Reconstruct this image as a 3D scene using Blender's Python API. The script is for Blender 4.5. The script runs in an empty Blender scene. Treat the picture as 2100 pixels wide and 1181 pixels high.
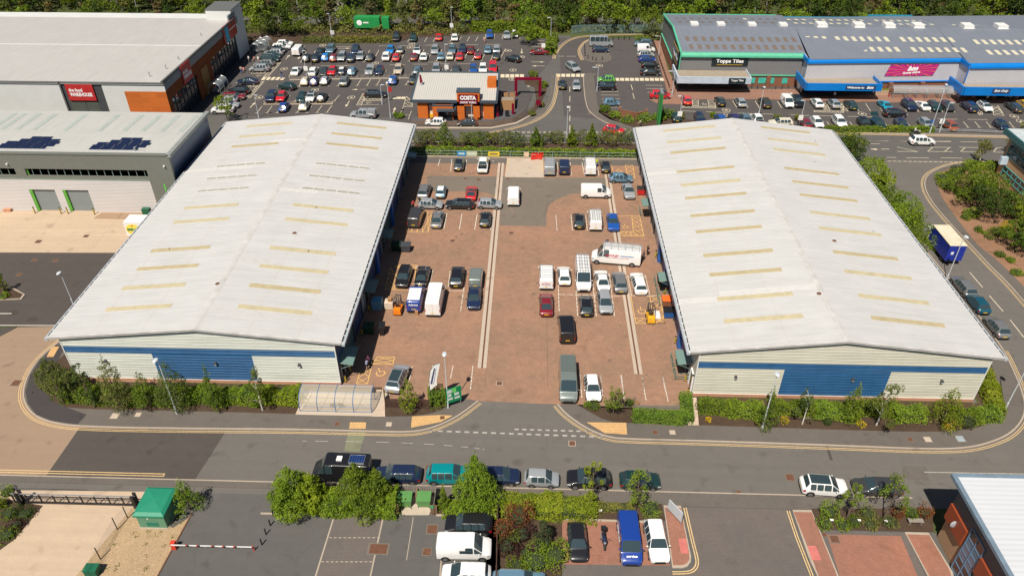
import bpy,bmesh,math,random
from mathutils import Vector,Matrix
R=random.Random(7)
sc=bpy.context.scene
col=sc.collection
#  camera maths (used to survey positions on the ground)
FOC,CAMH=1540.0,60.0
TH=math.atan(1110/FOC);PSI=math.atan(58/math.hypot(1110,FOC))
FW=Vector((-math.sin(PSI)*math.cos(TH),math.cos(PSI)*math.cos(TH),-math.sin(TH)))
RT=Vector((math.cos(PSI),math.sin(PSI),0));UP=RT.cross(FW);CAM=Vector((0,0,CAMH))
def ray(u,v):return FW*FOC+RT*(u-1050)-UP*(v-590.5)
def G(u,v,z=0.0):
 d=ray(u,v);t=(z-CAMH)/d.z;p=CAM+d*t
 return Vector((p.x,p.y,z))
def onY(u,v,y):
 d=ray(u,v);return CAM+d*(y/d.y)
def onX(u,v,x):
 d=ray(u,v);return CAM+d*(x/d.x)
CR=dict(A1=(450,50,.1101),A2=(660,50,.1101),A3=(860,50,.1101),A4=(420,130,.1101),A5=(640,130,.1101),R1=(1300,180,.1101),R2=(1500,180,.1101),C3=(800,0,.254),C4=(1130,0,.254),C5=(1350,0,.2371),C6=(1700,0,.254),Y=(820,220,.254),Z=(700,500,.254),X=(1060,480,.271),F4=(1060,680,.22),B1=(540,900,.2667),B2=(1000,900,.238),B3=(1460,900,.3048),S1=(1880,480,.237),S2=(1880,260,.22),S3=(1650,240,.271),L1=(0,220,.254),L2=(0,500,.3387),L3=(0,880,.2667),L4=(80,660,.2667),F3=(600,680,.238),F5=(1400,660,.3333),K=(830,140,.1101),M=(700,440,.1524),N=(680,560,.2032),O=(1300,300,.22),W=(1840,960,.1872),T=(600,0,.2619),D1=(0,0,.254),D2=(500,0,.2116),P=(0,0,1))
def cp(k,x,y):
 a=CR[k];return a[0]+x*a[2],a[1]+y*a[2]
def cg(k,x,y,z=0.0):return G(*cp(k,x,y),z)
#  materials
MATS={}
def sock(n,*names):
 for a in names:
  if a in n.inputs:return n.inputs[a]
class NT:
 def __init__(s,name):
  s.m=bpy.data.materials.new(name);s.m.use_nodes=True;s.t=s.m.node_tree;s.n=s.t.nodes;s.b=s.n['Principled BSDF']
  s.tc=None
 def add(s,ty,**kw):
  x=s.n.new(ty)
  for k,v in kw.items():setattr(x,k,v)
  return x
 def link(s,a,b):s.t.links.new(a,b)
 def co(s,scale=(1,1,1),rot=0):
  if not s.tc:s.tc=s.add('ShaderNodeTexCoord')
  mp=s.add('ShaderNodeMapping');mp.inputs['Scale'].default_value=scale;mp.inputs['Rotation'].default_value=(0,0,rot)
  s.link(s.tc.outputs['Object'],mp.inputs['Vector']);return mp.outputs['Vector']
 def noise(s,sc_,det=4,vec=None,rough=.55):
  x=s.add('ShaderNodeTexNoise');x.inputs['Scale'].default_value=sc_;x.inputs['Detail'].default_value=det
  x.inputs['Roughness'].default_value=rough
  s.link(vec or s.co(),x.inputs['Vector']);return x.outputs['Fac']
 def ramp(s,fac,stops):
  r=s.add('ShaderNodeValToRGB');e=r.color_ramp.elements
  while len(e)<len(stops):e.new(.5)
  for i,(p,c)in enumerate(stops):
   e[i].position=p;e[i].color=(*c,1)if len(c)==3 else c
  s.link(fac,r.inputs['Fac']);return r.outputs['Color']
 def mix(s,f,a,b,mode='MIX'):
  x=s.add('ShaderNodeMix',data_type='RGBA',blend_type=mode)
  for v,i in((f,0),(a,6),(b,7)):
   if isinstance(v,(int,float)):x.inputs[i].default_value=v
   elif isinstance(v,tuple):x.inputs[i].default_value=(*v,1)
   else:s.link(v,x.inputs[i])
  return x.outputs[2]
 def bump(s,h,st=.3,dist=.02):
  b=s.add('ShaderNodeBump');b.inputs['Strength'].default_value=st;b.inputs['Distance'].default_value=dist
  s.link(h,b.inputs['Height']);s.link(b.outputs['Normal'],s.b.inputs['Normal'])
def sc3(c,k):return tuple(min(1,x*k)for x in c)
def flat(name,c,rough=.6,metal=0.0,var=.12,nscale=1.5,spec=.5,coat=0.0):
 if name in MATS:return MATS[name]
 t=NT(name);f=t.noise(nscale,5)
 t.link(t.ramp(f,[(.3,sc3(c,1-var)),(.7,sc3(c,1+var))]),t.b.inputs['Base Color'])
 t.b.inputs['Roughness'].default_value=rough;t.b.inputs['Metallic'].default_value=metal
 t.b.inputs['Specular IOR Level'].default_value=spec;t.b.inputs['Coat Weight'].default_value=coat
 t.b.inputs['Coat Roughness'].default_value=.06
 MATS[name]=t.m;return t.m
def ground_mat(name,c,grain=.25,patch=.14,gs=18,c2=None,rough=.9,streak=0.0,cracks=0.0):
 t=NT(name)
 big=t.noise(.11,5,rough=.6);mid=t.noise(.9,6,rough=.65);fin=t.noise(gs,3)
 base=t.ramp(big,[(.3,sc3(c,1-patch)),(.7,sc3(c2 or c,1+patch))])
 base=t.mix(.45,base,t.ramp(mid,[(.25,sc3(c,1-patch*1.3)),(.75,sc3(c,1+patch*1.3))]))
 g=t.ramp(fin,[(.3,(1-grain,)*3),(.7,(1+grain*.0,)*3)])
 out=t.mix(1.0,base,g,'MULTIPLY')
 if streak:
  s=t.noise(1.0,4,t.co((.05,1.3,1)))
  out=t.mix(1.0,out,t.ramp(s,[(.35,(1-streak,)*3),(.65,(1,)*3)]),'MULTIPLY')
 spots=t.noise(.6,2,rough=.3)
 out=t.mix(1.0,out,t.ramp(spots,[(.64,(1,1,1)),(.76,(.8,.79,.78))]),'MULTIPLY')
 if cracks:
  vo=t.add('ShaderNodeTexVoronoi',feature='DISTANCE_TO_EDGE');vo.inputs['Scale'].default_value=.13
  wn=t.add('ShaderNodeTexNoise');wn.inputs['Scale'].default_value=.7;wn.inputs['Detail'].default_value=5
  v0=t.co();t.link(v0,wn.inputs['Vector'])
  va=t.add('ShaderNodeVectorMath',operation='MULTIPLY_ADD');t.link(wn.outputs['Color'],va.inputs[0]);va.inputs[1].default_value=(2.2,2.2,0);t.link(v0,va.inputs[2])
  t.link(va.outputs[0],vo.inputs['Vector'])
  out=t.mix(1.0,out,t.ramp(vo.outputs['Distance'],[(.0,(1-cracks,)*3),(.012,(1,1,1))]),'MULTIPLY')
 t.link(out,t.b.inputs['Base Color']);t.b.inputs['Roughness'].default_value=rough
 t.b.inputs['Specular IOR Level'].default_value=.25
 t.bump(fin,.25,.01);MATS[name]=t.m;return t.m
def brick_mat(name,c1,c2,mortar,w=.2,h=.1,patchc=None,ms=.012,rough=.85,patch=.12,vert=False,rot=0):
 t=NT(name);v=t.co((1,1,1),rot)
 if vert:
  sx=t.add('ShaderNodeSeparateXYZ');t.link(v,sx.inputs[0]);cx=t.add('ShaderNodeCombineXYZ')
  ad=t.add('ShaderNodeMath',operation='ADD');t.link(sx.outputs[0],ad.inputs[0]);t.link(sx.outputs[1],ad.inputs[1])
  t.link(ad.outputs[0],cx.inputs[0]);t.link(sx.outputs[2],cx.inputs[1]);v=cx.outputs[0]
 b=t.add('ShaderNodeTexBrick');t.link(v,b.inputs['Vector'])
 b.inputs['Color1'].default_value=(*c1,1);b.inputs['Color2'].default_value=(*c2,1);b.inputs['Mortar'].default_value=(*mortar,1)
 b.inputs['Scale'].default_value=1;b.inputs['Brick Width'].default_value=w;b.inputs['Row Height'].default_value=h
 b.inputs['Mortar Size'].default_value=ms;b.inputs['Mortar Smooth'].default_value=.3
 big=t.noise(.16,5,rough=.65);mid=t.noise(1.1,6,rough=.7)
 pc=patchc or(1+patch,1,1-patch*.5)
 o=t.mix(1,b.outputs['Color'],t.ramp(big,[(.3,(1-patch,)*3),(.68,pc)]),'MULTIPLY')
 o=t.mix(1,o,t.ramp(mid,[(.3,(1-patch,)*3),(.65,(1.0,)*3)]),'MULTIPLY')
 st=t.noise(.5,3,rough=.4);o=t.mix(1,o,t.ramp(st,[(.63,(1,1,1)),(.75,(.82,.8,.79))]),'MULTIPLY')
 t.link(o,t.b.inputs['Base Color']);t.b.inputs['Roughness'].default_value=rough;t.b.inputs['Specular IOR Level'].default_value=.25
 t.bump(b.outputs['Fac'],-.3,.01);MATS[name]=t.m;return t.m
def sheet_mat(name,c,axis=1,pitch=.33,depth=.10,rough=.45,dirt=.08,seam=0.0,metal=0.0,bump=.6):
 """profiled metal sheet: ribs across `axis`, dirt in the ribs"""
 t=NT(name);v=t.co();s=t.add('ShaderNodeSeparateXYZ');t.link(v,s.inputs[0])
 m1=t.add('ShaderNodeMath',operation='DIVIDE');t.link(s.outputs[axis],m1 .inputs[0]);m1 .inputs[1].default_value=pitch
 m2=t.add('ShaderNodeMath',operation='FRACT');t.link(m1 .outputs[0],m2 .inputs[0])
 tri=t.add('ShaderNodeMath',operation='PINGPONG');t.link(m2 .outputs[0],tri.inputs[0]);tri.inputs[1].default_value=.5
 rib=t.ramp(tri.outputs[0],[(.12,(1-depth,)*3),(.24,(1,1,1))])
 d=t.noise(.25,6,rough=.7);d2=t.noise(1.2,4,t.co((1.6,.12,1)if axis==0 else(.12,1.6,1)))
 o=t.mix(1,c,rib,'MULTIPLY')
 o=t.mix(1,o,t.ramp(d,[(.3,(1-dirt,1-dirt,1-dirt*1.1)),(.7,(1,1,1))]),'MULTIPLY')
 o=t.mix(1,o,t.ramp(d2,[(.3,(1-dirt,)*3),(.6,(1,1,1))]),'MULTIPLY')
 t.link(o,t.b.inputs['Base Color']);t.b.inputs['Roughness'].default_value=rough;t.b.inputs['Metallic'].default_value=metal
 if bump:t.bump(tri.outputs[0],bump,.03)
 MATS[name]=t.m;return t.m
def leaf_mat(name,a,b,c,rnd=.35,ns=.7):
 t=NT(name);g=t.add('ShaderNodeNewGeometry');n=t.noise(ns,4,rough=.6)
 o=t.ramp(n,[(.28,a),(.5,b),(.72,c)])
 r=t.ramp(g.outputs['Random Per Island'],[(0,(1-rnd,)*3),(1,(1+rnd*.8,)*3)])
 oi=t.add('ShaderNodeObjectInfo');r2=t.ramp(oi.outputs['Random'],[(0,(.8,.86,.9)),(.5,(1,1,1)),(1,(1.22,1.08,.8))])
 o=t.mix(1,t.mix(1,o,r,'MULTIPLY'),r2,'MULTIPLY')
 t.link(o,t.b.inputs['Base Color']);t.b.inputs['Roughness'].default_value=.55;t.b.inputs['Specular IOR Level'].default_value=.3
 tr=t.add('ShaderNodeBsdfTranslucent');t.link(o,tr.inputs['Color']);ms=t.add('ShaderNodeMixShader');ms.inputs[0].default_value=.28
 t.link(t.b.outputs[0],ms.inputs[1]);t.link(tr.outputs[0],ms.inputs[2])
 t.link(ms.outputs[0],t.n['Material Output'].inputs['Surface']);MATS[name]=t.m;return t.m
def glass_mat(name,c,rough=.05,alpha=1.0):
 if name in MATS:return MATS[name]
 t=NT(name);t.b.inputs['Base Color'].default_value=(*c,1);t.b.inputs['Roughness'].default_value=rough
 t.b.inputs['Specular IOR Level'].default_value=.7;t.b.inputs['Coat Weight'].default_value=.5;t.b.inputs['Alpha'].default_value=alpha
 MATS[name]=t.m;return t.m
 #  mesh builder
class MB:
 def __init__(s):s.v=[];s.f=[];s.mi=[];s.cur=0;s.sm=False
 def quad(s,*p):
  i=len(s.v);s.v+=[Vector(q)for q in p];s.f.append(tuple(range(i,i+len(p))));s.mi.append(s.cur);return s
 def poly(s,pts,z=None):
  pts=[Vector((p[0],p[1],z if z is not None else p[2]))for p in pts]
  ar=sum(pts[i].x*pts[(i+1)%len(pts)].y-pts[(i+1)%len(pts)].x*pts[i].y for i in range(len(pts)))
  if ar<0:pts=pts[::-1]
  return s.quad(*pts)
 def hexa(s,P):
  i=len(s.v);s.v+=[Vector(q)for q in P]
  for a in((3,2,1,0),(4,5,6,7),(0,1,5,4),(1,2,6,5),(2,3,7,6),(3,0,4,7)):
   s.f.append(tuple(i+k for k in a));s.mi.append(s.cur)
  return s
 def box(s,x0,x1,y0,y1,z0,z1):
  x0,x1=sorted((x0,x1));y0,y1=sorted((y0,y1));z0,z1=sorted((z0,z1))
  return s.hexa([(x0,y0,z0),(x1,y0,z0),(x1,y1,z0),(x0,y1,z0),(x0,y0,z1),(x1,y0,z1),(x1,y1,z1),(x0,y1,z1)])
 def prism(s,pts,z0,z1,caps=True):
  pts=[Vector((p[0],p[1],0))for p in pts]
  ar=sum(pts[i].x*pts[(i+1)%len(pts)].y-pts[(i+1)%len(pts)].x*pts[i].y for i in range(len(pts)))
  if ar<0:pts=pts[::-1]
  n=len(pts);i=len(s.v)
  s.v+=[Vector((p.x,p.y,z0))for p in pts]+[Vector((p.x,p.y,z1))for p in pts]
  for k in range(n):
   s.f.append((i+k,i+(k+1)%n,i+n+(k+1)%n,i+n+k));s.mi.append(s.cur)
  if caps:
   s.f.append(tuple(range(i+n,i+2*n)));s.mi.append(s.cur);s.f.append(tuple(range(i+n-1,i-1,-1)));s.mi.append(s.cur)
  return s
 def tube(s,pts,r,n=8,r2=None,cap=True):
  pts=[Vector(p)for p in pts];m=len(pts);i0=len(s.v)
  for k,p in enumerate(pts):
   d=(pts[min(k+1,m-1)]-pts[max(k-1,0)]).normalized()
   a=d.orthogonal().normalized()if abs(d.z)<.9 else Vector((1,0,0));a=(a-d*a.dot(d)).normalized();b=d.cross(a)
   rr=r if r2 is None else r+(r2-r)*k/max(1,m-1)
   for j in range(n):
    t=2*math.pi*j/n;s.v.append(p+a*(math.cos(t)*rr)+b*(math.sin(t)*rr))
  for k in range(m-1):
   for j in range(n):
    s.f.append((i0+k*n+j,i0+k*n+(j+1)%n,i0+(k+1)*n+(j+1)%n,i0+(k+1)*n+j));s.mi.append(s.cur)
  if cap:
   s.f.append(tuple(i0+j for j in range(n-1,-1,-1)));s.mi.append(s.cur)
   s.f.append(tuple(i0+(m-1)*n+j for j in range(n)));s.mi.append(s.cur)
  return s
 def line(s,a,b,w,z=None,h=None):
  """flat strip from a to b"""
  a=Vector(a);b=Vector(b)
  if z is not None:a.z=b.z=z
  d=(b-a);d.z=0;d.normalize();n=Vector((-d.y,d.x,0))*w/2
  return s.quad(a-n,b-n,b+n,a+n)
 def strip(s,pts,w,z,off=0.0,closed=False):
  pts=[Vector((p[0],p[1],z))for p in pts];m=len(pts);L=[];Rr=[]
  for k in range(m):
   a=pts[k-1]if(k>0 or closed)else pts[k];b=pts[(k+1)%m]if(k<m-1 or closed)else pts[k]
   d=(b-a);d.normalize();n=Vector((-d.y,d.x,0));L.append(pts[k]+n*(off+w/2));Rr.append(pts[k]+n*(off-w/2))
  for k in range(m-(0 if closed else 1)):
   j=(k+1)%m;s.quad(Rr[k],Rr[j],L[j],L[k])
  return s
 def ball(s,c,rx,ry,rz,n=8,m=5):
  c=Vector(c);i0=len(s.v)
  for a in range(m+1):
   ph=math.pi*a/m
   for b in range(n):
    t=2*math.pi*b/n;s.v.append(c+Vector((rx*math.sin(ph)*math.cos(t),ry*math.sin(ph)*math.sin(t),rz*math.cos(ph))))
  for a in range(m):
   for b in range(n):
    s.f.append((i0+a*n+b,i0+(a+1)*n+b,i0+(a+1)*n+(b+1)%n,i0+a*n+(b+1)%n));s.mi.append(s.cur)
  return s
 def mesh(s,name,mats,smooth=False):
  me=bpy.data.meshes.new(name);me.from_pydata([tuple(q)for q in s.v],[],s.f)
  for m in(mats if isinstance(mats,(list,tuple))else[mats]):me.materials.append(m)
  me.polygons.foreach_set('material_index',s.mi)
  if smooth:me.polygons.foreach_set('use_smooth',[True]*len(s.f))
  me.update();return me
 def build(s,name,mats,parent=None,smooth=False):
  if parent is not None:
   l=parent.location if parent.parent is None else parent.parent.location+parent.location
   s.v=[q-l for q in s.v]
  o=bpy.data.objects.new(name,s.mesh(name,mats,smooth));col.objects.link(o)
  if parent is not None:o.parent=parent
  return o
def tag(o,label=None,cat=None,group=None,kind=None):
 if label:o['label']=label
 if cat:o['category']=cat
 if group:o['group']=group
 if kind:o['kind']=kind
 return o
def thing(name,label,cat,loc=(0,0,0),rz=0,group=None):
 o=bpy.data.objects.new(name,None);o.empty_display_size=.3;col.objects.link(o);o.location=loc;o.rotation_euler.z=rz
 return tag(o,label,cat,group)
def struct(name,mb,mat,smooth=False):return tag(mb.build(name,mat,None,smooth),kind='structure')
def copy_tree(o,parent=None):
 c=o.copy();col.objects.link(c)
 if parent is not None:c.parent=parent
 for ch in list(o.children):copy_tree(ch,c)
 return c
TXT={}
def text_mesh(body,size=1.0,bold=.0,shear=0.0,ext=.01,align='CENTER',spacing=1.0):
 k=(body,size,bold,shear,ext,align,spacing)
 if k in TXT:return TXT[k]
 c=bpy.data.curves.new('lettering','FONT');c.body=body;c.size=size;c.offset=bold;c.shear=shear;c.extrude=ext
 c.align_x=align;c.align_y='CENTER';c.space_character=spacing;c.resolution_u=3
 o=bpy.data.objects.new('lettering',c);col.objects.link(o)
 dg=bpy.context.evaluated_depsgraph_get();me=bpy.data.meshes.new_from_object(o.evaluated_get(dg))
 bpy.data.objects.remove(o);TXT[k]=me;return me
def text(body,parent,origin,xdir,ydir,size,mat,bold=.0,shear=0.0,name='lettering',width=None,spacing=1.0):
 """lettering as a real thin mesh: origin = centre, xdir reading direction, ydir letter-up (world space)"""
 me=text_mesh(body,1.0,bold,shear,.01,'CENTER',spacing).copy();me.materials.clear();me.materials.append(mat)
 xd=Vector(xdir).normalized();yd=Vector(ydir).normalized();zd=xd.cross(yd)
 xs=[v.co.x for v in me.vertices];w=(max(xs)-min(xs))or 1;mx=(max(xs)+min(xs))/2
 ys=[v.co.y for v in me.vertices];my=(max(ys)+min(ys))/2
 sx=size if width is None else width/w
 l=parent.location if parent is not None else Vector((0,0,0))
 if parent is not None and parent.parent is not None:l=l+parent.parent.location
 root=parent if(parent is None or parent.parent is None)else parent.parent
 m=Matrix.Rotation(-root.rotation_euler.z,3,'Z')if root is not None else Matrix.Identity(3)
 for v in me.vertices:
  c=v.co;v.co=m@(Vector(origin)+xd*((c.x-mx)*sx)+yd*((c.y-my)*size)+zd*(c.z*.6)-l)
 o=bpy.data.objects.new(name,me);col.objects.link(o)
 if parent is not None:o.parent=parent
 return o
 #  world, light, camera
w=bpy.data.worlds.new("World");sc.world=w;w.use_nodes=True
nt=w.node_tree;bg=nt.nodes['Background'];sky=nt.nodes.new('ShaderNodeTexSky');sky.sky_type='NISHITA';sky.sun_disc=False
EL=math.radians(57);SR=math.radians(201.5);sky.sun_elevation=EL;sky.sun_rotation=SR;sky.altitude=60;sky.air_density=1.0;sky.dust_density=.6
nt.links.new(sky.outputs[0],bg.inputs[0]);bg.inputs[1].default_value=.048
sl=bpy.data.lights.new('sun','SUN');sl.energy=5.0;sl.angle=math.radians(.53);sl.color=(1,.92,.80)
so=bpy.data.objects.new('sun',sl);col.objects.link(so)
dv=Vector((-math.sin(SR)*math.cos(EL),-math.cos(SR)*math.cos(EL),-math.sin(EL)))
so.rotation_euler=dv.to_track_quat('-Z','Y').to_euler();so.location=(0,0,120)
cam=bpy.data.cameras.new('camera');co=bpy.data.objects.new('camera',cam);col.objects.link(co);sc.camera=co
cam.sensor_width=36;cam.lens=FOC/2100*36;cam.clip_end=3000;co.location=CAM
co.matrix_world=Matrix(((RT.x,UP.x,-FW.x,0),(RT.y,UP.y,-FW.y,0),(RT.z,UP.z,-FW.z,CAMH),(0,0,0,1)))
sc.view_settings.view_transform='Standard';sc.view_settings.look='None';sc.view_settings.exposure=.26;sc.view_settings.gamma=1
#  shared materials
m_soil=ground_mat('soil',(.085,.055,.036),.4,.3,9)
m_grass=ground_mat('grass_ground',(.07,.095,.025),.4,.3,9,(.1,.105,.035))
m_asph=ground_mat('asphalt_worn',(.155,.143,.129),.22,.08,22,streak=.06,cracks=.07)
m_asph_dark=ground_mat('asphalt_dark',(.092,.08,.072),.28,.1,22,streak=.05)
m_asph_lot=ground_mat('asphalt_car_park',(.096,.087,.085),.25,.1,16,streak=.05,cracks=.06)
m_asph_mid=ground_mat('asphalt_mid',(.124,.119,.113),.28,.1,20,streak=.05,cracks=.06)
m_asph_patch=ground_mat('asphalt_yard',(.19,.16,.13),.25,.1,20,cracks=.15)
m_foot=ground_mat('footway_asphalt',(.145,.128,.113),.3,.12,20,cracks=.1)
m_footd=ground_mat('footway_dark',(.065,.058,.058),.3,.12,20)
m_tan=ground_mat('tan_surfacing',(.33,.235,.165),.25,.07,20,streak=.05)
m_conc=ground_mat('concrete_yard',(.52,.40,.29),.12,.09,14,streak=.08)
m_conc2=ground_mat('concrete_pale',(.48,.40,.32),.12,.1,14)
m_kerb=ground_mat('kerb_concrete',(.42,.35,.28),.15,.12,12)
m_gravel=ground_mat('gravel',(.52,.37,.22),.55,.12,14)
m_brickpav=brick_mat('brick_paving',(.39,.24,.152),(.32,.207,.138),(.22,.155,.12),.3,.15,(1.12,.98,.95),.022,patch=.19)
m_brickred=brick_mat('red_block_paving',(.37,.175,.125),(.31,.15,.108),(.2,.12,.09),.3,.15,None,.02,patch=.12,rot=.78)
m_blockgrey=brick_mat('grey_block_paving',(.17,.157,.147),(.15,.138,.13),(.115,.105,.10),.2,.1,None,.03,patch=.1,rot=.78)
m_bricktan=brick_mat('footway_brick',(.33,.19,.14),(.27,.155,.115),(.2,.13,.1),.3,.15,None,.02,patch=.12)
m_flag=brick_mat('flagstones',(.55,.45,.36),(.5,.41,.33),(.36,.28,.2),.6,.6,None,.02,patch=.08)
m_tact=brick_mat('tactile_paving',(.62,.40,.18),(.55,.36,.17),(.4,.26,.12),.4,.4,None,.02,patch=.08)
def paint_mat(name,c,wear=.5):
 t=NT(name);n=t.noise(5,5,rough=.75);n2=t.noise(.5,3)
 o=t.ramp(n,[(.36,sc3(c,wear)),(.52,c)]);t.link(o,t.b.inputs['Base Color']);t.b.inputs['Roughness'].default_value=.8
 MATS[name]=t.m;return t.m
m_white=paint_mat('road_paint_white',(.72,.68,.6),.55)
m_whiteold=paint_mat('road_paint_faded',(.42,.39,.35),.5)
m_cream=paint_mat('road_paint_cream',(.66,.58,.42),.6)
m_yel=paint_mat('road_paint_yellow',(.66,.46,.22),.62)
m_yelold=paint_mat('road_paint_old_yellow',(.68,.42,.14),.7)
m_rust=flat('rusty_iron',(.13,.055,.03),.8,0,.3,6)
m_galv=flat('galvanised_steel',(.45,.47,.49),.35,.6,.1,3)
m_pole=flat('lamp_post_paint',(.62,.66,.70),.4,.2,.06)
m_black=flat('black_paint',(.018,.018,.02),.45)
m_dkgrey=flat('dark_grey_metal',(.06,.065,.07),.5)
m_bark=flat('bark',(.12,.085,.06),.9,0,.35,8)
m_birch=flat('birch_bark',(.55,.52,.46),.8,0,.35,9)
m_wood=flat('timber',(.2,.12,.07),.85,0,.3,5)
m_woodg=flat('weathered_timber',(.24,.21,.18),.9,0,.25,6)
m_wdark=flat('stained_timber',(.065,.032,.022),.8,0,.3,6)
m_tyre=flat('tyre_rubber',(.015,.015,.016),.8)
m_red=flat('red_plastic',(.6,.035,.02),.4)
m_whitep=flat('white_plastic',(.75,.75,.73),.4)
m_letw=flat('white_lettering',(.85,.85,.85),.5,0,0)
m_skin=flat('skin',(.45,.27,.19),.6)
#  ground
def Gs(k,pts,z=0):return[cg(k,x,y,z)for x,y in pts]
def sheet(name,pts,z,mat):return struct(name,MB().poly(pts,z),mat)
gm=MB()
for i in range(14):
 for j in range(14):
  x0,y0=-560+i*80,-160+j*80;gm.quad((x0,y0,-.03),(x0+80,y0,-.03),(x0+80,y0+80,-.03),(x0,y0+80,-.03))
struct('ground',gm,m_grass)
def rect(x0,x1,y0,y1):return[(x0,y0),(x1,y0),(x1,y1),(x0,y1)]
def pg(pts,z=0):return[G(u,v,z)for u,v in pts]
sheet('road',rect(-90,110,47.6,62.5),0.0,m_asph)
sheet('road',rect(50.0,110,62.5,140),0.0,m_asph)
sheet('road',rect(-100,110,124.6,140.5),0.004,m_asph_mid)
sheet('road',pg([(36,671),(200,667),(330,740),(300,900),(163,877),(95,974),(-260,968),(-260,900),(0,690)]),.004,m_tan)
sheet('road',pg([(163,877),(463,884),(398,986),(95,974)]),.0065,m_asph_dark)
sheet('road',pg([(-300,690),(34,671),(0,690),(-300,900)]),.008,m_asph_dark)
sheet('car_park',[G(-300,517),G(420,519),G(420,668),G(-300,672)],.008,m_asph_dark)
sheet('loading_yard',[G(-420,425),G(480,425),G(480,519),G(-420,517)],.004,m_conc)
mb=MB()
for u in(65,190):mb.line(G(u-8,517),G(u+62,436),.05,.008)
mb.line(G(-300,483),G(300,486),.12,.008)
struct('concrete_joint',mb,m_kerb)
mb=MB().poly([cg('L1',750,900),cg('L1',820,850),cg('L1',1300,855),cg('L1',1300,912)],.008);struct('gravel_strip',mb,flat('brown_gravel',(.3,.2,.13),.9,0,.2,12))
sheet('car_park',[(-78,140.6),(-28,140.6),(-27,137.6),(-6,137.2),(-1.2,140),(-1,158)]+[G(*q)for q in((1140,112),(1120,82),(1075,75),(1072,69),(985,71),(845,78),(810,89),(500,93))],.008,m_asph_lot)
sheet('road',[(-1.6,138),(9,138),(9,194),(-1.6,194)],.006,m_asph_mid)
sheet('road',[(-1.6,137.9),(20,137.9),(20,143.5),(-1.6,143.5)],.0068,m_asph_mid)
sheet('car_park',[(6,142),(30,138.8),(72,136.4),(130,139),(130,165),(30,165),(30,192),(6,192)],.008,m_asph_lot)
sheet('courtyard',[(-21.9,60.8),G(978,822),G(1145,829),(18.7,60.8),(18.7,122.9),(-21.9,122.9)],.008,m_brickpav)
sheet('courtyard_repair',[cg('Y',x,y)for x,y in[(230,555),(850,560),(1160,570),(1640,570),(1700,585),(1720,695),(1550,690),(1380,700),(1270,745),(1205,790),(1185,850),(1180,962),(805,955),(815,720),(760,715),(700,690),(620,680),(205,680)]],.014,m_asph_patch)
sheet('footway_strip',[(-21.9,120.6),(18.7,120.6),(18.7,123.0),(-21.9,123.0)],.013,m_foot)
sheet('loading_pad',Gs('Y',[(847,566),(1162,568),(1158,400),(868,398)]),.018,m_conc2)
mb=MB()
for x0,x1,y0,y1 in((-6.15,-5.72,66.8,121),(-5.52,-5.1,66.8,121),(12.42,12.8,66.3,118),(13.0,13.4,66.3,118)):mb.poly(rect(x0,x1,y0,y1),.02)
struct('drain_channel_edging',mb,m_conc2)
mb=MB();mb.poly(rect(-5.72,-5.52,66.8,121),.016);mb.poly(rect(12.8,13.0,66.3,118),.016);struct('drain_channel',mb,m_rust)
def smooth(p,n=2):
 p=[Vector((q[0],q[1],0))for q in p]
 for _ in range(n):
  q=[p[0]]
  for a,b in zip(p,p[1:]):q+=[a*.75+b*.25,a*.25+b*.75]
  q.append(p[-1]);p=q
 return p
def pts2(s):return[tuple(float(c)for c in q.split(','))for q in s.split()]
LK=smooth([G(*q)for q in pts2('150,680 113,707 78,737 56,771 46,805 51,829 68,852 102,867 163,876 400,880 600,881 783,886 838,887 874,882 909,870 945,851 981,823')])
LI=smooth([G(*q)for q in pts2('160,706 118,740 90,771 91,798 105,825 135,839 339,843 600,849 764,855 838,855 886,849 917,835 940,816')])
RK=smooth([G(*q)for q in pts2('1143,830 1157,847 1183,867 1214,885 1247,897 1280,901 1400,904 1500,907 1733,915 1900,922 1983,920 2033,908 2073,890 2097,863 2104,833 2093,793 2077,757 2058,717 1995,631 1927,549 1880,490')])
RI=smooth([G(*q)for q in pts2('1183,830 1214,849 1247,865 1280,868 1500,875 1900,888 1993,882 2033,867 2055,847 2058,830 2043,777 2030,740 2015,720 1960,640 1890,545 1860,500')])
EK=smooth([G(*q)for q in pts2('2300,333 2060,332 1986,333 1942,339 1906,355 1895,370 1896,388 1909,414 1946,458 2003,517 2032,549 2060,575 2100,620 2260,810')])
EI=smooth([G(*q)for q in pts2('2300,345 2060,341 1960,343 1932,352 1920,366 1922,383 1933,410 1957,443 2003,504 2043,532 2100,589 2290,790')])
def footway(K,I,mat):
 K=[Vector(k)for k in K];I=[Vector(k)for k in I]
 struct('pavement',MB().prism(K+I[::-1],-.02,.1),mat)
 kb=MB()
 for a,b in zip(K,K[1:]):
  d=(b-a).normalized();n=Vector((-d.y,d.x,0))
  c=(sum(I,Vector())/len(I));s=1 if min((a+n*.3-i).length for i in I)<min((a-n*.3-i).length for i in I)else-1
  n*=s;P=[a+n*-.04,b+n*-.04,b+n*.12,a+n*.12]
  if s<0:P=P[::-1]
  kb.hexa([Vector((p.x,p.y,-.02))for p in P]+[Vector((p.x,p.y,.115))for p in P])
 struct('kerb',kb,m_kerb)
footway(LK,LI,m_foot);footway(RK,RI,m_foot);footway(EK,EI,m_foot)
struct('pavement',MB().prism([G(*q)for q in pts2('117,708 84,738 62,771 53,804 58,828 74,850 104,863 160,871 178,851 140,837 108,823 93,798 92,772 119,741 134,712')],0,.106),m_footd)
def dyl(P,side,mat=m_yel,z=.012):
 mb=MB()
 for o in(.28,.48):mb.strip(P,.075,z,side*o)
 return struct('road_marking',mb,mat)
dyl(LK,-1);dyl([p for p in RK[:-14]],-1);dyl(EK,-1)
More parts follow.
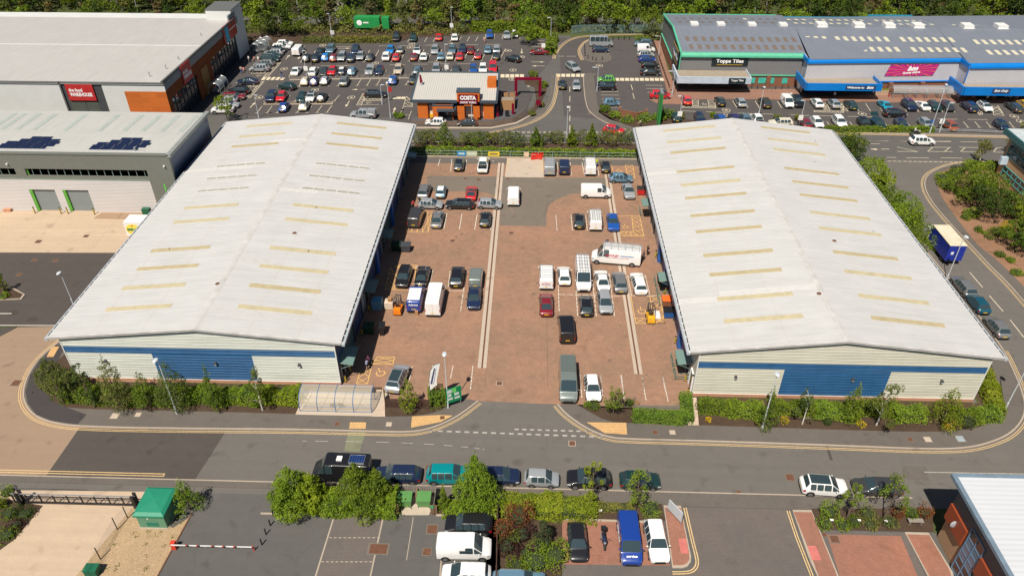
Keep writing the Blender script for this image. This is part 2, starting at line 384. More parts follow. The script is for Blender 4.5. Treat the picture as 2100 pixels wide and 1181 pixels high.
struct('planting_bed',MB().prism(LI[2:]+[Vector((-7.4,61.2,0)),Vector((-12.3,60.0,0)),Vector((-16.0,60.2,0)),Vector((-17,63.1,0)),Vector((-53.4,63.1,0)),Vector((-53.4,64,0))],-.02,.07),m_soil)
struct('planting_bed',MB().prism(RI[:-12]+[Vector((50.8,64,0)),Vector((50.8,62.6,0)),Vector((18.9,62.6,0)),Vector((18.7,60.6,0)),Vector((5.2,60.8,0))],-.02,.07),m_soil)
struct('verge',MB().prism([Vector((50.6,62,0))]+RI[-34:]+[Vector((50.6,118,0))],-.02,.065),m_grass)
struct('planting_bed',MB().prism(EI+[Vector((110,60,0)),Vector((110,119,0))],-.02,.07),ground_mat('bark_mulch',(.32,.18,.11),.45,.25,10))
for P in([(764,855),(790,855),(788,800),(772,800)],[(1411,873),(1433,873),(1428,816),(1410,816)]):
 struct('path',MB().prism(pg(P),0,.108),m_flag)
for P in(pts2('1203,867 1284,868 1286,892 1240,889'),pts2('845,855 900,852 929,853 905,866 843,878'),pts2('718,867 751,867 750,880 716,880'),pts2('107,712 122,712 110,733 96,733')):
 struct('tactile_paving',MB().prism(pg(P),0,.112),m_tact)
 #  buildings
class Face:
 """a wall frame: s along P->Q, t outwards, z up"""
 def __init__(s,P,Q,out):
  s.P=Vector((P[0],P[1],0));d=Vector((Q[0],Q[1],0))-s.P;s.L=d.length;s.d=d.normalized()
  n=Vector((-s.d.y,s.d.x,0));s.n=n if n.dot(Vector((out[0],out[1],0)))>0 else-n
 def p(s,a,t,z):return s.P+s.d*a+s.n*t+Vector((0,0,z))
 def box(s,mb,a0,a1,z0,z1,t0,t1):
  q=[s.p(a0,t0,0),s.p(a1,t0,0),s.p(a1,t1,0),s.p(a0,t1,0)]
  if(q[1]-q[0]).cross(q[2]-q[1]).z<0:q=q[::-1]
  return mb.hexa([Vector((v.x,v.y,z0))for v in q]+[Vector((v.x,v.y,z1))for v in q])
 def text(s,body,parent,a,z,t,size,mat,width=None,bold=.0,shear=0,tilt=0,name='lettering',spacing=1.0):
  right=s.d if s.d.cross(Vector((0,0,1))).dot(s.n)>0 else-s.d
  up=Vector((0,0,1));xd=right
  if tilt:xd=right*math.cos(tilt)+up*math.sin(tilt);up=up*math.cos(tilt)-right*math.sin(tilt)
  return text(body,parent,s.p(a,t,z),xd,up,size,mat,bold,shear,name,width,spacing)
def slab(mb,q,th=.12):
 q=[Vector(a)for a in q];n=(q[1]-q[0]).cross(q[2]-q[1])
 if n.z<0:q=q[::-1]
 return mb.hexa([a-Vector((0,0,th))for a in q]+q)
m_roof=sheet_mat('roof_sheet',(.575,.575,.57),1,.333,.15,.5,.09,bump=.5)
m_cream_cl=sheet_mat('cream_cladding',(.66,.645,.545),2,.4,.0,.5,.12,bump=0)
m_pale_cl=sheet_mat('pale_cladding',(.67,.70,.645),2,.4,.0,.5,.12,bump=0)
m_blue_cl=flat('blue_cladding',(.024,.105,.25),.45,0,.14,.6)
m_wallbrick=brick_mat('plinth_brick',(.52,.26,.17),(.46,.23,.15),(.45,.32,.24),.225,.075,None,.01,vert=True)
m_light=flat('aged_rooflight',(.47,.41,.27),.6,0,.16,1.2)
m_lightg=flat('grey_rooflight',(.36,.35,.31),.5,0,.12,2)
m_trim=flat('white_trim',(.68,.68,.66),.5,0,.08)
m_gut=flat('gutter_grey',(.42,.46,.50),.45,.1,.1)
m_door=flat('shutter_blue',(.03,.07,.16),.5)
m_navy=flat('navy_panel',(.03,.055,.13),.5)
m_glassd=glass_mat('dark_glass',(.015,.02,.025),.06)
m_greenrail=flat('green_rail',(.12,.2,.17),.5)
def profiled_gable(face,parent,name,mat,poly_z,s0,s1,z0,pitch=.4,rid=None):
 """horizontal trapezoid cladding ribs between s0,s1, from z0 up to poly_z(s)"""
 mb=MB();z=z0;zmax=max(poly_z(s0),poly_z(s1),poly_z((s0+s1)/2),poly_z(rid)if rid and s0<rid<s1 else 0)
 prof=[(0,.0),(.03,.028),(.33,.028),(.36,0)]
 while z<zmax-.02:
  zs=[z+a for a,_ in prof]+[z+pitch]
  ts=[b for _,b in prof]+[0]
  for k in range(len(zs)-1):
   za,zb=zs[k],min(zs[k+1],zmax)
   if za>=zmax:break
   def ext(zz):
    if rid is None or zz<=min(poly_z(s0),poly_z(s1)):return s0,s1
    a,b=s0,s1
    if poly_z(s0)<zz:
     a=s0+(rid-s0)*(zz-poly_z(s0))/max(1e-6,poly_z(rid)-poly_z(s0))
    if poly_z(s1)<zz:
     b=s1-(s1-rid)*(zz-poly_z(s1))/max(1e-6,poly_z(rid)-poly_z(s1))
    return(a,b)if a<b else((a+b)/2,(a+b)/2)
   a0,b0=ext(za);a1,b1=ext(zb)
   q=[face.p(a0,ts[k],za),face.p(b0,ts[k],za),face.p(b1,ts[k+1],zb),face.p(a1,ts[k+1],zb)]
   n=(q[1]-q[0]).cross(q[2]-q[1])
   if n.dot(face.n)<0:q=q[::-1]
   mb.quad(*q)
  z+=pitch
 return mb.build(name,mat,parent)
def unit(name,label,x0,x1,xr,y0,y1,ez,rz_,ex0,ex1,blue,lights,lx,claddir,mcl,grey=()):
 b=thing(name,label,'building',(xr,y0,0))
 zt=lambda x:ez+(rz_-ez)*(1-abs(x-xr)/(x1-xr if x>xr else xr-x0))-.02
 sh=MB()
 sh.hexa([(x0,y0+.1,0),(xr,y0+.1,0),(xr,y1,0),(x0,y1,0),(x0,y0+.1,zt(x0)-.16),(xr,y0+.1,zt(xr)-.16),(xr,y1,zt(xr)-.16),(x0,y1,zt(x0)-.16)])
 sh.hexa([(xr+.001,y0+.1,0),(x1,y0+.1,0),(x1,y1,0),(xr+.001,y1,0),(xr+.001,y0+.1,zt(xr)-.16),(x1,y0+.1,zt(x1)-.16),(x1,y1,zt(x1)-.16),(xr+.001,y1,zt(xr)-.16)])
 sh.build('wall',claddir,b)
 F=Face((x0,y0+.1),(x1,y0+.1),(0,-1));rid=xr-x0;pz=lambda s:zt(x0+s)-.05
 MB().box(x0-.03,x1+.03,y0+.0,y0+.1,0,.42).build('brick_plinth',m_wallbrick,b)
 bl0,bl1=blue;bz=4.22;bt=5.12;L=x1-x0
 flatz=lambda z:(lambda s:z)
 profiled_gable(F,b,'lower_cladding',mcl,flatz(bz),0,bl0-x0,.43)
 profiled_gable(F,b,'lower_cladding',mcl,flatz(bz),bl1-x0,L,.43)
 profiled_gable(F,b,'blue_cladding',m_blue_cl,flatz(bz),bl0-x0,bl1-x0,.43)
 profiled_gable(F,b,'blue_band',m_blue_cl,flatz(bt),0,L,bz)
 profiled_gable(F,b,'upper_cladding',mcl,pz,0,L,bt,rid=rid)
 tr=MB();tr.box(x0-.06,x0+.06,y0+.03,y0+.16,.3,zt(x0)-.1).box(x1-.06,x1+.06,y0+.03,y0+.16,.3,zt(x1)-.1)
 tr.box(x0,x1,y0+.03,y0+.09,.40,.46);tr.build('corner_trim',m_trim,b)
 rr=MB();ya,yb=y0-.18,y1+.3
 sl_l=(rz_-ez)/(xr-x0);sl_r=(rz_-ez)/(x1-xr)
 zl,zr_=rz_-sl_l*(xr-ex0),rz_-sl_r*(ex1-xr)
 slab(rr,[(ex0,ya,zl),(xr,ya,rz_),(xr,yb,rz_),(ex0,yb,zl)],.14)
 slab(rr,[(xr+.001,ya,rz_),(ex1,ya,zr_),(ex1,yb,zr_),(xr+.001,yb,rz_)],.14)
 roof=rr.build('roof',m_roof,b)
 rc=MB();slab(rc,[(xr-.35,ya-.03,rz_-.02),(xr,ya-.03,rz_+.03),(xr,yb,rz_+.03),(xr-.35,yb,rz_-.02)],.03)
 slab(rc,[(xr+.001,ya-.03,rz_+.03),(xr+.35,ya-.03,rz_-.02),(xr+.35,yb,rz_-.02),(xr+.001,yb,rz_+.03)],.03)
 for sgn,ex,zz,sl in((-1,ex0,zl,sl_l),(1,ex1,zr_,sl_r)):
  slab(rc,[(ex,ya-.12,zz+.035),(xr,ya-.12,rz_+.035),(xr,ya+.28,rz_+.035),(ex,ya+.28,zz+.035)],.06)
  slab(rc,[(ex,ya-.12,zz+.03),(xr,ya-.12,rz_+.03),(xr,ya-.08,rz_+.03),(ex,ya-.08,zz+.03)],.2)
 rc.build('ridge_and_verge',flat('weathered_trim',(.50,.49,.475),.5,0,.14,.8),roof)
 lap=MB()
 for sgn,ex,zz in((-1,ex0,zl),(1,ex1,zr_)):
  for fr in(.36,.70):
   X=xr+(ex-xr)*fr;Z=rz_+(zz-rz_)*fr+.008
   slab(lap,[(X-.018,ya,Z),(X+.018,ya,Z-sgn*.0),(X+.018,yb,Z),(X-.018,yb,Z)],.003)
 lap.build('sheet_lap',flat('lap_dirt',(.47,.45,.42),.7),roof)
 for q_ in range(6):
  pm=MB()
  sd=R.choice((-1,1));ex,zz=(ex0,zl)if sd<0 else(ex1,zr_);y=R.choice(lights[0])+R.choice((-1.0,0,.0,1.0));f0=R.choice((0,.36,.0));f1=R.choice((.36,.70,1.0));f1=max(f1,f0+.3)
  a_=(xr+(ex-xr)*f0,rz_+(zz-rz_)*f0);b_=(xr+(ex-xr)*f1,rz_+(zz-rz_)*f1);dz=.006+.0008*q_
  slab(pm,[(a_[0],y-.5,a_[1]+dz),(b_[0],y-.5,b_[1]+dz),(b_[0],y+.5,b_[1]+dz),(a_[0],y+.5,a_[1]+dz)],.004)
  pm.build('replaced_sheet',flat('replaced_sheet_%d'%(q_%2),((.50,.495,.485),(.56,.55,.535))[q_%2],.5,0,.06),roof)
 for d_,y in((-.4,y0+8.5),(5.4,y0+21)):z=rz_-abs(d_)*sl_r;MB().ball((xr+d_,y,z+.02),.3,.28,.1,8,4).build('rusty_vent',m_rust,roof)
 for sgn,ex,zz in((-1,ex0,zl),(1,ex1,zr_)):
  g=MB();g.box(ex+sgn*.0,ex+sgn*.38,ya+.02,yb,zz-.42,zz-.12);gg=g.build('gutter',m_gut,b)
  sl_=MB();y=ya+.4
  while y<yb-1:sl_.box(ex-sgn*.02,ex+sgn*.09,y,y+.95,zz-.05,zz+.012);y+=1.2
  sl_.build('gutter_slot',m_black,gg)
  fl=MB();slab(fl,[(ex-sgn*.18,ya,zz-.1),(ex+sgn*.12,ya,zz-.1),(ex+sgn*.12,yb,zz-.1),(ex-sgn*.18,yb,zz-.1)],.02);fl.build('gutter_edge',m_trim,gg)
 for side,ys in((-1,lights[0]),(1,lights[1])):
  a,c=lx[0]if side<0 else lx[1]
  za=rz_-abs(a-xr)*(sl_l if side<0 else sl_r);zc=rz_-abs(c-xr)*(sl_l if side<0 else sl_r)
  for k,y in enumerate(ys):
   g=MB();wd=.40
   g.cur=0;slab(g,[(a,y-wd,za+.02),(c,y-wd,zc+.02),(c,y+wd,zc+.02),(a,y+wd,za+.02)],.03)
   g.cur=1
   isg=(side,k)in grey
   for dy in((-.28,-.09,.09,.28)if not isg else(-.4,.4)):slab(g,[(a,y+dy-.04,za+.035),(c,y+dy-.04,zc+.035),(c,y+dy+.04,zc+.035),(a,y+dy+.04,za+.035)],.02)
   if isg:
    for q in range(6):
     X=a+(c-a)*q/5;Z=za+(zc-za)*q/5+.04;g.box(X-.04,X+.04,y-wd,y+wd,Z-.02,Z)
   mats=[m_lightg if isg else m_light,m_trim if isg else R.choice([flat('rooflight_rib',(.47,.42,.28),.6),flat('rooflight_rib_brown',(.38,.31,.18),.7)])]
   g.build('roof_light',mats,roof)
 for _ in range(3):
  y=R.uniform(y0+5,y1-5);s=R.choice((-1,1));d=R.uniform(3,13)
  z=rz_-d*sl_l;MB().tube([(xr+s*d,y,z),(xr+s*d,y,z+.22)],.05,6).build('vent',m_dkgrey,roof)
 for fx in(.14,.55,.86):
  X=x0+(x1-x0)*fx;g=MB().box(X-.14,X+.14,y0-.22,y0+.07,3.0,3.22);g.cur=1;g.box(X-.12,X+.12,y0-.2,y0+.05,2.9,3.0)
  g.build('bulkhead_light',[m_dkgrey,m_whitep],b)
 return b
LY=([67.9,72.1,76.2,80.4,87.6,91.5,96.5,100.4,104.5,111.6,115.5,119.7],)*2
RY=([67.5,71.7,76.7,81.0,86.8,91.0,96.0,100.0,104.3,110.9,114.8,119.4],)*2
ub1=unit('industrial_unit','white roofed warehouse with blue and cream gable behind the bike shelter',-52.75,-21.75,-36.9,63.3,122.4,6.58,8.1,-53.9,-20.85,(-42.8,-31.35),LY,((-49.3,-41.4),(-33.6,-25.2)),m_navy,m_pale_cl,{(-1,6),(-1,7),(-1,8),(1,6),(1,7),(1,8)})
ub2=unit('industrial_unit','white roofed warehouse with blue and cream gable on the right side of the brick yard',18.6,50.05,33.85,62.8,121.6,6.8,8.6,17.5,51.1,(28.2,39.85),RY,((22.0,30.6),(38.2,46.6)),flat('cream_wall',(.5,.48,.4),.6),m_cream_cl)
def yard_front(b,x,sgn,ys,base):
 k=0
 for(ya,yb,ty,c)in ys:
  X0,X1=(x,x+sgn*.12)
  if ty=='panel':MB().box(x,x+sgn*.05,ya,yb,.3,5.9).build('cladding_panel',flat('panel_%s'%c,PC[c],.5),b)
  elif ty=='sign':MB().box(x,x+sgn*.14,ya,yb,3.3,4.9).build('fascia_sign',flat('sign_%s'%c,PC[c],.4),b)
  elif ty=='shutter':
   m=MB().box(x,x+sgn*.06,ya,yb,0.05,4.2);o=m.build('roller_shutter',flat('shutter_%s'%c,PC[c],.5),b)
   f=MB().box(x,x+sgn*.2,ya-.2,ya,0,4.4).box(x,x+sgn*.2,yb,yb+.2,0,4.4).box(x,x+sgn*.25,ya-.2,yb+.2,4.2,4.6);f.build('frame',m_dkgrey,o)
  elif ty=='door':
   m=MB().box(x,x+sgn*.08,ya,yb,0.05,2.4);o=m.build('door',m_glassd,b)
   MB().box(x,x+sgn*.16,ya-.12,ya,0,2.6).box(x,x+sgn*.16,yb,yb+.12,0,2.6).box(x,x+sgn*.16,ya-.12,yb+.12,2.4,2.6).build('frame',flat('panel_%s'%c,PC[c],.5),o)
  elif ty=='canopy':
   m=MB();slab(m,[(x,ya,3.0),(x+sgn*1.6,ya,2.75),(x+sgn*1.6,yb,2.75),(x,yb,3.0)],.08);o=m.build('door_canopy',glass_mat('canopy_green',(.16,.26,.24),.2),b)
   f=MB()
   for yy in(ya,yb):f.tube([(x,yy,3.05),(x+sgn*1.65,yy,2.8)],.05,6).tube([(x+sgn*.05,yy,2.1),(x+sgn*1.5,yy,2.75)],.04,6)
   f.tube([(x+sgn*1.62,ya,2.8),(x+sgn*1.62,yb,2.8)],.05,6);f.build('bracket',m_greenrail,o)
  elif ty=='wing':
   MB().box(x,x+sgn*.5,ya,yb,0,5.6).build('pier',flat('sign_%s'%c,PC[c],.5),b)
PC=dict(navy=(.03,.06,.15),blue=(.03,.12,.38),cream=(.5,.48,.4),grey=(.3,.32,.34),purple=(.12,.04,.2),red=(.45,.03,.03),white=(.7,.7,.7),teal=(.04,.1,.12),lgrey=(.45,.48,.5),green=(.05,.14,.1))
fr1=[(64.2,65.4,'door','cream'),(63.8,67.0,'canopy',''),(67.5,71,'panel','teal'),(71.4,76,'shutter','navy'),(76.4,78,'panel','lgrey'),(78.2,80.2,'door','cream'),(77.8,80.6,'canopy',''),(81.2,85.6,'shutter','navy'),(86,87,'wing','blue'),(87.6,90.8,'sign','navy'),(91,93.2,'door','grey'),(91,93.4,'canopy',''),(94,98.4,'shutter','teal'),(99,99.9,'wing','blue'),(101,105.6,'shutter','navy'),(106.4,108,'door','grey'),(109,111,'sign','red'),(112,116,'shutter','teal'),(117.2,118.4,'door','grey'),(117,119,'canopy','')]
yard_front(ub1,-21.75,1,fr1,0)
fr2=[(63.6,64.8,'door','white'),(65,67.4,'canopy',''),(65.6,67,'door','grey'),(68,70.6,'panel','purple'),(71,71.9,'wing','blue'),(72.4,76.6,'shutter','navy'),(77,78.6,'door','white'),(79,80.6,'panel','cream'),(81.4,83.4,'canopy',''),(81.6,83.2,'door','grey'),(84.2,85.1,'wing','blue'),(86,89.6,'shutter','navy'),(90,91,'wing','blue'),(91.6,95.4,'panel','white'),(96,97.4,'sign','red'),(98,101,'shutter','teal'),(101.4,103.6,'canopy',''),(101.6,103.2,'door','grey'),(104.5,109,'panel','lgrey'),(110,112,'sign','purple'),(113,117,'shutter','grey'),(118,119.5,'door','grey')]
yard_front(ub2,18.6,-1,fr2,0)
# ---------------- green-grey unit on the left with number 1
lu=thing('industrial_unit','grey green warehouse with shutters, strip windows, solar panels and the number 1','building',(-90,101.9,0))
m_gg=flat('grey_green_cladding',(.155,.165,.145),.5,0,.05)
m_rooflu=sheet_mat('grey_roof_sheet',(.50,.50,.475),0,.333,.16,.5,.07,bump=.5)
MB().box(-135,-55.1,102.2,118.0,0,9.75).build('wall',flat('side_cladding_navy',(.04,.07,.13),.35,.3),lu)
F=Face((-135,102.2),(-55.3,102.2),(0,-1));sx=lambda x:x+135
m=MB();F.box(m,0,sx(-55),7.45,9.95,-.1,.36);F.box(m,sx(-59),sx(-55),0,7.45,-.1,.36);F.box(m,0,sx(-59),5.75,6.25,-.1,.36);F.box(m,sx(-79.6),sx(-78.0),6.25,7.45,-.1,.36);F.box(m,0,sx(-55),9.9,10.1,-.2,.45)
m.build('grey_cladding',m_gg,lu)
m=MB();F.box(m,0,sx(-59),6.25,7.45,-.02,.0);wn=m.build('strip_window',m_glassd,lu)
m=MB()
for x in[-59.6-1.25*k for k in range(60)]:
 if not-79.8<x<-77.8:F.box(m,sx(x)-.04,sx(x)+.04,6.25,7.45,0,.08)
F.box(m,0,sx(-58.9),5.72,5.82,.3,.42);m.build('mullion',flat('mullion_green',(.2,.28,.24),.5),wn)
m=MB();F.box(m,sx(-78.0),sx(-77.75),6.27,7.43,.01,.1);m.build('green_reveal',flat('lime_green',(.1,.35,.04),.5),wn)
m_silver=sheet_mat('silver_cladding',(.62,.60,.60),2,.25,.25,.4,.05,bump=.8)
def LF(x,z0,z1,x1):F.box(m,sx(x),sx(x1),z0,z1,-.1,.34)
m=MB();holes=[(-78.7,-74.6),(-73.4,-69.3)];xs=[-135]+[a for h in holes for a in h]+[-59]
for a,b_ in zip(xs[::2],xs[1::2]):LF(a,0,5.72,b_)
for a,b_ in holes:LF(a,3.85,5.72,b_)
m.build('silver_cladding',m_silver,lu)
for a,b_ in holes:
 m=MB();F.box(m,sx(a),sx(b_),0.02,3.85,.01,.04);o=m.build('roller_shutter',sheet_mat('shutter_grey',(.22,.25,.26),2,.1,.1,.5,.05),lu)
 m=MB();F.box(m,sx(a)+.0,sx(a)+.45,0.02,3.85,.045,.3);m.build('green_reveal',MATS['lime_green'],o)
for x in(-80.3,-56):MB().box(x-.1,x+.1,101.5,102.1,8.2,8.35).build('camera',m_whitep,lu)
F.text('1',lu,sx(-56.9),4.55,.39,1.9,flat('lime_lettering',(.12,.6,.06),.5),bold=.0,name='unit_number')
rm=MB();slab(rm,[(-135,101.9,10.0),(-54.7,101.9,10.0),(-54.7,108.8,10.16),(-135,108.8,10.16)],.15)
slab(rm,[(-135,108.801,10.16),(-54.7,108.801,10.16),(-54.7,118.2,9.95),(-135,118.2,9.95)],.15);lr=rm.build('roof',m_rooflu,lu)
for(u,v)in[(60,248),(95,247),(158,248),(225,250),(275,250),(313,250),(352,250),(390,250),(30,247),(5,250)]:
 p=G(u,v,10.1);m=MB();slab(m,[(p.x-.38,109.9,10.17),(p.x+.38,109.9,10.17),(p.x+.38,116.9,10.01),(p.x-.38,116.9,10.01)],.03);m.build('roof_light',flat('grey_green_rooflight',(.38,.42,.39),.4),lr)
for cx,wid in((-77.6,0),(-63.3,0)):
 px=MB();fr_=MB()
 for r_,(a,b_)in enumerate([(-4.6,2.9),(-4.6,4.2),(-4.2,4.2),(-2.5,3.8),(-1.3,2.6)][:5]):
  y0=103.4+r_*.84;z0=10.0+(y0-101.9)*.0232+.06;z1=z0+.0232*.8
  if r_==4:a,b_=-1.2,2.3
  k=a
  while k<b_-.3:
   kk=min(k+1.65,b_);slab(px,[(cx+k,y0,z0),(cx+kk-.06,y0,z0),(cx+kk-.06,y0+.79,z1),(cx+k,y0+.79,z1)],.03);k+=1.7
 px.build('solar_panel',flat('solar_cell',(.012,.02,.06),.2,.2,.2,3),lr)
 MB().box(cx-4.5,cx+4.2,103.3,103.35,10.04,10.1).build('rail',m_galv,lr)
m=MB();m.tube([(-60.6,103.2,10.0),(-60.6,103.2,10.6),(-60.3,103.2,10.7)],.12,8);m.build('flue',m_galv,lr)
m=MB()
m.box(-55.3,-54.6,101.75,118.3,9.7,10.2);m.build('verge_trim',flat('grey_trim',(.24,.26,.25),.5),lr)
# ---------------- food store, orange and white
fw=thing('retail_store','large store with white front, red sign, orange panels and grey roof','building',(-90,133.5,0))
m_fwhite=flat('white_panel',(.60,.61,.60),.5,0,.05,.3);m_orange=brick_mat('orange_panel',(.56,.155,.03),(.47,.125,.025),(.42,.11,.02),3.2,.9,None,.02,vert=True,patch=.06)
m_rooffw=sheet_mat('store_roof_sheet',(.46,.45,.435),0,.5,.06,.55,.07,bump=.2)
m_rust2=brick_mat('rust_panel',(.25,.07,.02),(.21,.06,.018),(.17,.05,.015),3.2,.9,None,.02,vert=True,patch=.06)
ridge=153.6;yb=167
MB().box(-150,-70.3,133.7,180,0,8.6).build('wall',m_fwhite,fw);MB().box(-70.3,-69.35,133.7,135.2,0,8.6).build('wall',m_dkgrey,fw)
F=Face((-150,133.7),(-69.3,133.7),(0,-1));fx=lambda x:x+150
m=MB();F.box(m,0,fx(-88.7),0,9.0,-.1,.12);F.box(m,fx(-80.9),fx(-69.0),7.5,9.0,-.1,.12);F.box(m,fx(-80.9),fx(-76.9),0,7.5,-.1,.12);m.build('white_front',m_fwhite,fw)
m=MB();F.box(m,fx(-88.7),fx(-80.9),0,9.0,-.1,.02);m.build('grey_bay',m_dkgrey,fw)
m=MB();F.box(m,fx(-88.0),fx(-85.1),0,5.4,.02,.05);F.box(m,fx(-84.9),fx(-82.6),0,5.4,.02,.05);m.build('grey_glazing',flat('back_painted_glass',(.09,.1,.085),.3),fw)
m=MB();F.box(m,fx(-76.9),fx(-69.0),0,7.5,-.1,.14);m.build('orange_panel',m_orange,fw)
m=MB();F.box(m,0,fx(-68.9),8.95,9.15,-.25,.3);F.box(m,fx(-88.9),fx(-88.6),0,9.3,.12,.3);m.build('coping',flat('coping_grey',(.12,.125,.12),.5),fw)
m_signred=flat('sign_red',(.62,.012,.03),.45,0,.03)
def fwsign(face,a,z,w_,h,t):
 m=MB();face.box(m,a-w_/2,a+w_/2,z-h/2,z+h/2,t,t+.15);s=m.build('store_sign',m_signred,fw)
 sg=1 if face.d.cross(Vector((0,0,1))).dot(face.n)>0 else-1
 face.text('the food',s,a-sg*w_*.16,z+h*.12,t+.18,h*.26,m_letw,bold=.035,width=w_*.5)
 face.text('WAREHOUSE',s,a,z-h*.14,t+.18,h*.28,m_letw,bold=.04,width=w_*.82);return s
fwsign(F,fx(-85.2),7.3,5.2,3.3,.14)
S=Face((-69.0,133.6),(-69.6,180.5),(1,0))
m=MB();S.box(m,0,S.L,7.7,9.1,-.3,.05);S.box(m,S.L-9,S.L,7.7,10.6,-.3,.04);m.build('grey_fascia',flat('fascia_blue_grey',(.20,.23,.26),.45),fw)
m=MB();S.box(m,0,S.L,5.6,7.7,-.3,.0)
for a,b_ in((0,1.6),(14.5,23),(S.L-3,S.L)):S.box(m,a,b_,0,5.6,-.3,.0)
m.build('rust_panel',m_rust2,fw)
m=MB();S.box(m,17,20.5,0,5.6,.02,.06);m.build('ochre_panel',flat('ochre',(.28,.13,.02),.5),fw)
m=MB();S.box(m,1.6,14.5,0,5.6,-.3,-.25);S.box(m,23,S.L-3,0,5.6,-.3,-.25);gz=m.build('shop_window',m_glassd,fw)
m=MB()
for a in[1.6+1.85*k for k in range(8)]+[23+1.86*k for k in range(12)]:S.box(m,a-.05,a+.05,0,5.6,-.25,-.12)
for z in(2.6,4.2):S.box(m,1.6,14.5,z-.04,z+.04,-.25,-.12);S.box(m,23,S.L-3,z-.04,z+.04,-.25,-.12)
m.build('mullion',flat('dark_mullion',(.07,.08,.085),.4),gz)
fwsign(S,10.2,7.6,4.6,3.6,.1)
m=MB();S.box(m,32.5,41,5.9,9.6,.1,.25);s2=m.build('store_sign',m_signred,fw)
m=MB();S.box(m,33.6,35.6,5.9,9.6,.26,.3);m.build('cyan_stripe',flat('sign_cyan',(.02,.45,.65),.5),s2)
m=MB();S.box(m,36.2,40.4,7.75,7.95,.26,.3);m.build('sign_rule',m_letw,s2)
rm=MB();slab(rm,[(-150,133.4,9.0),(-69.1,133.4,9.0),(-69.3,ridge,9.5),(-150,ridge+1,9.5)],.15)
slab(rm,[(-150,ridge+1.001,9.5),(-69.3,ridge+.001,9.5),(-69.6,174.5,9.1),(-150,174.5,9.1)],.15);rr=rm.build('roof',m_rooffw,fw)
MB().box(-150,-69.3,ridge+.3,ridge+.55,9.47,9.56).build('ridge_cap',m_fwhite,rr)
m=MB();m.box(-75.3,-69.5,173.5,180.5,0,11.2);m.build('corner_tower',m_fwhite,fw)
MB().box(-75.4,-69.3,173.4,180.6,11.2,11.35).build('tower_coping',MATS['coping_grey'],fw)
MB().box(-69.4,-69.05,133.4,173.4,9.1,9.56).build('coping',MATS['coping_grey'],fw)
for x,y in((-73,137),(-71.5,141),(-71,146),(-72,161)):MB().tube([(x,y,9),(x,y,10.0)],.12,6).build('roof_vent',m_galv,rr)
# ---------------- drive-through coffee shop
cs=thing('coffee_shop','drive-through coffee shop with grey mono-pitch roof and orange panels','building',(-15.5,140.8,0))
m_or=brick_mat('orange_tile',(.60,.155,.025),(.54,.135,.022),(.48,.12,.02),1.2,.3,None,.012,vert=True,patch=.05)
m_slate=flat('slate_fascia',(.055,.075,.095),.4)
MB().box(-22.9,-7.9,141.0,151.2,0,3.7).build('wall',flat('blue_grey_render',(.17,.2,.25),.7),cs)
F=Face((-24.2,141.0),(-7.4,141.0),(0,-1));q=lambda x:x+24.2
def px_(k,x):return onY(*cp(k,x,700),140.8).x
m=MB()
for a,b_ in((-22.9,-20.9),(-9.9,-7.9)):m=MB();F.box(m,q(a),q(b_),0,3.45,0,.9);m.build('orange_pier',m_or,cs)
m=MB();F.box(m,q(-15.0),q(-13.6),0,3.9,.02,1.5);F.box(m,q(-11.9),q(-10.6),0,3.9,.02,1.5);F.box(m,q(-15.0),q(-10.6),3.0,5.7,.02,1.5);F.box(m,q(-15.0),q(-10.6),3.9,5.7,-.6,.02);tw=m.build('sign_tower',m_or,cs)
m=MB();F.box(m,q(-15.1),q(-10.5),5.7,5.85,-.7,1.56);m.build('coping',m_slate,tw)
m=MB();F.box(m,q(-14.65),q(-10.95),3.45,5.35,1.51,1.66);sg=m.build('shop_sign',flat('maroon_sign',(.16,.0,.015),.35),tw)
F.text('COSTA',tw,q(-12.8),4.72,1.68,1.05,m_letw,width=3.15,bold=.06);F.text('DRIVE THRU',tw,q(-12.8),3.78,1.68,.5,m_letw,width=3.1,bold=.03)
m=MB()
for a,b_ in((-20.7,-19.9),(-17.3,-15.0),(-13.5,-12.0),(-10.5,-9.9)):m=MB();F.box(m,q(a),q(b_),.25,2.5,.0,.08);m.build('cream_panel',flat('cream_render',(.66,.60,.50),.7),cs)
m=MB();F.box(m,q(-20.8),q(-19.8),.0,.7,.1,.3);m.build('yellow_bin_store',flat('yellow_plastic',(.75,.42,.02),.5),cs)
m=MB();F.box(m,q(-19.8),q(-15.8),0,3.1,.0,2.0)
pd=m.build('entrance_lobby',m_or,cs)
m=MB();F.box(m,q(-18.8),q(-15.9),0,2.3,2.01,2.04);m.build('glazed_door',m_glassd,pd)
m=MB();F.box(m,q(-18.9),q(-15.4),2.35,2.65,1.9,3.0);F.box(m,q(-15.8),q(-15.2),2.35,2.65,0,2.2);m.build('porch_canopy',m_slate,pd)
m=MB();F.box(m,q(-19.85),q(-15.75),3.1,3.3,1.8,2.05);F.box(m,q(-19.85),q(-19.4),3.1,3.3,0,1.8);F.box(m,q(-16.1),q(-15.7),3.1,3.3,0,1.8);m.build('parapet',m_slate,pd)
m=MB();F.box(m,q(-17.8),q(-15.0),0,.35,.1,1.2);m.build('low_wall',m_dkgrey,cs)
rm=MB();slab(rm,[(-23.8,140.0,3.95),(-7.5,140.0,3.95),(-7.5,151.6,5.2),(-23.8,151.6,5.2)],.12);cr=rm.build('roof',sheet_mat('coffee_roof',(.50,.49,.455),0,.45,.18,.5,.04,bump=.5),cs)
m=MB();m.box(-24.2,-7.1,139.6,140.0,3.5,4.0)
m.hexa([(-24.2,140.0,3.5),(-23.8,140.0,3.5),(-23.8,151.9,4.75),(-24.2,151.9,4.75),(-24.2,140.0,4.05),(-23.8,140.0,4.05),(-23.8,151.9,5.3),(-24.2,151.9,5.3)])
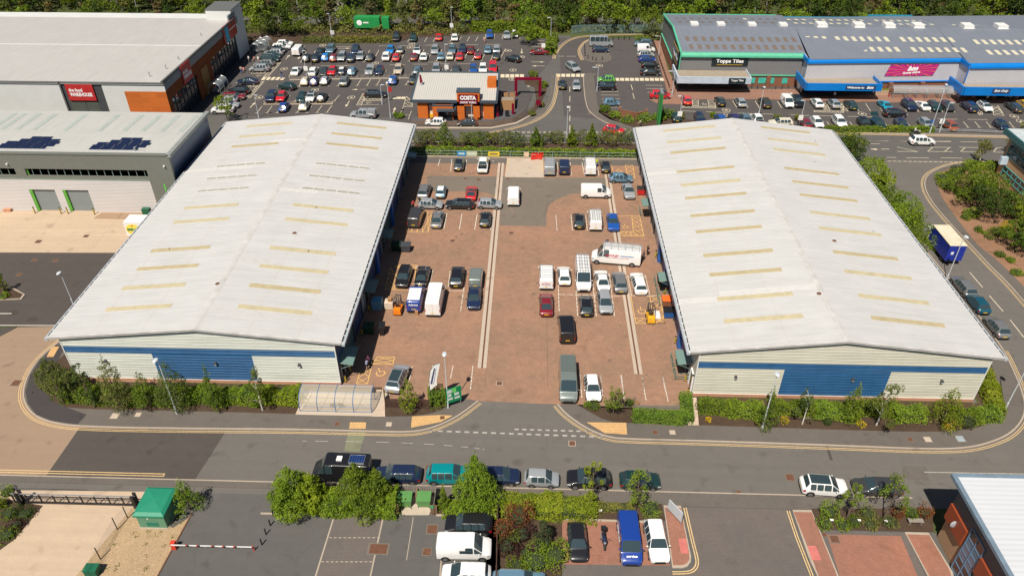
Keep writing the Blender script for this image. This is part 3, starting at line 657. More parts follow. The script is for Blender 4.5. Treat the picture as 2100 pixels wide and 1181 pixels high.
m.hexa([(-7.5,140.0,3.5),(-7.1,140.0,3.5),(-7.1,151.9,4.75),(-7.5,151.9,4.75),(-7.5,140.0,4.05),(-7.1,140.0,4.05),(-7.1,151.9,5.3),(-7.5,151.9,5.3)])
m.box(-24.2,-7.1,151.6,152.0,4.8,5.4);m.build('fascia',m_slate,cr)
m=MB().box(-9.4,-7.6,145.2,148.0,4.3,6.0);ch=m.build('plant_box',m_or,cr);MB().box(-9.5,-7.5,145.1,148.1,6.0,6.1).build('cap',m_slate,ch)
for x in(-16.5,-9.0):MB().box(x-.5,x+.5,151.9,152.3,4.9,5.6).build('roof_box',m_slate,cr)
# ---------------- tile shop
tt=thing('retail_store','tile shop with grey cladding, mint green eaves and brown rooflights','building',(44,159.5,0))
m_greyc=sheet_mat('grey_cladding_v',(.20,.20,.205),0,.4,.18,.5,.05,bump=.4)
m_roofb=sheet_mat('blue_grey_roof',(.20,.22,.265),0,.5,.14,.45,.10,bump=.4)
m_mint=flat('mint_green',(.09,.43,.27),.5,0,.1);m_bbrick=brick_mat('retail_brick',(.24,.10,.055),(.2,.085,.05),(.2,.13,.09),.225,.075,None,.01,vert=True)
MB().box(31.2,57,159.6,187.5,0,6.9).build('wall',m_greyc,tt)
F=Face((31.2,159.6),(57,159.6),(0,-1));q=lambda x:x-31.2
m=MB();F.box(m,0,25.8,0,2.4,0,.1);F.box(m,q(50),q(50.9),0,2.6,.1,.6);m.box(31.05,31.25,159.5,187.5,0,2.6);m.build('brick_base',m_bbrick,tt)
m=MB();F.box(m,q(45.5),q(57),2.45,2.65,.05,.3);m.box(30.95,31.2,159.4,187.6,2.6,2.75);m.build('green_trim',m_mint,tt)
m=MB()
for k in range(6):
 a0=math.pi/2*k/6;a1=math.pi/2*(k+1)/6;r=.75
 y0,z0=159.45-.2+r-r*math.cos(a0)-.2,6.6+r*math.sin(a0);y1,z1=159.45-.2+r-r*math.cos(a1)-.2,6.6+r*math.sin(a1)
 m.quad((31.1,y0,z0),(57.1,y0,z0),(57.1,y1,z1),(31.1,y1,z1))
m.box(31.1,57.1,159.06,159.6,6.45,6.6);m.build('curved_eaves',m_mint,tt)
m=MB()
for(y0,z0,y1,z1)in((159.4,7.3,173.2,8.8),(173.2,8.8,187.6,7.3)):
 m.hexa([(30.9,y0,z0-.25),(31.25,y0,z0-.25),(31.25,y1,z1-.25),(30.9,y1,z1-.25),(30.9,y0,z0+.08),(31.25,y0,z0+.08),(31.25,y1,z1+.08),(30.9,y1,z1+.08)])
m.box(30.9,31.1,159.2,159.45,0,7.3);m.box(31.0,58,187.4,187.75,7.1,7.4);m.build('mint_verge',m_mint,tt)
m=MB();m.hexa([(31.2,159.6,6.8),(31.4,159.6,6.8),(31.4,173.2,6.8),(31.2,173.2,6.8),(31.2,159.6,7.0),(31.4,159.6,7.0),(31.4,173.2,8.6),(31.2,173.2,8.6)])
m.hexa([(31.2,173.2,6.8),(31.4,173.2,6.8),(31.4,187.5,6.8),(31.2,187.5,6.8),(31.2,173.2,8.6),(31.4,173.2,8.6),(31.4,187.5,7.0),(31.2,187.5,7.0)]);m.build('gable_infill',m_greyc,tt)
rm=MB();slab(rm,[(31.0,159.5,7.3),(57.2,159.5,7.3),(58.5,173.2,8.8),(31.0,173.2,8.8)],.14);slab(rm,[(31.0,173.201,8.8),(58.5,173.201,8.8),(59.5,187.6,7.3),(31.0,187.6,7.3)],.14)
tr_=rm.build('roof',m_roofb,tt);m_brl=flat('brown_rooflight',(.16,.125,.1),.6,0,.3,8);m_crl=flat('cream_rooflight',(.56,.53,.40),.5,0,.08)
def zroof(y):return 7.3+(8.8-7.3)*(1-abs(y-173.2)/14.0)if False else(7.3+1.5*(y-159.5)/13.7 if y<173.2 else 8.8-1.5*(y-173.2)/14.4)
for(ya,yc)in((161.3,163.5),(165.3,167.5),(177.2,178.7),(181.5,183.0)):
 for k in range(14):
  x=32.9+k*1.78+(.3 if ya<165 else 0);m=MB();slab(m,[(x,ya,zroof(ya)+.03),(x+.85,ya,zroof(ya)+.03),(x+.85,yc,zroof(yc)+.03),(x,yc,zroof(yc)+.03)],.02)
  m.build('roof_light',m_crl if(k==9 and ya>181)else m_brl,tr_)
for x in(35.2,41.2,48.2,55.2):m=MB().box(x,x+1.7,173.6,175.6,8.4,9.2);m.build('roof_vent',m_trim,tr_)
m=MB();m.box(30.2,45.3,154.6,159.4,3.35,3.55);cn=m.build('canopy_deck',flat('canopy_felt',(.30,.25,.19),.9),tt)
m=MB();m.box(30.0,45.4,154.3,154.6,2.5,3.9);m.box(30.0,30.3,154.6,162,2.5,3.9);m.box(45.2,45.4,154.6,159.4,2.5,3.9);m.build('canopy_fascia',flat('pale_blue_fascia',(.45,.52,.6),.5,0,.12,.8),cn)
m_blk=flat('sign_black',(.012,.02,.025),.35)
CF=Face((30,154.3),(45.4,154.3),(0,-1))
m=MB();CF.box(m,10.7,14.2,2.6,3.75,.02,.12);ss=m.build('small_sign',m_blk,cn);CF.text('Topps Tiles',cn,12.45,3.25,.14,.55,m_letw,width=2.6,bold=.02)
m=MB();F.box(m,6.6,14.3,4.55,6.25,.05,.2);ss=m.build('store_sign',m_blk,tt)
F.text('Topps Tiles',ss,10.4,5.5,.22,1.05,m_letw,width=5.8,bold=.03);m=MB();F.box(m,7.7,13.2,4.75,4.85,.21,.24);m.build('sign_rule',flat('gold',(.5,.32,.03),.4),ss)
SG=Face((30.95,159.6),(30.95,187.5),(-1,0))
m=MB();SG.box(m,1.0,8.0,3.0,7.2,.02,.2);sb=m.build('side_banner',m_blk,tt)
SG.text('Topps Tiles',sb,4.5,5.2,.22,1.3,m_letw,width=6.2,bold=.03);m=MB();SG.box(m,1.0,8.0,6.95,7.2,.21,.26);SG.box(m,1.4,7.6,4.1,4.2,.21,.24);m.build('banner_trim',MATS['gold'],sb)
m=MB();F.box(m,.4,13.9,.2,2.4,.12,.16);m.build('shop_window',m_glassd,tt)
for a,c_ in((2.2,(.55,.5,.2)),(5.2,(.35,.35,.35))):m=MB();F.box(m,a,a+1.2,.4,2.0,.17,.2);m.build('poster',flat('poster%d'%int(a),c_,.5,0,.3,3),tt)
for a,b_ in((15.3,16.5),(17.2,20.6),(22.3,23.4)):m=MB();F.box(m,a,b_,.8,2.0,.12,.18);m.build('poster',flat('teal_poster',(.05,.42,.34),.5,0,.25,2),tt)
# ---------------- home store
bm=thing('retail_store','home store with blue fascia, pink sunburst sign and cream rooflights','building',(75,156,0))
m_wcl=sheet_mat('white_cladding_v',(.50,.50,.54),0,.4,.10,.5,.05,bump=.4);m_bl=flat('fascia_blue',(.0,.17,.55),.4,0,.06,.5)
P0,P1,P2,P3=(56.9,156.0),(89.2,158.0),(89.2,154.0),(130,156.2)
MB().prism([P0,P1,P2,P3,(130,190),(59,186)],0,6.9).build('wall',m_wcl,bm)
F=Face(P0,P1,(0,-1));F2=Face(P2,P3,(0,-1))
def curved(face,a,b_,mat,name,par):
 m=MB()
 for k in range(6):
  a0,a1=math.pi/2*k/6,math.pi/2*(k+1)/6;r=.75
  t0,z0,t1,z1=.3-r+r*math.cos(a0),6.6+r*math.sin(a0),.3-r+r*math.cos(a1),6.6+r*math.sin(a1)
  m.quad(face.p(a,t0,z0),face.p(b_,t0,z0),face.p(b_,t1,z1),face.p(a,t1,z1))
 face.box(m,a,b_,6.45,6.6,0,.3);return m.build(name,mat,par)
curved(F,0,F.L,m_bl,'curved_eaves',bm);curved(F2,0,F2 .L,m_bl,'curved_eaves',bm)
m=MB();F.box(m,0,F.L,0,2.3,0,.08);F2 .box(m,0,F2 .L,0,2.3,0,.08)
for a in(18.2,25,30.5):F.box(m,a,a+.9,0,2.3,.08,.7)
for a in(2,6.5,11,16):F2 .box(m,a,a+.8,0,2.3,.08,.9)
m.build('brick_base',m_bbrick,bm)
m=MB();F.box(m,16.5,F.L,2.3,2.5,0,.3);m.box(88.9,89.2,154.0,158,6.4,7.3);m.box(89.05,89.2,153.95,154.1,3.4,6.6);m.box(56.7,56.95,155.8,159.4,6.4,7.3);m.build('blue_trim',m_bl,bm)
rm=MB();slab(rm,[(P0[0]+.3,P0[1],7.35),(P1[0],P1[1],7.35),(90,173.5,8.8),(58.5,173.2,8.8)],.14);slab(rm,[(89.2,153.9,7.1),(130,156.2,7.1),(130,173.6,8.8),(90.001,173.5,8.8)],.14)
slab(rm,[(58.5,173.201,8.8),(130,173.8,8.8),(130,190,7.3),(59.5,186,7.3)],.14);br=rm.build('roof',m_roofb,bm)
def zb(x,y):return 7.35+1.45*(y-157)/16.4 if y<173.4 else 8.8-1.5*(y-173.4)/15
LT=[]
for x0_,n,gap in((59.3,3,1.75),(65.6,7,1.75),(79.6,7,1.75),(95.0,12,1.75)):
 for k in range(n):
  x=x0_+k*gap;dy=0 if x<92 else-1.0
  for(ya,yc,dx)in((160.3+dy,162.6+dy,.4),(165.6+dy,168.0+dy,0),(176.6,178.0,0),(180.6,182.2,-.4)):
   m=MB();X=x+dx;slab(m,[(X,ya,zb(X,ya)+.04),(X+.85,ya,zb(X,ya)+.04),(X+.85,yc,zb(X,yc)+.04),(X,yc,zb(X,yc)+.04)],.02);m.build('roof_light',m_crl,br)
for x in(63.5,71.8,78.6,85,96,103.5):m=MB().box(x,x+2.2,173.4,175.8,8.5,9.4);m.box(x-.2,x+2.4,173.1,173.4,8.5,8.8);m.build('roof_vent',m_trim,br)
m=MB();m.box(59.5,80,185.9,186.2,7.0,7.45);m.box(80,90.5,187.4,187.7,7.0,7.6);m.build('rear_parapet',flat('teal_trim',(.02,.22,.34),.5),br)
m=MB();m.box(56.2,71.2,151.6,156.4,3.0,3.2);cn=m.build('canopy_deck',MATS['canopy_felt'],bm)
m=MB();m.box(56.0,71.4,151.3,151.6,2.4,3.9);m.box(55.8,56.1,151.3,158.6,2.4,3.9);m.box(71.2,71.4,151.6,156.3,2.4,3.9);m.build('canopy_fascia',m_bl,cn)
CF=Face((56,151.3),(71.4,151.3),(0,-1));m=MB();CF.box(m,8,14.2,2.75,3.6,.01,.08);s=m.build('sign_panel',flat('sign_navy',(.0,.04,.22),.4),cn)
CF.text('Welcome to',cn,10.0,3.17,.1,.55,m_letw,width=3.5,bold=.04);CF.text('bm',cn,12.95,3.2,.1,.75,m_letw,width=1.4,bold=.05,shear=.3)
m=MB();m.box(87.6,108,150.4,153.9,3.0,3.2);cn2=m.build('canopy_deck',MATS['canopy_felt'],bm)
m=MB();m.box(87.4,108,150.1,150.4,2.2,3.9);m.box(87.1,87.5,150.1,156.5,2.2,3.9);m.build('canopy_fascia',m_bl,cn2)
CF=Face((87.4,150.1),(108,150.1),(0,-1));m=MB();CF.box(m,5.7,9.2,2.7,3.7,.01,.08);s=m.build('sign_panel',MATS['sign_navy'],cn2);CF.text('Exit Only',cn2,7.45,3.2,.1,.65,m_letw,width=2.8,bold=.03,shear=.25)
m=MB();a0,a1,z0,z1=17.3,27.6,3.6,6.0;t=.1
q=lambda a,z,tt_=.12:F.p(a+(z-4.8)*.30,tt_,z)
m.quad(q(a0,z0),q(a1,z0),q(a1,z1),q(a0,z1));m.quad(q(a0,z0,.0),q(a0,z0),q(a0,z1),q(a0,z1,.0));m.quad(q(a0,z1,.0),q(a0,z1),q(a1,z1),q(a1,z1,.0));m.quad(q(a1,z0),q(a1,z0,0),q(a1,z1,0),q(a1,z1))
sg=m.build('sunburst_sign',flat('sign_purple',(.10,.02,.22),.45,0,.02),bm);ca,cz=(a0+a1)/2,(z0+z1)/2
def edge(th):
 c_,s_=math.cos(th),math.sin(th);k=min((a1-a0)/2/max(1e-6,abs(c_)),(z1-z0)/2/max(1e-6,abs(s_)));return ca+c_*k,cz+s_*k
for mi,off in((0,0),):
 m=MB()
 n_=28
 for k in range(n_):
  th0=2*math.pi*k/n_;th1=th0+math.pi/n_*1.15
  f_=lambda th:math.atan2(math.sin(th),math.cos(th)*2.6)
  e0,e1=edge(f_(th0)),edge(f_(th1));m.cur=k%2;m.quad(q(ca,cz,.135),q(*e0,.135),q(*e1,.135))
 m.build('sunburst_ray',[flat('ray_pink',(.75,.01,.22),.45,0,.02),flat('ray_coral',(.85,.09,.12),.45,0,.02)],sg)
F.text('bm',sg,ca+.1,cz+.38,.16,1.25,m_letw,width=2.3,bold=.07,shear=.3,tilt=.04);F.text('home store',sg,ca,cz-.48,.16,.62,m_letw,width=3.7,bold=.05,shear=.3,tilt=.06)
m=MB();F.box(m,.2,15.5,.1,2.3,.1,.14);w1=m.build('shop_window',m_glassd,bm);F2 .box(m2:=MB(),2.9,20,.1,2.3,.1,.14);m2 .build('shop_window',m_glassd,bm)
m=MB();F.box(m,1.2,6.3,.1,2.3,.145,.16);m.build('window_banner',flat('banner_navy',(.01,.02,.16),.4),w1)
F.text('Big Brands',w1,3.4,1.85,.18,.5,flat('pale_lettering',(.5,.55,.75),.5),width=3.6,bold=.02);F.text('Big Savings',w1,3.9,1.1,.18,.45,MATS['teal_poster'],width=3.2,bold=.02)
F2 .box(m:=MB(),4,30,2.25,2.4,.1,.6);m.build('door_head',m_bl,bm)
# ---------------- office, bottom right
ro=thing('office_building','modern office corner with white roof, dark cladding, terracotta panels and tan brick','building',(45,35,0))
m_tanb=brick_mat('tan_brick',(.42,.27,.15),(.38,.24,.13),(.42,.32,.22),.225,.075,None,.01,vert=True)
FX=38.4
MB().box(FX+.02,60,18,44.6,0,7.2).build('wall',m_tanb,ro)
W_=Face((FX,44.62),(FX,18),(-1,0))
m=MB();W_.box(m,-.02,26.5,4.7,6.35,0,.12);m.build('grey_cladding',flat('cladding_grey',(.085,.085,.09),.5),ro)
m=MB();W_.box(m,-.02,26.5,6.35,7.25,0,.13);m.build('dark_cladding',flat('cladding_dark',(.04,.04,.05),.5),ro)
for a,b_ in((.0,3.0),(5.6,26)):m=MB();W_.box(m,a,b_,3.0,4.9,.02,.32);m.build('terracotta_panel',flat('terracotta',(.27,.055,.02),.5,0,.05),ro)
m=MB();W_.box(m,3.3,5.4,.2,5.7,.0,.14);g_=m.build('stair_window',m_glassd,ro);m=MB()
for a in(3.3,4.35,5.4):W_.box(m,a-.05,a+.05,.2,5.7,.1,.2)
for z in(.2,1.2,2.1,2.9,3.7,4.6,5.7):W_.box(m,3.3,5.4,z-.05,z+.05,.1,.19)
m.build('mullion',flat('blue_frame',(.12,.2,.3),.4),g_);m=MB();W_.box(m,3.36,5.34,2.2,4.5,.141,.15);m.build('blue_pane',glass_mat('blue_glass',(.10,.17,.25),.1),g_)
m=MB();slab(m,[(38.0,17,7.55),(60,17,7.55),(60,45.4,7.55),(38.0,45.4,7.55)],.1);rf=m.build('roof',sheet_mat('white_roof_sheet',(.58,.60,.63),1,.5,.06,.4,.04,bump=.5),ro)
m=MB();m.box(37.7,38.1,17,45.7,7.25,7.6);m.box(38.1,60,45.35,45.75,7.25,7.6);m.build('gutter',flat('gutter_blue',(.16,.22,.28),.4),rf)
m=MB();m.ball((38.0,43.1,3.9),.32,.12,.42,10,6);m.tube([(38.4,43.1,3.6),(38.05,43.1,3.85)],.03,6);m.build('satellite_dish',flat('dish_grey',(.35,.37,.4),.5),ro)
for y,z in((38.6,1.0),(37.2,2.2)):MB().ball((38.2,y,z),.2,.14,.2,8,5).build('wall_light',m_whitep,ro)
# ---------------- office, right edge
bo=thing('office_building','tan brick office with teal framed windows on the far right edge','building',(84,112,0))
MB().box(79.6,110,96,118.9,0,8.0).build('wall',brick_mat('office_brick',(.56,.37,.2),(.52,.34,.18),(.42,.32,.22),.225,.075,None,.01,vert=True),bo)
W_=Face((79.6,118.9),(79.6,96),(-1,0))
for z0,z1,a0,a1 in((1.0,2.7,1.5,14),(4.4,6.6,1.0,14)):
 m=MB();W_.box(m,a0,a1,z0,z1,.0,.04);g_=m.build('window',m_glassd,bo);m=MB()
 for k in range(10):W_.box(m,a0+(a1-a0)*k/9-.05,a0+(a1-a0)*k/9+.05,z0,z1,.02,.12)
 for z in(z0,(z0+z1)/2,z1):W_.box(m,a0,a1,z-.06,z+.06,.02,.12)
 m.build('frame',flat('teal_frame',(.08,.32,.32),.4),g_)
m=MB();slab(m,[(78.9,95,8.3),(112,95,8.3),(112,119.6,8.3),(78.9,119.6,8.3)],.2);rf=m.build('roof',flat('office_roof',(.45,.5,.52),.6),bo)
MB().box(78.7,79.0,95,119.8,7.4,8.35).build('fascia',flat('teal_fascia',(.03,.12,.13),.4),rf)
m=MB();W_.box(m,1.4,2.0,3.0,4.3,.05,1.2);m.build('sign_box',flat('sign_pale',(.45,.55,.65),.4),bo)
#  near car parks and street furniture
def prismG(name,pts,z0,z1,mat):return struct(name,MB().prism(pg(pts),z0,z1),mat)
sheet('road',rect(-90,110,8,47.7),-.008,m_asph_mid)
ky=G(1460,1013).y;ky2=G(1460,1040).y
struct('pavement',MB().prism([(-90,ky+.15),(37.9,ky+.05),(37.9,ky2),(11.6,ky2),(-20.5,ky2+.9),(-90,ky2+1.1)],-.02,.07),m_foot)
struct('kerb',MB().prism([(-90,ky+.26),(37.9,ky+.16),(37.9,ky+.03),(-90,ky+.13)],-.02,.085),m_kerb)
mb=MB();y0=G(336,976).y
mb.box(-70,G(336,976).x,y0-.05,y0+.05,.011,.013).box(-70,G(336,976).x,y0+.24,y0+.34,.011,.013).box(G(336,976).x-.1,G(336,976).x,y0-.05,y0+.34,.0131,.0135);struct('road_marking',mb,m_yel)
prismG('driveway',[cp('L3',*q)for q in[(-300,475),(240,470),(1130,480),(1060,590),(1005,618),(560,1160),(-400,1160),(-400,930),(0,930),(110,850),(220,720),(330,590),(100,545),(-300,545)]],-.02,.04,m_conc)
prismG('gravel_bed',[cp('L3',*q)for q in[(1010,612),(1075,590),(1330,760),(1440,690),(1480,645),(1200,1160),(560,1160)]],-.02,.05,m_gravel)
sheet('car_park',pg([cp('L3',*q)for q in[(1480,648),(2100,655)]]+[cp('B1',*q)for q in[(1100,590),(1800,592),(1760,1180),(0,1180)]]+[cp('L3',1200,1180)]),.004,m_asph_mid)
prismG('planting_bed',[cp('L3',*q)for q in[(-300,545),(60,540),(330,590),(220,720),(110,850),(0,930),(-400,930)]],-.02,.09,m_soil)
mb=MB()
for a,b in(((1480,640),(1200,1150)),):mb.line(cg('L3',*a),cg('L3',*b),.12,.06)
struct('edging',mb,m_rust)
struct('kerb',MB().prism([cg('B1',-20,568),cg('B1',1000,580),cg('B1',1000,592),cg('B1',-20,580)],0,.1).prism([cg('B1',1330,580),cg('B1',1800,582),cg('B1',1800,594),cg('B1',1330,594)],0,.1),m_kerb)
sheet('block_paving',pg([cp('B1',*q)for q in[(545,592),(920,600),(812,1160),(368,1160)]]),.009,m_blockgrey)
mb=MB()
for a,b in(((545,592),(368,1160)),((922,600),(800,1160)),((1370,910),(1350,1160))):mb.line(cg('B1',*a),cg('B1',*b),.14,.014)
for(y,x0,x1)in((757,505,880),(942,445,850)):
 x=x0
 while x<x1:mb.line(cg('B1',x,y),cg('B1',x+22,y+.3),.09,.0142);x+=37
struct('bay_marking',mb,m_kerb)
sheet('asphalt_joint',[cg('B1',1150,600),cg('B1',1156,600),cg('B1',1104,930),cg('B1',1098,930)],.01,m_kerb)
struct('planting_bed',MB().prism([cg('B1',*q)for q in[(110,440),(1040,470),(1000,575),(90,560)]],0,.09),m_soil)
struct('planting_bed',MB().prism([cg('B1',*q)for q in[(1330,460),(1800,470)]]+[cg('B2',*q)for q in[(1500,560),(1530,700),(640,690),(640,1200),(90,1200),(80,600)]]+[cg('B1',1800,580),cg('B1',1330,578)],0,.09),m_soil)
prismG('bin_store_slab',[cp('B1',*q)for q in[(1040,440),(1330,440),(1275,585),(1070,585)]],0,.07,m_conc2)
sheet('parking_bays',pg([cp('B2',*q)for q in[(640,690),(1345,712),(1575,1087),(650,1078)]]),.01,m_brickred)
sheet('block_paving',pg([cp('B2',*q)for q in[(650,1078),(1575,1087),(1600,1250),(640,1250)]]),.01,m_blockgrey)
sheet('block_paving',pg([cp('B2',*q)for q in[(1690,585),(2600,600)]]+[cp('B3',*q)for q in[(505,480),(680,1000)]]+[cp('B2',*q)for q in[(1560,1300),(1500,1180),(1740,1130),(1790,1050)]]),.006,m_blockgrey)
struct('kerb',MB().prism([cg('B2',*q)for q in[(640,684),(1345,706),(1345,722),(640,700)]],0,.1),m_kerb)
def pen(pts,mat,kmat=m_kerb):
 P=[G(*q)for q in pts];struct('kerb',MB().prism(P,0,.1),kmat)
 c=sum(P,Vector())/len(P);Q=[p+(c-p).normalized()*.28 for p in P];struct('footpath',MB().prism(Q,0,.104),mat)
 return P
pen([cp('B2',*q)for q in[(1515,575),(1665,578),(1700,760),(1752,1010),(1750,1060),(1722,1098),(1680,1112),(1590,1112)]],m_brickred)
pen([cp('B3',*q)for q in[(540,478),(668,480),(850,920),(870,1000),(740,1000),(700,905),(650,800)]],m_brickred)
sheet('tactile_paving',pg([cp('B2',*q)for q in[(1640,862),(1710,862),(1730,990),(1665,990)]]),.112,flat('pink_tactile',(.5,.15,.13),.85))
sheet('tactile_paving',pg([cp('B3',*q)for q in[(640,722),(698,722),(735,818),(672,818)]]),.112,MATS['pink_tactile'])
yl=MB()
for o in(0,.22):
 yl.strip(smooth([cg('B2',*q)for q in[(1690+o*0,590),(1760,900),(1798,1040),(1790,1100),(1740,1140),(1590,1142)]],2),.1,.016,-.0+(.22 if o else 0))
 yl.strip([cg('B3',*q)for q in[(505,482),(560,650),(665,920)]],.1,.016,(.22 if o else 0))
struct('road_marking',yl,m_yel)
sheet('block_paving',pg([cp('B3',*q)for q in[(725,610),(1300,632),(1470,1000),(890,1000),(760,690)]]),.006,m_blockgrey)
sheet('parking_bays',pg([cp('B3',*q)for q in[(775,640),(1270,652),(1400,960),(870,960)]]),.012,m_brickred)
pen([cp('B3',*q)for q in[(1295,628),(1455,632),(1620,900),(1640,1000),(1490,1000)]],m_brickred)
struct('planting_bed',MB().prism([cg('B3',*q)for q in[(665,470),(1480,470),(1490,625),(725,608)]],0,.09),m_soil)
struct('lawn',MB().prism([cg('B3',*q)for q in[(1480,470),(1640,470),(1560,650),(1490,625)]],0,.05),m_grass)
mb=MB()
def dash(a,b,n,w=.12,fill=.55,z=.012,m=None):
 a=Vector(a);b=Vector(b)
 for k in range(n):mb.line(a+(b-a)*(k/n),a+(b-a)*((k+fill)/n),w,z)
dash(G(880,883),G(1245,896),20,.22);dash(G(1055,880),G(1230,885),11,.2)
struct('give_way_line',mb,m_whiteold)
mb=MB();P=smooth([cg('B1',*q)for q in[(300,15),(830,20),(1200,35),(1500,55),(1700,78)]])
for a,b in zip(P[::2],P[1::2]):mb.line(a,b,.07,.012)
mb.line(cg('B3',1430,222),cg('B3',2300,238),.1,.012);struct('centre_line',mb,m_whiteold)
sheet('road_patch',pg([(714,886),(751,884),(737,926),(706,924)]),.009,ground_mat('greenish_patch',(.20,.21,.14),.2,.1,20))
sheet('road_patch',[cg('F5',*q)for q in[(875,745),(890,745),(925,850),(905,850)]],.009,m_asph_dark)
for i,q in enumerate(('600,1100 622,1100 600,1181 574,1181','1850,955 1900,957 1906,985 1852,983','30,1000 34,1000 180,1003 178,1006','1990,700 2010,700 2034,742 2012,744','1206,150 1214,150 1216,235 1206,235')):
 sheet('road_patch',pg(pts2(q)),.0092+.0004*i,[m_asph_mid,m_foot,m_asph_dark][i%3])
tm=MB()
for(k,cx,cy,r,a0,a1)in(('Z',980,330,6.5,100,165),('Z',1010,420,8.0,95,150),('Z',900,260,5.0,80,150),('X',500,900,7.5,20,80),('Y',1300,800,8,130,200)):
 c=cg(k,cx,cy);tm.strip([c+Vector((r*math.cos(math.radians(a0+(a1-a0)*i/14)),r*math.sin(math.radians(a0+(a1-a0)*i/14)),0))for i in range(15)],.09,.0145)
struct('tyre_mark',tm,flat('tyre_mark',(.24,.15,.10),.9,0,.15,3))
om=MB()
for _ in range(46):
 c=Vector((R.uniform(-20,17),R.uniform(64,119),0));r=R.uniform(.1,.38);om.poly([c+Vector((r*math.cos(t)*R.uniform(.6,1.2),r*math.sin(t)*R.uniform(.6,1.2),0))for t in[k*.7 for k in range(9)]],.0136+.00001*_)
struct('oil_stain',om,flat('oil_stain',(.19,.12,.085),.7,0,.2,3))
mb=MB()
def ln(k,a,b,w=.09,z=.016):mb.line(cg(k,*a),cg(k,*b),w,z)
def dl(k,a,b,n,w=.09,z=.016):
 a=cg(k,*a);b=cg(k,*b)
 for i in range(n):mb.line(a+(b-a)*(i/n),a+(b-a)*((i+.78)/n),w,z)
for a,b in(((380,858),(355,982)),((502,860),(480,985)),((625,862),(604,988)),((748,866),(732,990)),((325,420),(308,475)),((420,420),(410,520)),((540,425),(530,500)),((755,432),(752,440)),((1272,445),(1270,545)),((1375,445),(1385,550)),((1470,445),(1492,552)),((1590,450),(1608,553))):ln('Y',a,b)
for x in(1260,1382,1500,1625):dl('Y',(x,872),(x+10+(x-1260)*.02,1000),7)
for a,b in(((740,212),(720,300)),((880,212),(862,350)),((1010,215),(962,552)),((1135,350),(1110,555)),((620,175),(600,200)),((690,380),(665,545)),((545,400),(522,540)),((870,378),(1000,380)),((738,980),(705,1150)),((902,985),(880,1090)),((1062,985),(1042,1180)),((572,990),(548,1100))):dl('Z',a,b,7)
for a,b in(((312,360),(320,590)),((446,400),(460,625)),((575,375),(602,630)),((698,300),(740,630)),((840,315),(868,470)),((972,312),(1005,460)),((320,457),(790,470)),((790,466),(1095,468)),((480,1055),(486,1180)),((632,1062),(645,1180)),((787,1068),(802,1181)),((945,1074),(965,1180)),((1103,1078),(1122,1181))):dl('X',a,b,8)
for a,b in(((975,405),(1000,630)),((1165,415),(1205,645)),((1360,418),(1410,652)),((780,400),(800,600)),((590,390),(606,620))):dl('F4',a,b,9)
struct('bay_marking',mb,m_white)
mb=MB()
def hatch(k,q,n,closed=True):
 """hatched box from 4 px corners"""
 P=[cg(k,*a)for a in q]
 for a,b in zip(P,P[1:]+P[:1]):mb.line(a,b,.09,.0155)
 for i in range(n):
  a0=P[0]+(P[3]-P[0])*(i/n);a1=P[0]+(P[3]-P[0])*((i+1)/n);b0=P[1]+(P[2]-P[1])*(i/n);b1=P[1]+(P[2]-P[1])*((i+1)/n)
  mb.line(a0,b1,.08,.0158);mb.line(a1,b0,.08,.0161)
hatch('Y',[(1820,470),(1880,470),(1900,575),(1840,560)],3);hatch('Y',[(1872,876),(1935,876),(1970,1040),(1885,1000)],4);hatch('Y',[(1770,1005),(1770,1040),(1970,1040),(1890,1003)],4)
hatch('Y',[(45,1005),(120,850),(260,850),(228,1010)],4);ln('Y',(1770,880),(1875,877));ln('Y',(1710,475),(1720,520))
hatch('Z',[(290,912),(430,914),(415,972),(255,970)],2);hatch('Z',[(150,1035),(240,1010),(210,1130),(120,1130)],2)
hatch('Z',[(430,175),(610,172),(590,205),(450,200)],3);hatch('Z',[(395,190),(450,260),(425,372),(355,365)],4);ln('Z',(425,368),(545,374));ln('Z',(600,200),(590,320))
hatch('X',[(1005,466),(1080,466),(1122,676),(1040,676)],4);hatch('X',[(893,636),(900,676),(1122,676),(1110,634)],3);ln('X',(862,466),(900,676));ln('X',(770,-10),(770,14));ln('X',(770,14),(960,14))
def disabled(k,x,y,s,rot=0,z=.0165):
 c=cg(k,x,y);M_=Matrix.Rotation(rot,3,'Z');q=lambda a,b:c+M_@Vector((a*s,b*s,0))
 P=[q(.35*math.cos(t),.35*math.sin(t)-.1)for t in[math.pi*(.75+k_*.155)for k_ in range(9)]];mb.strip(P,.09*s,z)
 mb.strip([q(-.08,.6),q(-.05,.1),q(.3,.1),(q(.42,-.35))],.09*s,z+.0004)
disabled('Y',1820,963,1.2);disabled('Y',1770,512,1.2);disabled('Z',315,1038,1.4,.3);disabled('X',945,580,1.4)
for x in(905,950,1060,1110):
 for y in(430,470,510):ln('Y',(x,y),(x+30,y),.1,.022)
ln('Y',(868,520),(875,410),.1,.022);ln('Y',(1150,520),(1150,400),.1,.022)
struct('bay_marking',mb,m_yelold)
mb=MB()
for a,b,n in(((1196,500),(1147,800),60),):pass
P0,P1=cg('Z',1222,330),cg('Z',1158,1170)
for k in range(46):mb.line(P0+(P1-P0)*(k/46),P0+(P1-P0)*((k+.5)/46),.07,.016)
P0,P1=cg('X',225,420),cg('X',234,1170)
for k in range(40):mb.line(P0+(P1-P0)*(k/40),P0+(P1-P0)*((k+.5)/40),.07,.016)
struct('sett_line',mb,flat('sett_dark',(.09,.07,.06),.9))
mb=MB()
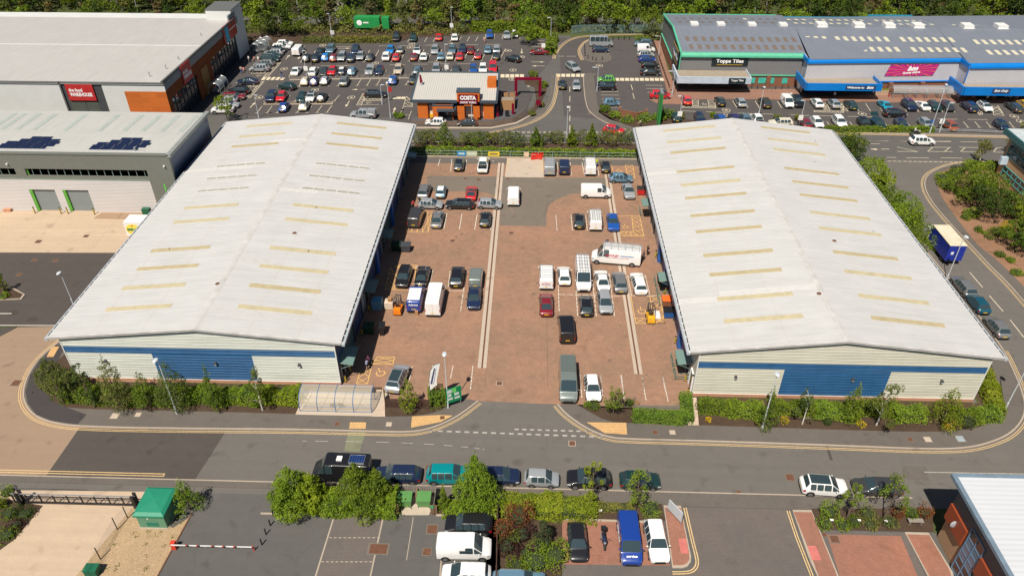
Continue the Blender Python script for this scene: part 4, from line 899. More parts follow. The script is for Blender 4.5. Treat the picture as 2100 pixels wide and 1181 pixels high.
def bays(k,x0,y0,dx,dy,n,ox,oy,T=True,w=.11):
 for i in range(n):
  a=cg(k,x0+dx*i,y0+dy*i);b=cg(k,x0+dx*i+ox,y0+dy*i+oy);mb.line(a,b,w,.013)
  if T:
   d=Vector((.35,0,0));mb.line(a-d,a+d,w,.0134)
bays('A2',-397,712,168.5,-1.8,23,112,-215);bays('A2',-617,985,175,-2.6,23,65,-105,False);bays('A2',-427,1160,181,-2.6,13,68,-112)
bays('A2',1280,340,158,-1.8,11,52,-88,False);bays('A3',1230,268,160,0,5,10,-78);bays('A4',1120,715,184,-1,8,100,-112);bays('A4',970,930,186,-1.8,8,98,-130)
bays('P',1511,221,23.0,.3,10,-8.5,-14,False);bays('C6',240,898,97,1.4,20,-42,-62,False);bays('C6',20,1030,92,0,19,-38,-45)
for k,x0,y0,x1,y1 in(('C4',380,458,487,458),('C4',385,440,470,440),('C4',400,742,545,742),('C4',405,770,550,770),('C4',410,800,555,800),('C4',440,868,570,868),('C4',520,682,532,682),('C4',762,690,900,692),('C4',768,717,912,720),('C4',778,748,800,748),('C3',1125,332,1240,332),('C3',1125,355,1245,355),('C3',1125,378,1245,378),('A5',875,855,1220,842),('A5',925,778,1250,770)):mb.line(cg(k,x0,y0),cg(k,x1,y1),.11,.013)
struct('bay_marking',mb,m_cream)
mb=MB()
for k,x0,y0,x1,y1 in(('A2',1060,408,1230,405),('A2',1450,405,1730,403),('A2',270,425,540,420),('A2',1860,395,2089,395),('A3',40,395,250,392),('A3',530,358,780,358),('A3',850,385,1100,385),('A3',1230,380,1520,376),('A2',420,775,700,768),('A2',1260,758,1560,758),('A2',1690,748,1975,748),('A3',160,712,410,708),('A3',360,742,570,740),('A3',710,742,980,740),('A5',740,492,990,488),('A5',170,50,870,42),('R1',860,432,1180,447),('R1',1345,450,1690,467),('R1',1855,467,2080,478),('R2',40,468,400,487),('R2',565,490,915,503),('R2',1100,505,1450,522),('C6',-100,935,120,940),('C6',150,942,420,948),('C6',880,962,1040,965),('C6',1120,965,1280,968),('C6',320,1140,480,1140),('C6',550,1142,640,1142),('C6',850,1143,980,1143),('S3',1030,310,1195,313),('S3',770,310,940,310),('S3',620,307,695,308),('S3',500,183,630,184),('S3',700,185,800,186),('S3',990,187,1110,188),('S3',1180,188,1400,192),('S3',700,228,850,262),('S3',700,262,860,263),('S3',930,262,1120,264),('S3',930,262,970,232),('S3',1060,262,1097,233),('S3',945,230,1110,232),('S3',1170,230,1330,233),('S3',1180,263,1215,233),('S3',1190,264,1340,267),('S3',1430,266,1455,235),('S3',1450,235,1560,236),('S3',1440,268,1560,269),('S1',457,330,570,462),('S1',628,532,746,668),('S1',808,742,926,892),('S3',500,243,580,245),('S3',500,203,570,205),('C3',980,1100,1200,1102),('C3',1230,1102,1575,1104),('C4',645,685,660,730),('C4',660,755,672,800)):mb.line(cg(k,x0,y0),cg(k,x1,y1),.12,.014)
for k in range(8):mb.line(cg('C3',1452,700+k*78),cg('C3',1450,745+k*78),.12,.014)
P0,P1=cg('C3',980,1074),cg('C3',2080,1078)
for k in range(26):mb.line(P0+(P1-P0)*(k/26),P0+(P1-P0)*((k+.62)/26),.14,.014);mb.line(P0+Vector((0,.5,0))+(P1-P0)*(k/26),P0+Vector((0,.5,0))+(P1-P0)*((k+.62)/26),.14,.014)
P0,P1=cg('S3',630,335),cg('S3',1250,345)
for k in range(16):mb.line(P0+(P1-P0)*(k/16),P0+(P1-P0)*((k+.7)/16),.16,.014)
for a in((910,95),(965,240)):pass
for cx_,cy_,k in((1000,728,'A2'),(1680,370,'A2'),(1645,435,'A2'),(1655,495,'A3'),(1745,858,'A3'),(1730,1025,'A3'),(1900,613,'A3'),(1205,835,'A1'),(1925,395,'A1'),(1015,640,'A4'),(730,640,'A5'),(1720,422,'R1'),(1750,510,'R1'),(268,922,'C6'),(1495,942,'C6'),(1550,982,'C6'),(390,532,'C4'),(55,500,'A5')):
 c=cg(k,cx_,cy_);mb.strip([c+Vector((.75*math.cos(t*.5236),.95*math.sin(t*.5236),0))for t in range(12)],.12,.014,closed=True);mb.line(c-Vector((.25,0,0)),c+Vector((.25,0,0)),.5,.0142)
def arrow(k,x,y,x2,y2):
 a,b=cg(k,x,y),cg(k,x2,y2);d=(b-a).normalized();n=Vector((-d.y,d.x,0));mb.line(a,b-d*.9,.16,.014);mb.poly([b,b-d*1.1+n*.35,b-d*1.1-n*.35],.0144)
arrow('A4',845,830,940,730);arrow('A5',695,705,625,815);arrow('A5',1505,940,1550,825);arrow('A1',1235,655,1305,575);arrow('A1',1530,570,1460,655);arrow('A3',1908,465,1905,550);arrow('A3',780,358,540,360);arrow('A2',300,455,540,452);arrow('A5',990,490,740,492);arrow('C3',1140,503,1250,503);arrow('C3',1250,535,1140,535);arrow('S3',640,244,500,246)
struct('road_marking',mb,m_cream)
mb=MB()
for i in range(5):mb.line(cg('A1',800+i*88,1042),cg('A1',850+i*88,988),.75,.015)
for i in range(5):mb.line(cg('C3',908+i*39,628),cg('C3',908+i*39,602),.9,.015)
for i in range(6):mb.line(cg('C3',1358+i*40,623),cg('C3',1358+i*40,599),.9,.015)
for i in range(10):mb.line(cg('C4',535+i*40,655),cg('C4',533+i*40,632),.9,.015)
for i in range(3):mb.line(cg('A5',1535+i*78,668),cg('A5',1550+i*78,628),.8,.015)
for i in range(7):mb.line(cg('C3',1040+i*11,752-i*9),cg('C3',1062+i*11,752-i*9),.35,.015)
struct('zebra_crossing',mb,m_cream)
mb=MB()
hatch('A4',[(1060,338),(1110,338),(845,645),(770,645)],10);hatch('A1',[(1090,718),(1145,718),(905,985),(815,985)],9);hatch('A4',[(640,405),(660,440),(950,440),(960,405)],4);hatch('A4',[(880,160),(860,195),(1130,195),(1150,160)],4)
hatch('A5',[(945,568),(1000,568),(920,785),(828,785)],5);hatch('A5',[(985,655),(965,708),(1290,700),(1305,660)],5);hatch('A5',[(1755,620),(1865,700),(1865,815),(1700,810)],3);ln('A5',(1860,815),(1700,812));ln('A5',(1700,812),(1630,965));ln('A5',(1630,965),(1820,965));ln('A5',(1850,890),(1790,1050))
hatch('R1',[(1085,208),(1195,208),(1205,342),(1095,338)],3);hatch('R1',[(1375,218),(1500,222),(1520,352),(1395,348)],3);hatch('R1',[(900,345),(900,372),(1525,390),(1525,355)],8);hatch('R2',[(1700,285),(1770,285),(1840,420),(1730,415)],3);hatch('R2',[(2015,290),(2089,290),(2089,425),(2045,425)],3);hatch('R2',[(1535,430),(1540,455),(2089,470),(2089,440)],7)
hatch('C6',[(85,840),(120,840),(155,900),(100,895)],3);hatch('C6',[(1225,870),(1180,890),(1215,930),(1240,925)],2);hatch('C6',[(1320,865),(1360,865),(1415,935),(1330,930)],3)
disabled('R1',1305,305,1.1);disabled('A5',1060,738,1.1,-1.5);disabled('A1',740,960,1.1,-1.5);disabled('A4',800,470,1.0,-1.5)
struct('hatched_marking',mb,m_cream)
text('NO   ENTRY',None,cg('C3',1435,457,.012),(1,0,0),(0,1,0),.9,m_whiteold,width=G(1182,116).x-G(1147,116).x)
o=[o for o in bpy.data.objects if o.name.startswith('lettering')and o.parent is None][0];o.name='road_lettering';tag(o,kind='structure')
def strip_px(name,k,pts,mat,z1=.1,z0=0):return struct(name,MB().prism([cg(k,*q)for q in pts],z0,z1),mat)
strip_px('pavement','A2',[(-620,1010),(-560,960),(420,958),(1700,940),(1690,1000),(540,1018),(-600,1035)],m_foot)
strip_px('kerb','A2',[(-600,1036),(540,1019),(1690,1001),(1690,1012),(540,1030),(-600,1048)],m_kerb,.11)
strip_px('kerb','A4',[(1085,775),(1120,738),(2400,728),(2380,770)],m_kerb,.1);strip_px('pavement','A4',[(1110,765),(1135,745),(2375,738),(2360,752)],m_soil,.11)
WL=smooth([G(*q)for q in pts2('1003,272 1054,263 1105,244 1128,223 1138,190 1141,152')]);WL2=smooth([G(*q)for q in pts2('1133,121 1135,112 1148,94 1168,80 1200,74 1270,71 1365,71')])
WR=smooth([G(*q)for q in pts2('1197,124 1190,109 1191,99 1206,82 1240,80')]);WR2=smooth([G(*q)for q in pts2('1198,152 1196,165 1201,218 1214,236 1244,254 1282,267 1303,270')])
mb=MB()
for P,s in((WL,-1),(WL2,-1),(WR,1),(WR2,1)):
 for o in(.3,.6):mb.strip(P,.13,.016,s*o)
struct('road_marking',mb,m_yel)
mb=MB()
for P in(WL,WL2,WR,WR2):
 for a,b in zip(P,P[1:]):
  d=(b-a).normalized();n=Vector((-d.y,d.x,0))*.08;mb.hexa([a-n,b-n,b+n,a+n]+[q+Vector((0,0,.12))for q in(a-n,b-n,b+n,a+n)])
struct('kerb',mb,m_kerb)
struct('pavement',MB().prism(WR2+[G(*q)for q in pts2('1303,266 1285,258 1255,245 1232,232 1225,215 1218,160 1224,152')][::1],0,.1),m_foot)
struct('pavement',MB().prism(WR+[G(*q)for q in pts2('1255,124 1245,129 1215,129')][::1],0,.1),m_foot)
strip_px('pavement','P',pts2('1339,84 1352,84 1372,150 1393,184 1640,184 1640,200 1655,200 1800,196 1950,192 2100,205 2100,213 1960,211 1830,211 1795,209 1745,210 1650,206 1512,204 1416,205 1415,215 1350,214 1332,205 1372,203 1360,160'),m_bricktan)
strip_px('pavement','P',pts2('1000,262 1054,255 1096,240 1118,222 1128,195 1130,154 1138,154 1136,190 1126,223 1103,243 1053,262 1003,271 850,266 850,258'),m_foot)
strip_px('pavement','P',pts2('402,234 420,218 520,100 512,98 400,218 380,234'),m_footd);strip_px('pavement','P',pts2('846,258 1005,258 1045,249 1062,228 1064,200 1040,205 1022,240 900,248 845,240'),ground_mat('costa_footway',(.10,.1,.11),.2,.1,14),.09)
sheet('car_park',pg(pts2('846,256 1004,257 1052,247 1080,225 1092,195 1080,176 1066,178 1050,192 1062,205 1063,228 1045,243 1000,250 846,250')),.095,m_asph_lot)
strip_px('planting_bed','P',pts2('1078,158 1090,158 1104,168 1122,172 1120,190 1108,214 1096,232 1092,228 1100,205 1096,180 1076,172'),m_soil);strip_px('kerb','P',pts2('846,262 1008,262 1058,252 1090,236 1090,238 1060,255 1008,265 846,265'),m_kerb,.14)
strip_px('pavement','P',pts2('1303,266 1500,268 1700,266 2200,276 2200,283 1700,271 1303,272'),m_foot);strip_px('kerb','P',pts2('1303,272 1700,271 2200,283 2200,284.5 1700,272.5 1303,273.5'),m_kerb,.11)
strip_px('planting_bed','P',pts2('1228,226 1260,228 1330,240 1400,246 1500,250 1500,262 1303,262 1250,246 1228,232'),m_soil);strip_px('planting_bed','P',pts2('1700,257 1905,264 1905,270 1700,263'),m_soil)
mb=MB();
for o in(.3,.6):mb.strip([G(*q)for q in pts2('1303,273 1700,272 2200,284')],.12,.016,-o)
struct('road_marking',mb,m_yel)
strip_px('planting_bed','P',pts2('500,92 690,89 810,88 845,78 985,70 1000,68 1072,68 1075,74 1125,80 1125,62 850,55 500,70'),m_soil,.08)
sheet('road',[(-120,200.5),(140,206),(140,212),(-120,207)],.02,m_asph_mid)
struct('planting_bed',MB().prism([(-22,123.3),(19,123.3),(19,129.6),(-22,129.0)],-.02,.06),m_soil)
struct('kerb',MB().box(-22,19,122.95,123.15,0,.25),m_kerb);struct('kerb',MB().prism([(-24,129.2),(19,129.8),(19,129.95),(-24,129.35)],0,.12),m_kerb)
MH=[('F4',515,1040,'square iron manhole cover in the near street below the yard mouth',.62),('F3',1782,445,'iron cover with concrete surround in the yard mouth',.6),('F3',385,793,'rusty cover in the footway below the bike shelter',.5),('F3',1290,740,'rusty cover in the tactile paving by the street corner',.5),('F4',1290,937,'rusty cover in the footway right of the tactile paving',.5),('B3',525,257,'rusty cover in the road left of the white crossover',.75),('B3',180,357,'small dark drain cover by the near kerb',.4),('L2',97,842,'rusty cover in the tan surfacing on the left',.8),('B1',1298,692,'rust coloured covers in the car park left of the black suv',.9),('B1',885,843,'wide rust coloured cover across the paving edge',1.0),('B1',1258,865,'rusty cover left of the white van',.7),('B3',825,672,'rusty cover in the red paved court',.7),('B3',757,642,'small cover at the corner of the red paved court',.4),('Z',545,880,'faint round stain cover in the yard',.0),('Y',425,1078,'dark cover in the left half of the yard',.55),('Y',900,1015,'brown cover right of the left drain channel',.55),('Y',870,578,'brown cover below the loading pad',.5),('Y',637,585,'brown cover in the grey patch left of the drain channel',.6),('Y',530,577,'brown cover on the left of the grey patch',.5),('L1',310,1084,'rusty cover in the concrete yard, left one',.7),('L1',695,1040,'rusty cover in the concrete yard, right one',.6),('F4',1450,937,'pale concrete cover in the footway beside a rusty one',.6),('F3',830,797,'pale cover in the footway below the fence',.6),('F5',1400,722,'rusty cover in the footway under the right warehouse hedge',.5),('F5',1508,722,'pale rectangular cover in the footway near the right corner',.7),('F5',1708,718,'blue grey cover in the footway at the right corner',.8),('L4',583,722,'pale blue cover in the footway left of the lamp post',.8),('L4',762,712,'pale square cover in the footway left of the lamp post',.6),('B1',1275,222,'rusty cover in the road behind the teal suv',.7),('L2',208,99,'left rusty cover in the dark yard on the left',.6),('L2',335,102,'right rusty cover in the dark yard on the left',.6),('L2',117,186,'rusty cover nearest the tree island on the left',.6)]
for k,x,y,lab,s in MH:
 if not s:continue
 z=.10 if 'footway' in lab or 'tactile' in lab else.012
 c=cg(k,x,y,z);pale='pale' in lab;mt=m_conc2 if pale else(flat('cover_blue_grey',(.3,.35,.38),.6)if 'blue grey' in lab else m_rust)
 t=thing('manhole_cover',lab,'manhole cover',(c.x,c.y,z));w_=s*(1.6 if 'wide' in lab else 1)
 MB().box(c.x-w_*.62,c.x+w_*.62,c.y-s*.62,c.y+s*.62,z-.02,z+.008).build('frame',m_kerb if 'surround' in lab or 'near street' in lab else m_asph_patch,t)
 MB().box(c.x-w_/2,c.x+w_/2,c.y-s/2,c.y+s/2,z-.01,z+.014).build('lid',mt,t)
def lamp(bu,bv,tu,tv,lab,kind=0,zb=0.0,grp=None,arm=(0,0)):
 b=G(bu,bv,zb);h=onY(tu,tv,b.y).z;h=max(4,h);t=thing('street_lamp',lab,'street lamp',(b.x,b.y,zb),0,grp or 'lamp posts')
 MB().tube([(b.x,b.y,zb),(b.x,b.y,zb+1.1)],.11,8).tube([(b.x,b.y,zb+1.1),(b.x,b.y,h)],.07,8,.045).build('pole',m_pole,t)
 if kind==0:
  m=MB();hx,hy=b.x+arm[0],b.y+arm[1];m.ball((hx,hy,h+.02),.26,.42,.11,10,6);m.build('lamp_head',m_pole,t)
 else:
  m=MB();m.tube([(b.x,b.y,h),(b.x+arm[0],b.y+arm[1],h+.1)],.035,6);a=m.build('arm',m_pole,t)
  d=Vector((arm[0],arm[1],0)).normalized()*.35;hh=Vector((b.x+arm[0],b.y+arm[1],h+.08));n=Vector((-d.y,d.x,0)).normalized()*.15
  MB().hexa([hh-d-n-Vector((0,0,.06)),hh+d-n-Vector((0,0,.06)),hh+d+n-Vector((0,0,.06)),hh-d+n-Vector((0,0,.06)),hh-d-n,hh+d-n,hh+d+n,hh-d+n]).build('lamp_head',m_pole,t)
 return t,b
lamp(363,848,320,736,'lamp post in the footway in front of the left warehouse hedge',0,.1,None,(-.1,-.2));lamp(919,836,907,726,'lamp post beside the green and white sign at the yard mouth',0,.1);lamp(1563,878,1593,767,'lamp post in the footway in front of the right warehouse gable',0,.1)
lamp(2060,840,2112,720,'lamp post on the right hand street corner',0,.1,None,(.3,0));lamp(1940,576,1981,486,'lamp post between the box truck and the silver estate',0,.1,None,(.3,0));lamp(152,626,117,560,'lamp post behind the left warehouse roof in the dark yard',0,0,None,(-.2,0))
lamp(1162,285,1163,220,'lamp post in the hedge at the foot of the access road');lamp(801,243,793,170,'tall lamp post left of the coffee shop');lamp(1553,250,1565,179,'tall lamp post behind the right warehouse ridge')
lamp(1394,240,1399,198,'lamp post in front of the red suv by the tile shop',1,0,None,(-.6,0));lamp(1640,255,1649,207,'lamp post between the tile shop and home store rows',1,0,None,(-.5,0));lamp(1906,274,1943,174,'tall leaning lamp post near the motorbike');lamp(1926,272,1945,212,'lamp post with square sign near the motorbike',1,0,None,(.5,0))
lamp(1224,188,1226,139,'lamp post beside the green saloon',1,0,None,(-.9,0));lamp(1378,197,1381,147,'lamp post with blue bin at the tile shop corner',1,0,None,(-1,0));lamp(1350,119,1353,75,'lamp post by the bollards left of the tile shop',1,0,None,(-1,0));lamp(927,69,924,16,'lamp post in the woodland edge above the top row',1,0,None,(.2,0));lamp(1129,91,1128,37,'lamp post at the left bend of the access road',1,0,None,(-.7,0))
lamp(682,85,674,29,'lamp post behind the hedge above the supermarket car park',1,0,None,(-.2,0));lamp(915,150,912,92,'lamp post with sign in the fourth row',1,0,None,(.3,0));lamp(629,157,621,105,'lamp post with sign among the left cars of the fourth row',1,0,None,(.3,0));lamp(531,243,521,196,'lamp post near the lower left of the supermarket car park',1,0,None,(.3,0));lamp(968,259,966,211,'thin lamp post in front of the red coffee sign',1,0,None,(.2,0));lamp(784,215,782,175,'short lamp post by the striped walkway left of the coffee shop',1,0,None,(.4,0))
for i,(u,v,u2)in enumerate([(614,38,603),(917,50,913),(1235,41,1238),(1500,26,1506),(1548,26,1553),(1305+264,26,1571),(222,43,212),(287,41,272),(1236,41,1239)][:8]):lamp(u,v,u2,-25 if i not in(5,6)else(2 if i==5 else 17),f"tall dual carriageway lamp column in the wood, {['far left', 'left of centre', 'above the coffee shop', 'above the access road'][0] if 0 else ['right of the food store tower', 'above the coffee shop', 'above the access road', 'left one behind the tile shop', 'middle one behind the tile shop', 'right one behind the tile shop', 'left one behind the food store', 'right one behind the food store'][i]}",1,0,'dual carriageway lamp columns',(.8,0))
def board(k,x,y,w_,h_,zc,lab,mat,name='sign',post=True):
 c=G(*cp(k,x,y),0);c=onZ(k,x,y,zc);t=thing(name,lab,'sign',(c.x,c.y,0));MB().box(c.x-w_/2,c.x+w_/2,c.y-.03,c.y+.03,zc-h_/2,zc+h_/2).build('panel',mat,t)
 if post:MB().tube([(c.x,c.y+.06,0),(c.x,c.y+.06,zc)],.04,6).build('post',m_galv,t)
 return t,c
def onZ(k,x,y,z):return G(*cp(k,x,y),z)
for k,x,y,lab in(('A1',2100,155,'white notice board in front of the woodland hedge'),('A3',600,25,'white notice board above the top row white car'),('A1',1605,825,'white notice board among the white cars of the fourth row'),('A3',505,800,'grey notice board above the coffee shop roof'),('C3',1238,370,'white notice board beside the maroon saloon'),('R1',857,490,'white notice board above the right warehouse roof corner'),('R2',1293,560,'white notice board above the maroon car behind the right warehouse'),('C6',915,980,'white notice board left of the copper orange car')):
 board(k,x,y,.9,1.0,2.0,lab,m_whitep)
board('C6',838,980,.7,.7,2.2,'round blue arrow sign on the tall lamp post',flat('sign_blue',(.01,.12,.4),.4));board('A5',1448,490,.8,1.0,2.2,'red and white sign at the drive-through entrance',MATS['sign_red'])
b=G(1349,254);h=onY(1353,188,b.y).z;t=thing('totem_sign','tall thin green totem sign by the hedges left of the right warehouse','sign',(b.x,b.y,0));MB().box(b.x-.22,b.x+.22,b.y-1.4,b.y+1.4,0,h).build('panel',flat('totem_green',(.03,.2,.05),.4),t);MB().box(b.x-.26,b.x+.26,b.y-1.45,b.y+1.45,h,h+.15).build('cap',m_galv,t);MB().box(b.x-.24,b.x+.24,b.y-.2,b.y+.2,0,h-.1).build('stripe',flat('totem_light',(.2,.5,.15),.4),t)
b=G(1058,198);b2=G(1107,198);t=thing('height_portal','maroon square archway over the drive-through lane','archway',(b.x,b.y,0));mm=flat('maroon_steel',(.17,.0,.02),.4)
for X in(b.x,b2 .x):MB().box(X-.3,X+.3,b.y-.25,b.y+.25,0,3.6).build('leg',mm,t)
MB().box(b.x-.3,b2 .x+.3,b.y-.25,b.y+.25,3.6,4.1).build('crossbeam',mm,t)
for k,x,y,lab in(('C3',1198,830,'small maroon direction sign right of the drive-through lane'),('C3',868,900,'left maroon pennant sign beside the coffee shop'),('C3',992,880,'right maroon pennant sign beside the timber bin store')):
 t,c=board(k,x,y,.5 if 'pennant' in lab else 1.0,2.2 if 'pennant' in lab else 1.1,1.3,lab,mm)
board('C3',945,915,.8,1.2,.9,'black menu board beside the drive-through kerb',m_black)
p=cg('C3',950,895);t=thing('bin_store','timber bin store on the right of the coffee shop','bin store',(p.x,p.y,0));MB().box(p.x-1.55,p.x+1.4,p.y,p.y+.1,0,2.2).build('timber_screen',flat('pale_timber',(.36,.2,.09),.8,0,.15,4),t)
MB().box(p.x-1.55,p.x-1.45,p.y+.1,p.y+5,0,2.2).build('timber_screen',MATS['pale_timber'],t);MB().box(p.x+1.3,p.x+1.4,p.y+.1,p.y+5,0,2.2).build('timber_screen',MATS['pale_timber'],t);MB().box(p.x-1.4,p.x+1.2,p.y+.2,p.y+1.8,1.9,2.15).build('slatted_roof',m_woodg,t)
for dx in(-.5,.7):MB().box(p.x+dx-.5,p.x+dx+.4,p.y+4.9,p.y+5.0,0,1.9).build('gate',MATS['pale_timber'],t)
for dx,dy,h_ in((-.9,3.2,1.3),(.6,3.0,1.2)):MB().box(p.x+dx-.3,p.x+dx+.3,p.y+dy,p.y+dy+.7,0,h_).build('bin',m_black if dx<0 else m_whitep,t)
b=Vector((-23.0,146,4.6));t=thing('feather_flag','maroon feather flags rising from the left end of the coffee shop','flag',(b.x,b.y,4.5));MB().tube([(b.x,b.y,4.5),(b.x,b.y,6.8)],.03,6).build('pole',m_galv,t)
MB().hexa([(b.x,b.y,5),(b.x+.6,b.y,5.2),(b.x+.6,b.y+.03,5.2),(b.x,b.y+.03,5),(b.x,b.y,6.8),(b.x+.35,b.y,6.7),(b.x+.35,b.y+.03,6.7),(b.x,b.y+.03,6.8)]).build('banner',mm,t)
def rail_fence(name,lab,P,h,rails,post_gap,mat,pr=.045,rr_=.03,cat='fence',z0=0,square=False):
 P=[Vector((p[0],p[1],z0))for p in P];t=thing(name,lab,cat,tuple(P[0]));m=MB()
 for a,b in zip(P,P[1:]):
  for hz in rails:
   if square:d=(b-a).normalized();n=Vector((-d.y,d.x,0))*.02;m.hexa([a-n+Vector((0,0,hz-.06)),b-n+Vector((0,0,hz-.06)),b+n+Vector((0,0,hz-.06)),a+n+Vector((0,0,hz-.06)),a-n+Vector((0,0,hz+.06)),b-n+Vector((0,0,hz+.06)),b+n+Vector((0,0,hz+.06)),a+n+Vector((0,0,hz+.06))])
   else:m.tube([a+Vector((0,0,hz)),b+Vector((0,0,hz))],rr_,6)
 m.build('rails',mat,t);dist=0
 for a,b in zip(P,P[1:]):
  L_=(b-a).length;n_=max(1,round(L_/post_gap))
  for k in range(n_+(1 if b is P[-1]else 0)):
   q_=a+(b-a)*(k/n_);MB().tube([q_,q_+Vector((0,0,h))],pr,6).build('post',mat,t)
 return t
rail_fence('railing','green two-rail steel railing along the back of the brick yard',[(-21.7,123.05),(18.6,123.05)],1.15,(.5,1.1),2.55,flat('rail_green_grey',(.24,.34,.32),.5),z0=.2)
for k,x0,x1,y,c1,lab in(('Y',462,535,376,(.03,.25,.5),'blue banner on the yard railing'),('Y',538,624,376,(.5,.52,.35),'pale banner with pictures on the yard railing'),('Y',714,804,384,(.75,.55,.03),'yellow banner on the yard railing')):
 a,b_=onY(*cp(k,x0,y),122.98),onY(*cp(k,x1,y),122.98);t=thing('banner',lab,'banner',(a.x,122.95,.3));MB().box(a.x,b_.x,122.93,122.97,.35,1.25).build('cloth',flat('banner_'+lab[:4],c1,.6,0,.12,2),t);MB().box(a.x+.3,b_.x-.3,122.92,122.93,.65,.95).build('print',flat('print_'+lab[:4],(.2,.15,.1)if 'yellow' in lab else(.6,.65,.6),.6),t)
rail_fence('timber_fence','low brown post and rail fence in front of the coffee shop',[G(*q)for q in pts2('846,259 1010,261 1050,254 1072,243 1092,230')],1.1,(.35,.65,.98),1.8,m_wood,.05,square=True)
rail_fence('crash_barrier','grey steel barrier along the right end of the home store car park',[G(*q)for q in pts2('1912,272 1975,273 2075,277')],.8,(.45,.72),3.4,m_galv,.05,.06)
t=rail_fence('palisade_fence','tall grey blue palisade fence at the top of the access road',[G(*q)for q in pts2('1172,71 1185,69 1230,68 1362,69')],2.2,(.5,1.8),2.75,flat('palisade',(.16,.26,.26),.5),.05,.03)
m=MB();P=[G(*q)for q in pts2('1172,71 1185,69 1230,68 1362,69')]
for a,b in zip(P,P[1:]):
 n_=int((b-a).length/.28)
 for k in range(n_):q_=a+(b-a)*(k/n_);m.box(q_.x-.05,q_.x+.05,q_.y-.03,q_.y-.01,.05,2.2)
m.build('pales',MATS['palisade'],t)
P=[cg('L3',*q)for q in[(985,685),(905,770),(775,1000),(700,1150)]]
t=thing('mesh_fence','thin black wire fence with posts beside the gravel bed','fence',tuple(P[0]));m=MB()
for a,b in zip([cg('L3',1060,605)]+P,P):
 for z in[.1+.16*k for k in range(10)]:m.tube([a+Vector((0,0,z)),b+Vector((0,0,z))],.006,4)
m.build('wire',m_black,t)
for p in P[:-1]:MB().tube([p,p+Vector((0,0,1.75))],.05,6).build('post',m_black,t)
a,b=cg('L3',205,578),cg('L3',1072,584);y=(a.y+b.y)/2;t=thing('sliding_gate','long black sliding gate with white top rail across the drive','gate',(a.x,y,0));H_=1.45;gx0,gx1=cg('L3',110,590).x,b.x
MB().box(gx0,gx1,y-.06,y+.06,.12,.34).build('bottom_beam',m_black,t);MB().box(gx0,gx1,y-.05,y+.05,H_-.06,H_+.02).build('top_rail',m_galv,t);MB().box(gx0,gx1,y-.03,y+.03,H_-.42,H_-.36).build('middle_rail',m_black,t)
n_=9
for k in range(n_+1):X=gx0+(gx1-gx0)*k/n_;MB().box(X-.05,X+.05,y-.05,y+.05,.3,H_-.06).build('upright',m_black,t)
m=MB()
for k in range(n_):X=gx0+(gx1-gx0)*(k+.5)/n_;X2=gx0+(gx1-gx0)*(k+1)/n_;m.tube([(X,y,.34),(X2-.05,y,H_-.42)],.018,5)
for k in range(int((gx1-gx0)/.14)):X=gx0+k*.14;m.tube([(X,y,.3),(X,y,H_-.4)],.006,3,cap=False)
m.build('brace',m_black,t)
for X,nm in((a.x-.35,0),(b.x-.1,1)):MB().box(X-.18,X+.12,y-.35,y-.15,0,1.75).box(X-.18,X+.12,y+.15,y+.3,0,1.75).build('guide_post',m_black,t)
X0,X1=-36.5,-33.9;Y0,Y1=43.35,46.35;t=thing('substation_cabin','green substation cabin with pyramid lid on the gravel bed','cabin',(X0,Y0,0));mg=flat('cabin_green',(.10,.24,.15),.6,0,.08);mg2=flat('cabin_roof_green',(.015,.22,.13),.55,0,.06)
MB().box(X0,X1,Y0,Y1,.1,1.75).build('body',mg,t);MB().box(X0-.15,X1+.15,Y0-.15,Y1+.15,0,.1).build('plinth',m_kerb,t)
m=MB();cx,cy=(X0+X1)/2,(Y0+Y1)/2;o_=.18
m.box(X0-o_,X1+o_,Y0-o_,Y1+o_,1.75,2.0);c4=[(X0-o_,Y0-o_),(X1+o_,Y0-o_),(X1+o_,Y1+o_),(X0-o_,Y1+o_)];i4=[(X0+.12,Y0+.12),(X1-.12,Y0+.12),(X1-.12,Y1-.12),(X0+.12,Y1-.12)]
for k in range(4):j=(k+1)%4;m.quad((*c4[k],2.001),(*c4[j],2.001),(*i4[j],2.2),(*i4[k],2.2));m.quad((*i4[k],2.2),(*i4[j],2.2),(cx,cy,2.36))
rf=m.build('roof',mg2,t)
m=MB()
for k in range(7):m.box(cx-.55,cx+.55,Y0-.03,Y0+.01,.32+k*.08,.36+k*.08)
m.build('louvre',flat('louvre_green',(.02,.16,.1),.5),t);MB().box(cx-.35,cx-.2,Y0-.02,Y0,1.35,1.5).build('warning_plate',m_whitep,t)
for(k,x,y,lab,c)in(('L3',715,1125,'small green box at the bottom edge beside the wire fence',(.01,.12,.06)),('L1',1185,865,'dark green bin against the striped wall of the grey unit',(.01,.1,.05)),('L1',65,842,'orange brown box on the ground by the grey unit',(.5,.25,.15))):
 p=cg(k,x,y);t=thing('utility_box',lab,'box',(p.x,p.y,0));s_=.55;MB().box(p.x-s_,p.x+s_,p.y-.2,p.y+.6,0,.9 if c[0]<.1 else.4).build('body',flat('box_'+lab[:9],c,.5),t);MB().box(p.x-s_-.04,p.x+s_+.04,p.y-.24,p.y+.64,.9 if c[0]<.1 else.4,.97 if c[0]<.1 else.45).build('lid',flat('box_'+lab[:9],c,.5),t)
b=cg('L3',1345,918);e=cg('L3',1955,935);t=thing('car_park_barrier','lowered red and white barrier arm with red cabinet','barrier',(b.x,b.y,0));MB().box(b.x-.2,b.x+.2,b.y-.15,b.y+.25,.05,.95).build('cabinet',flat('barrier_red',(.62,.05,.02),.5),t)
X=b.x-.1;n_=22;arm=MB()
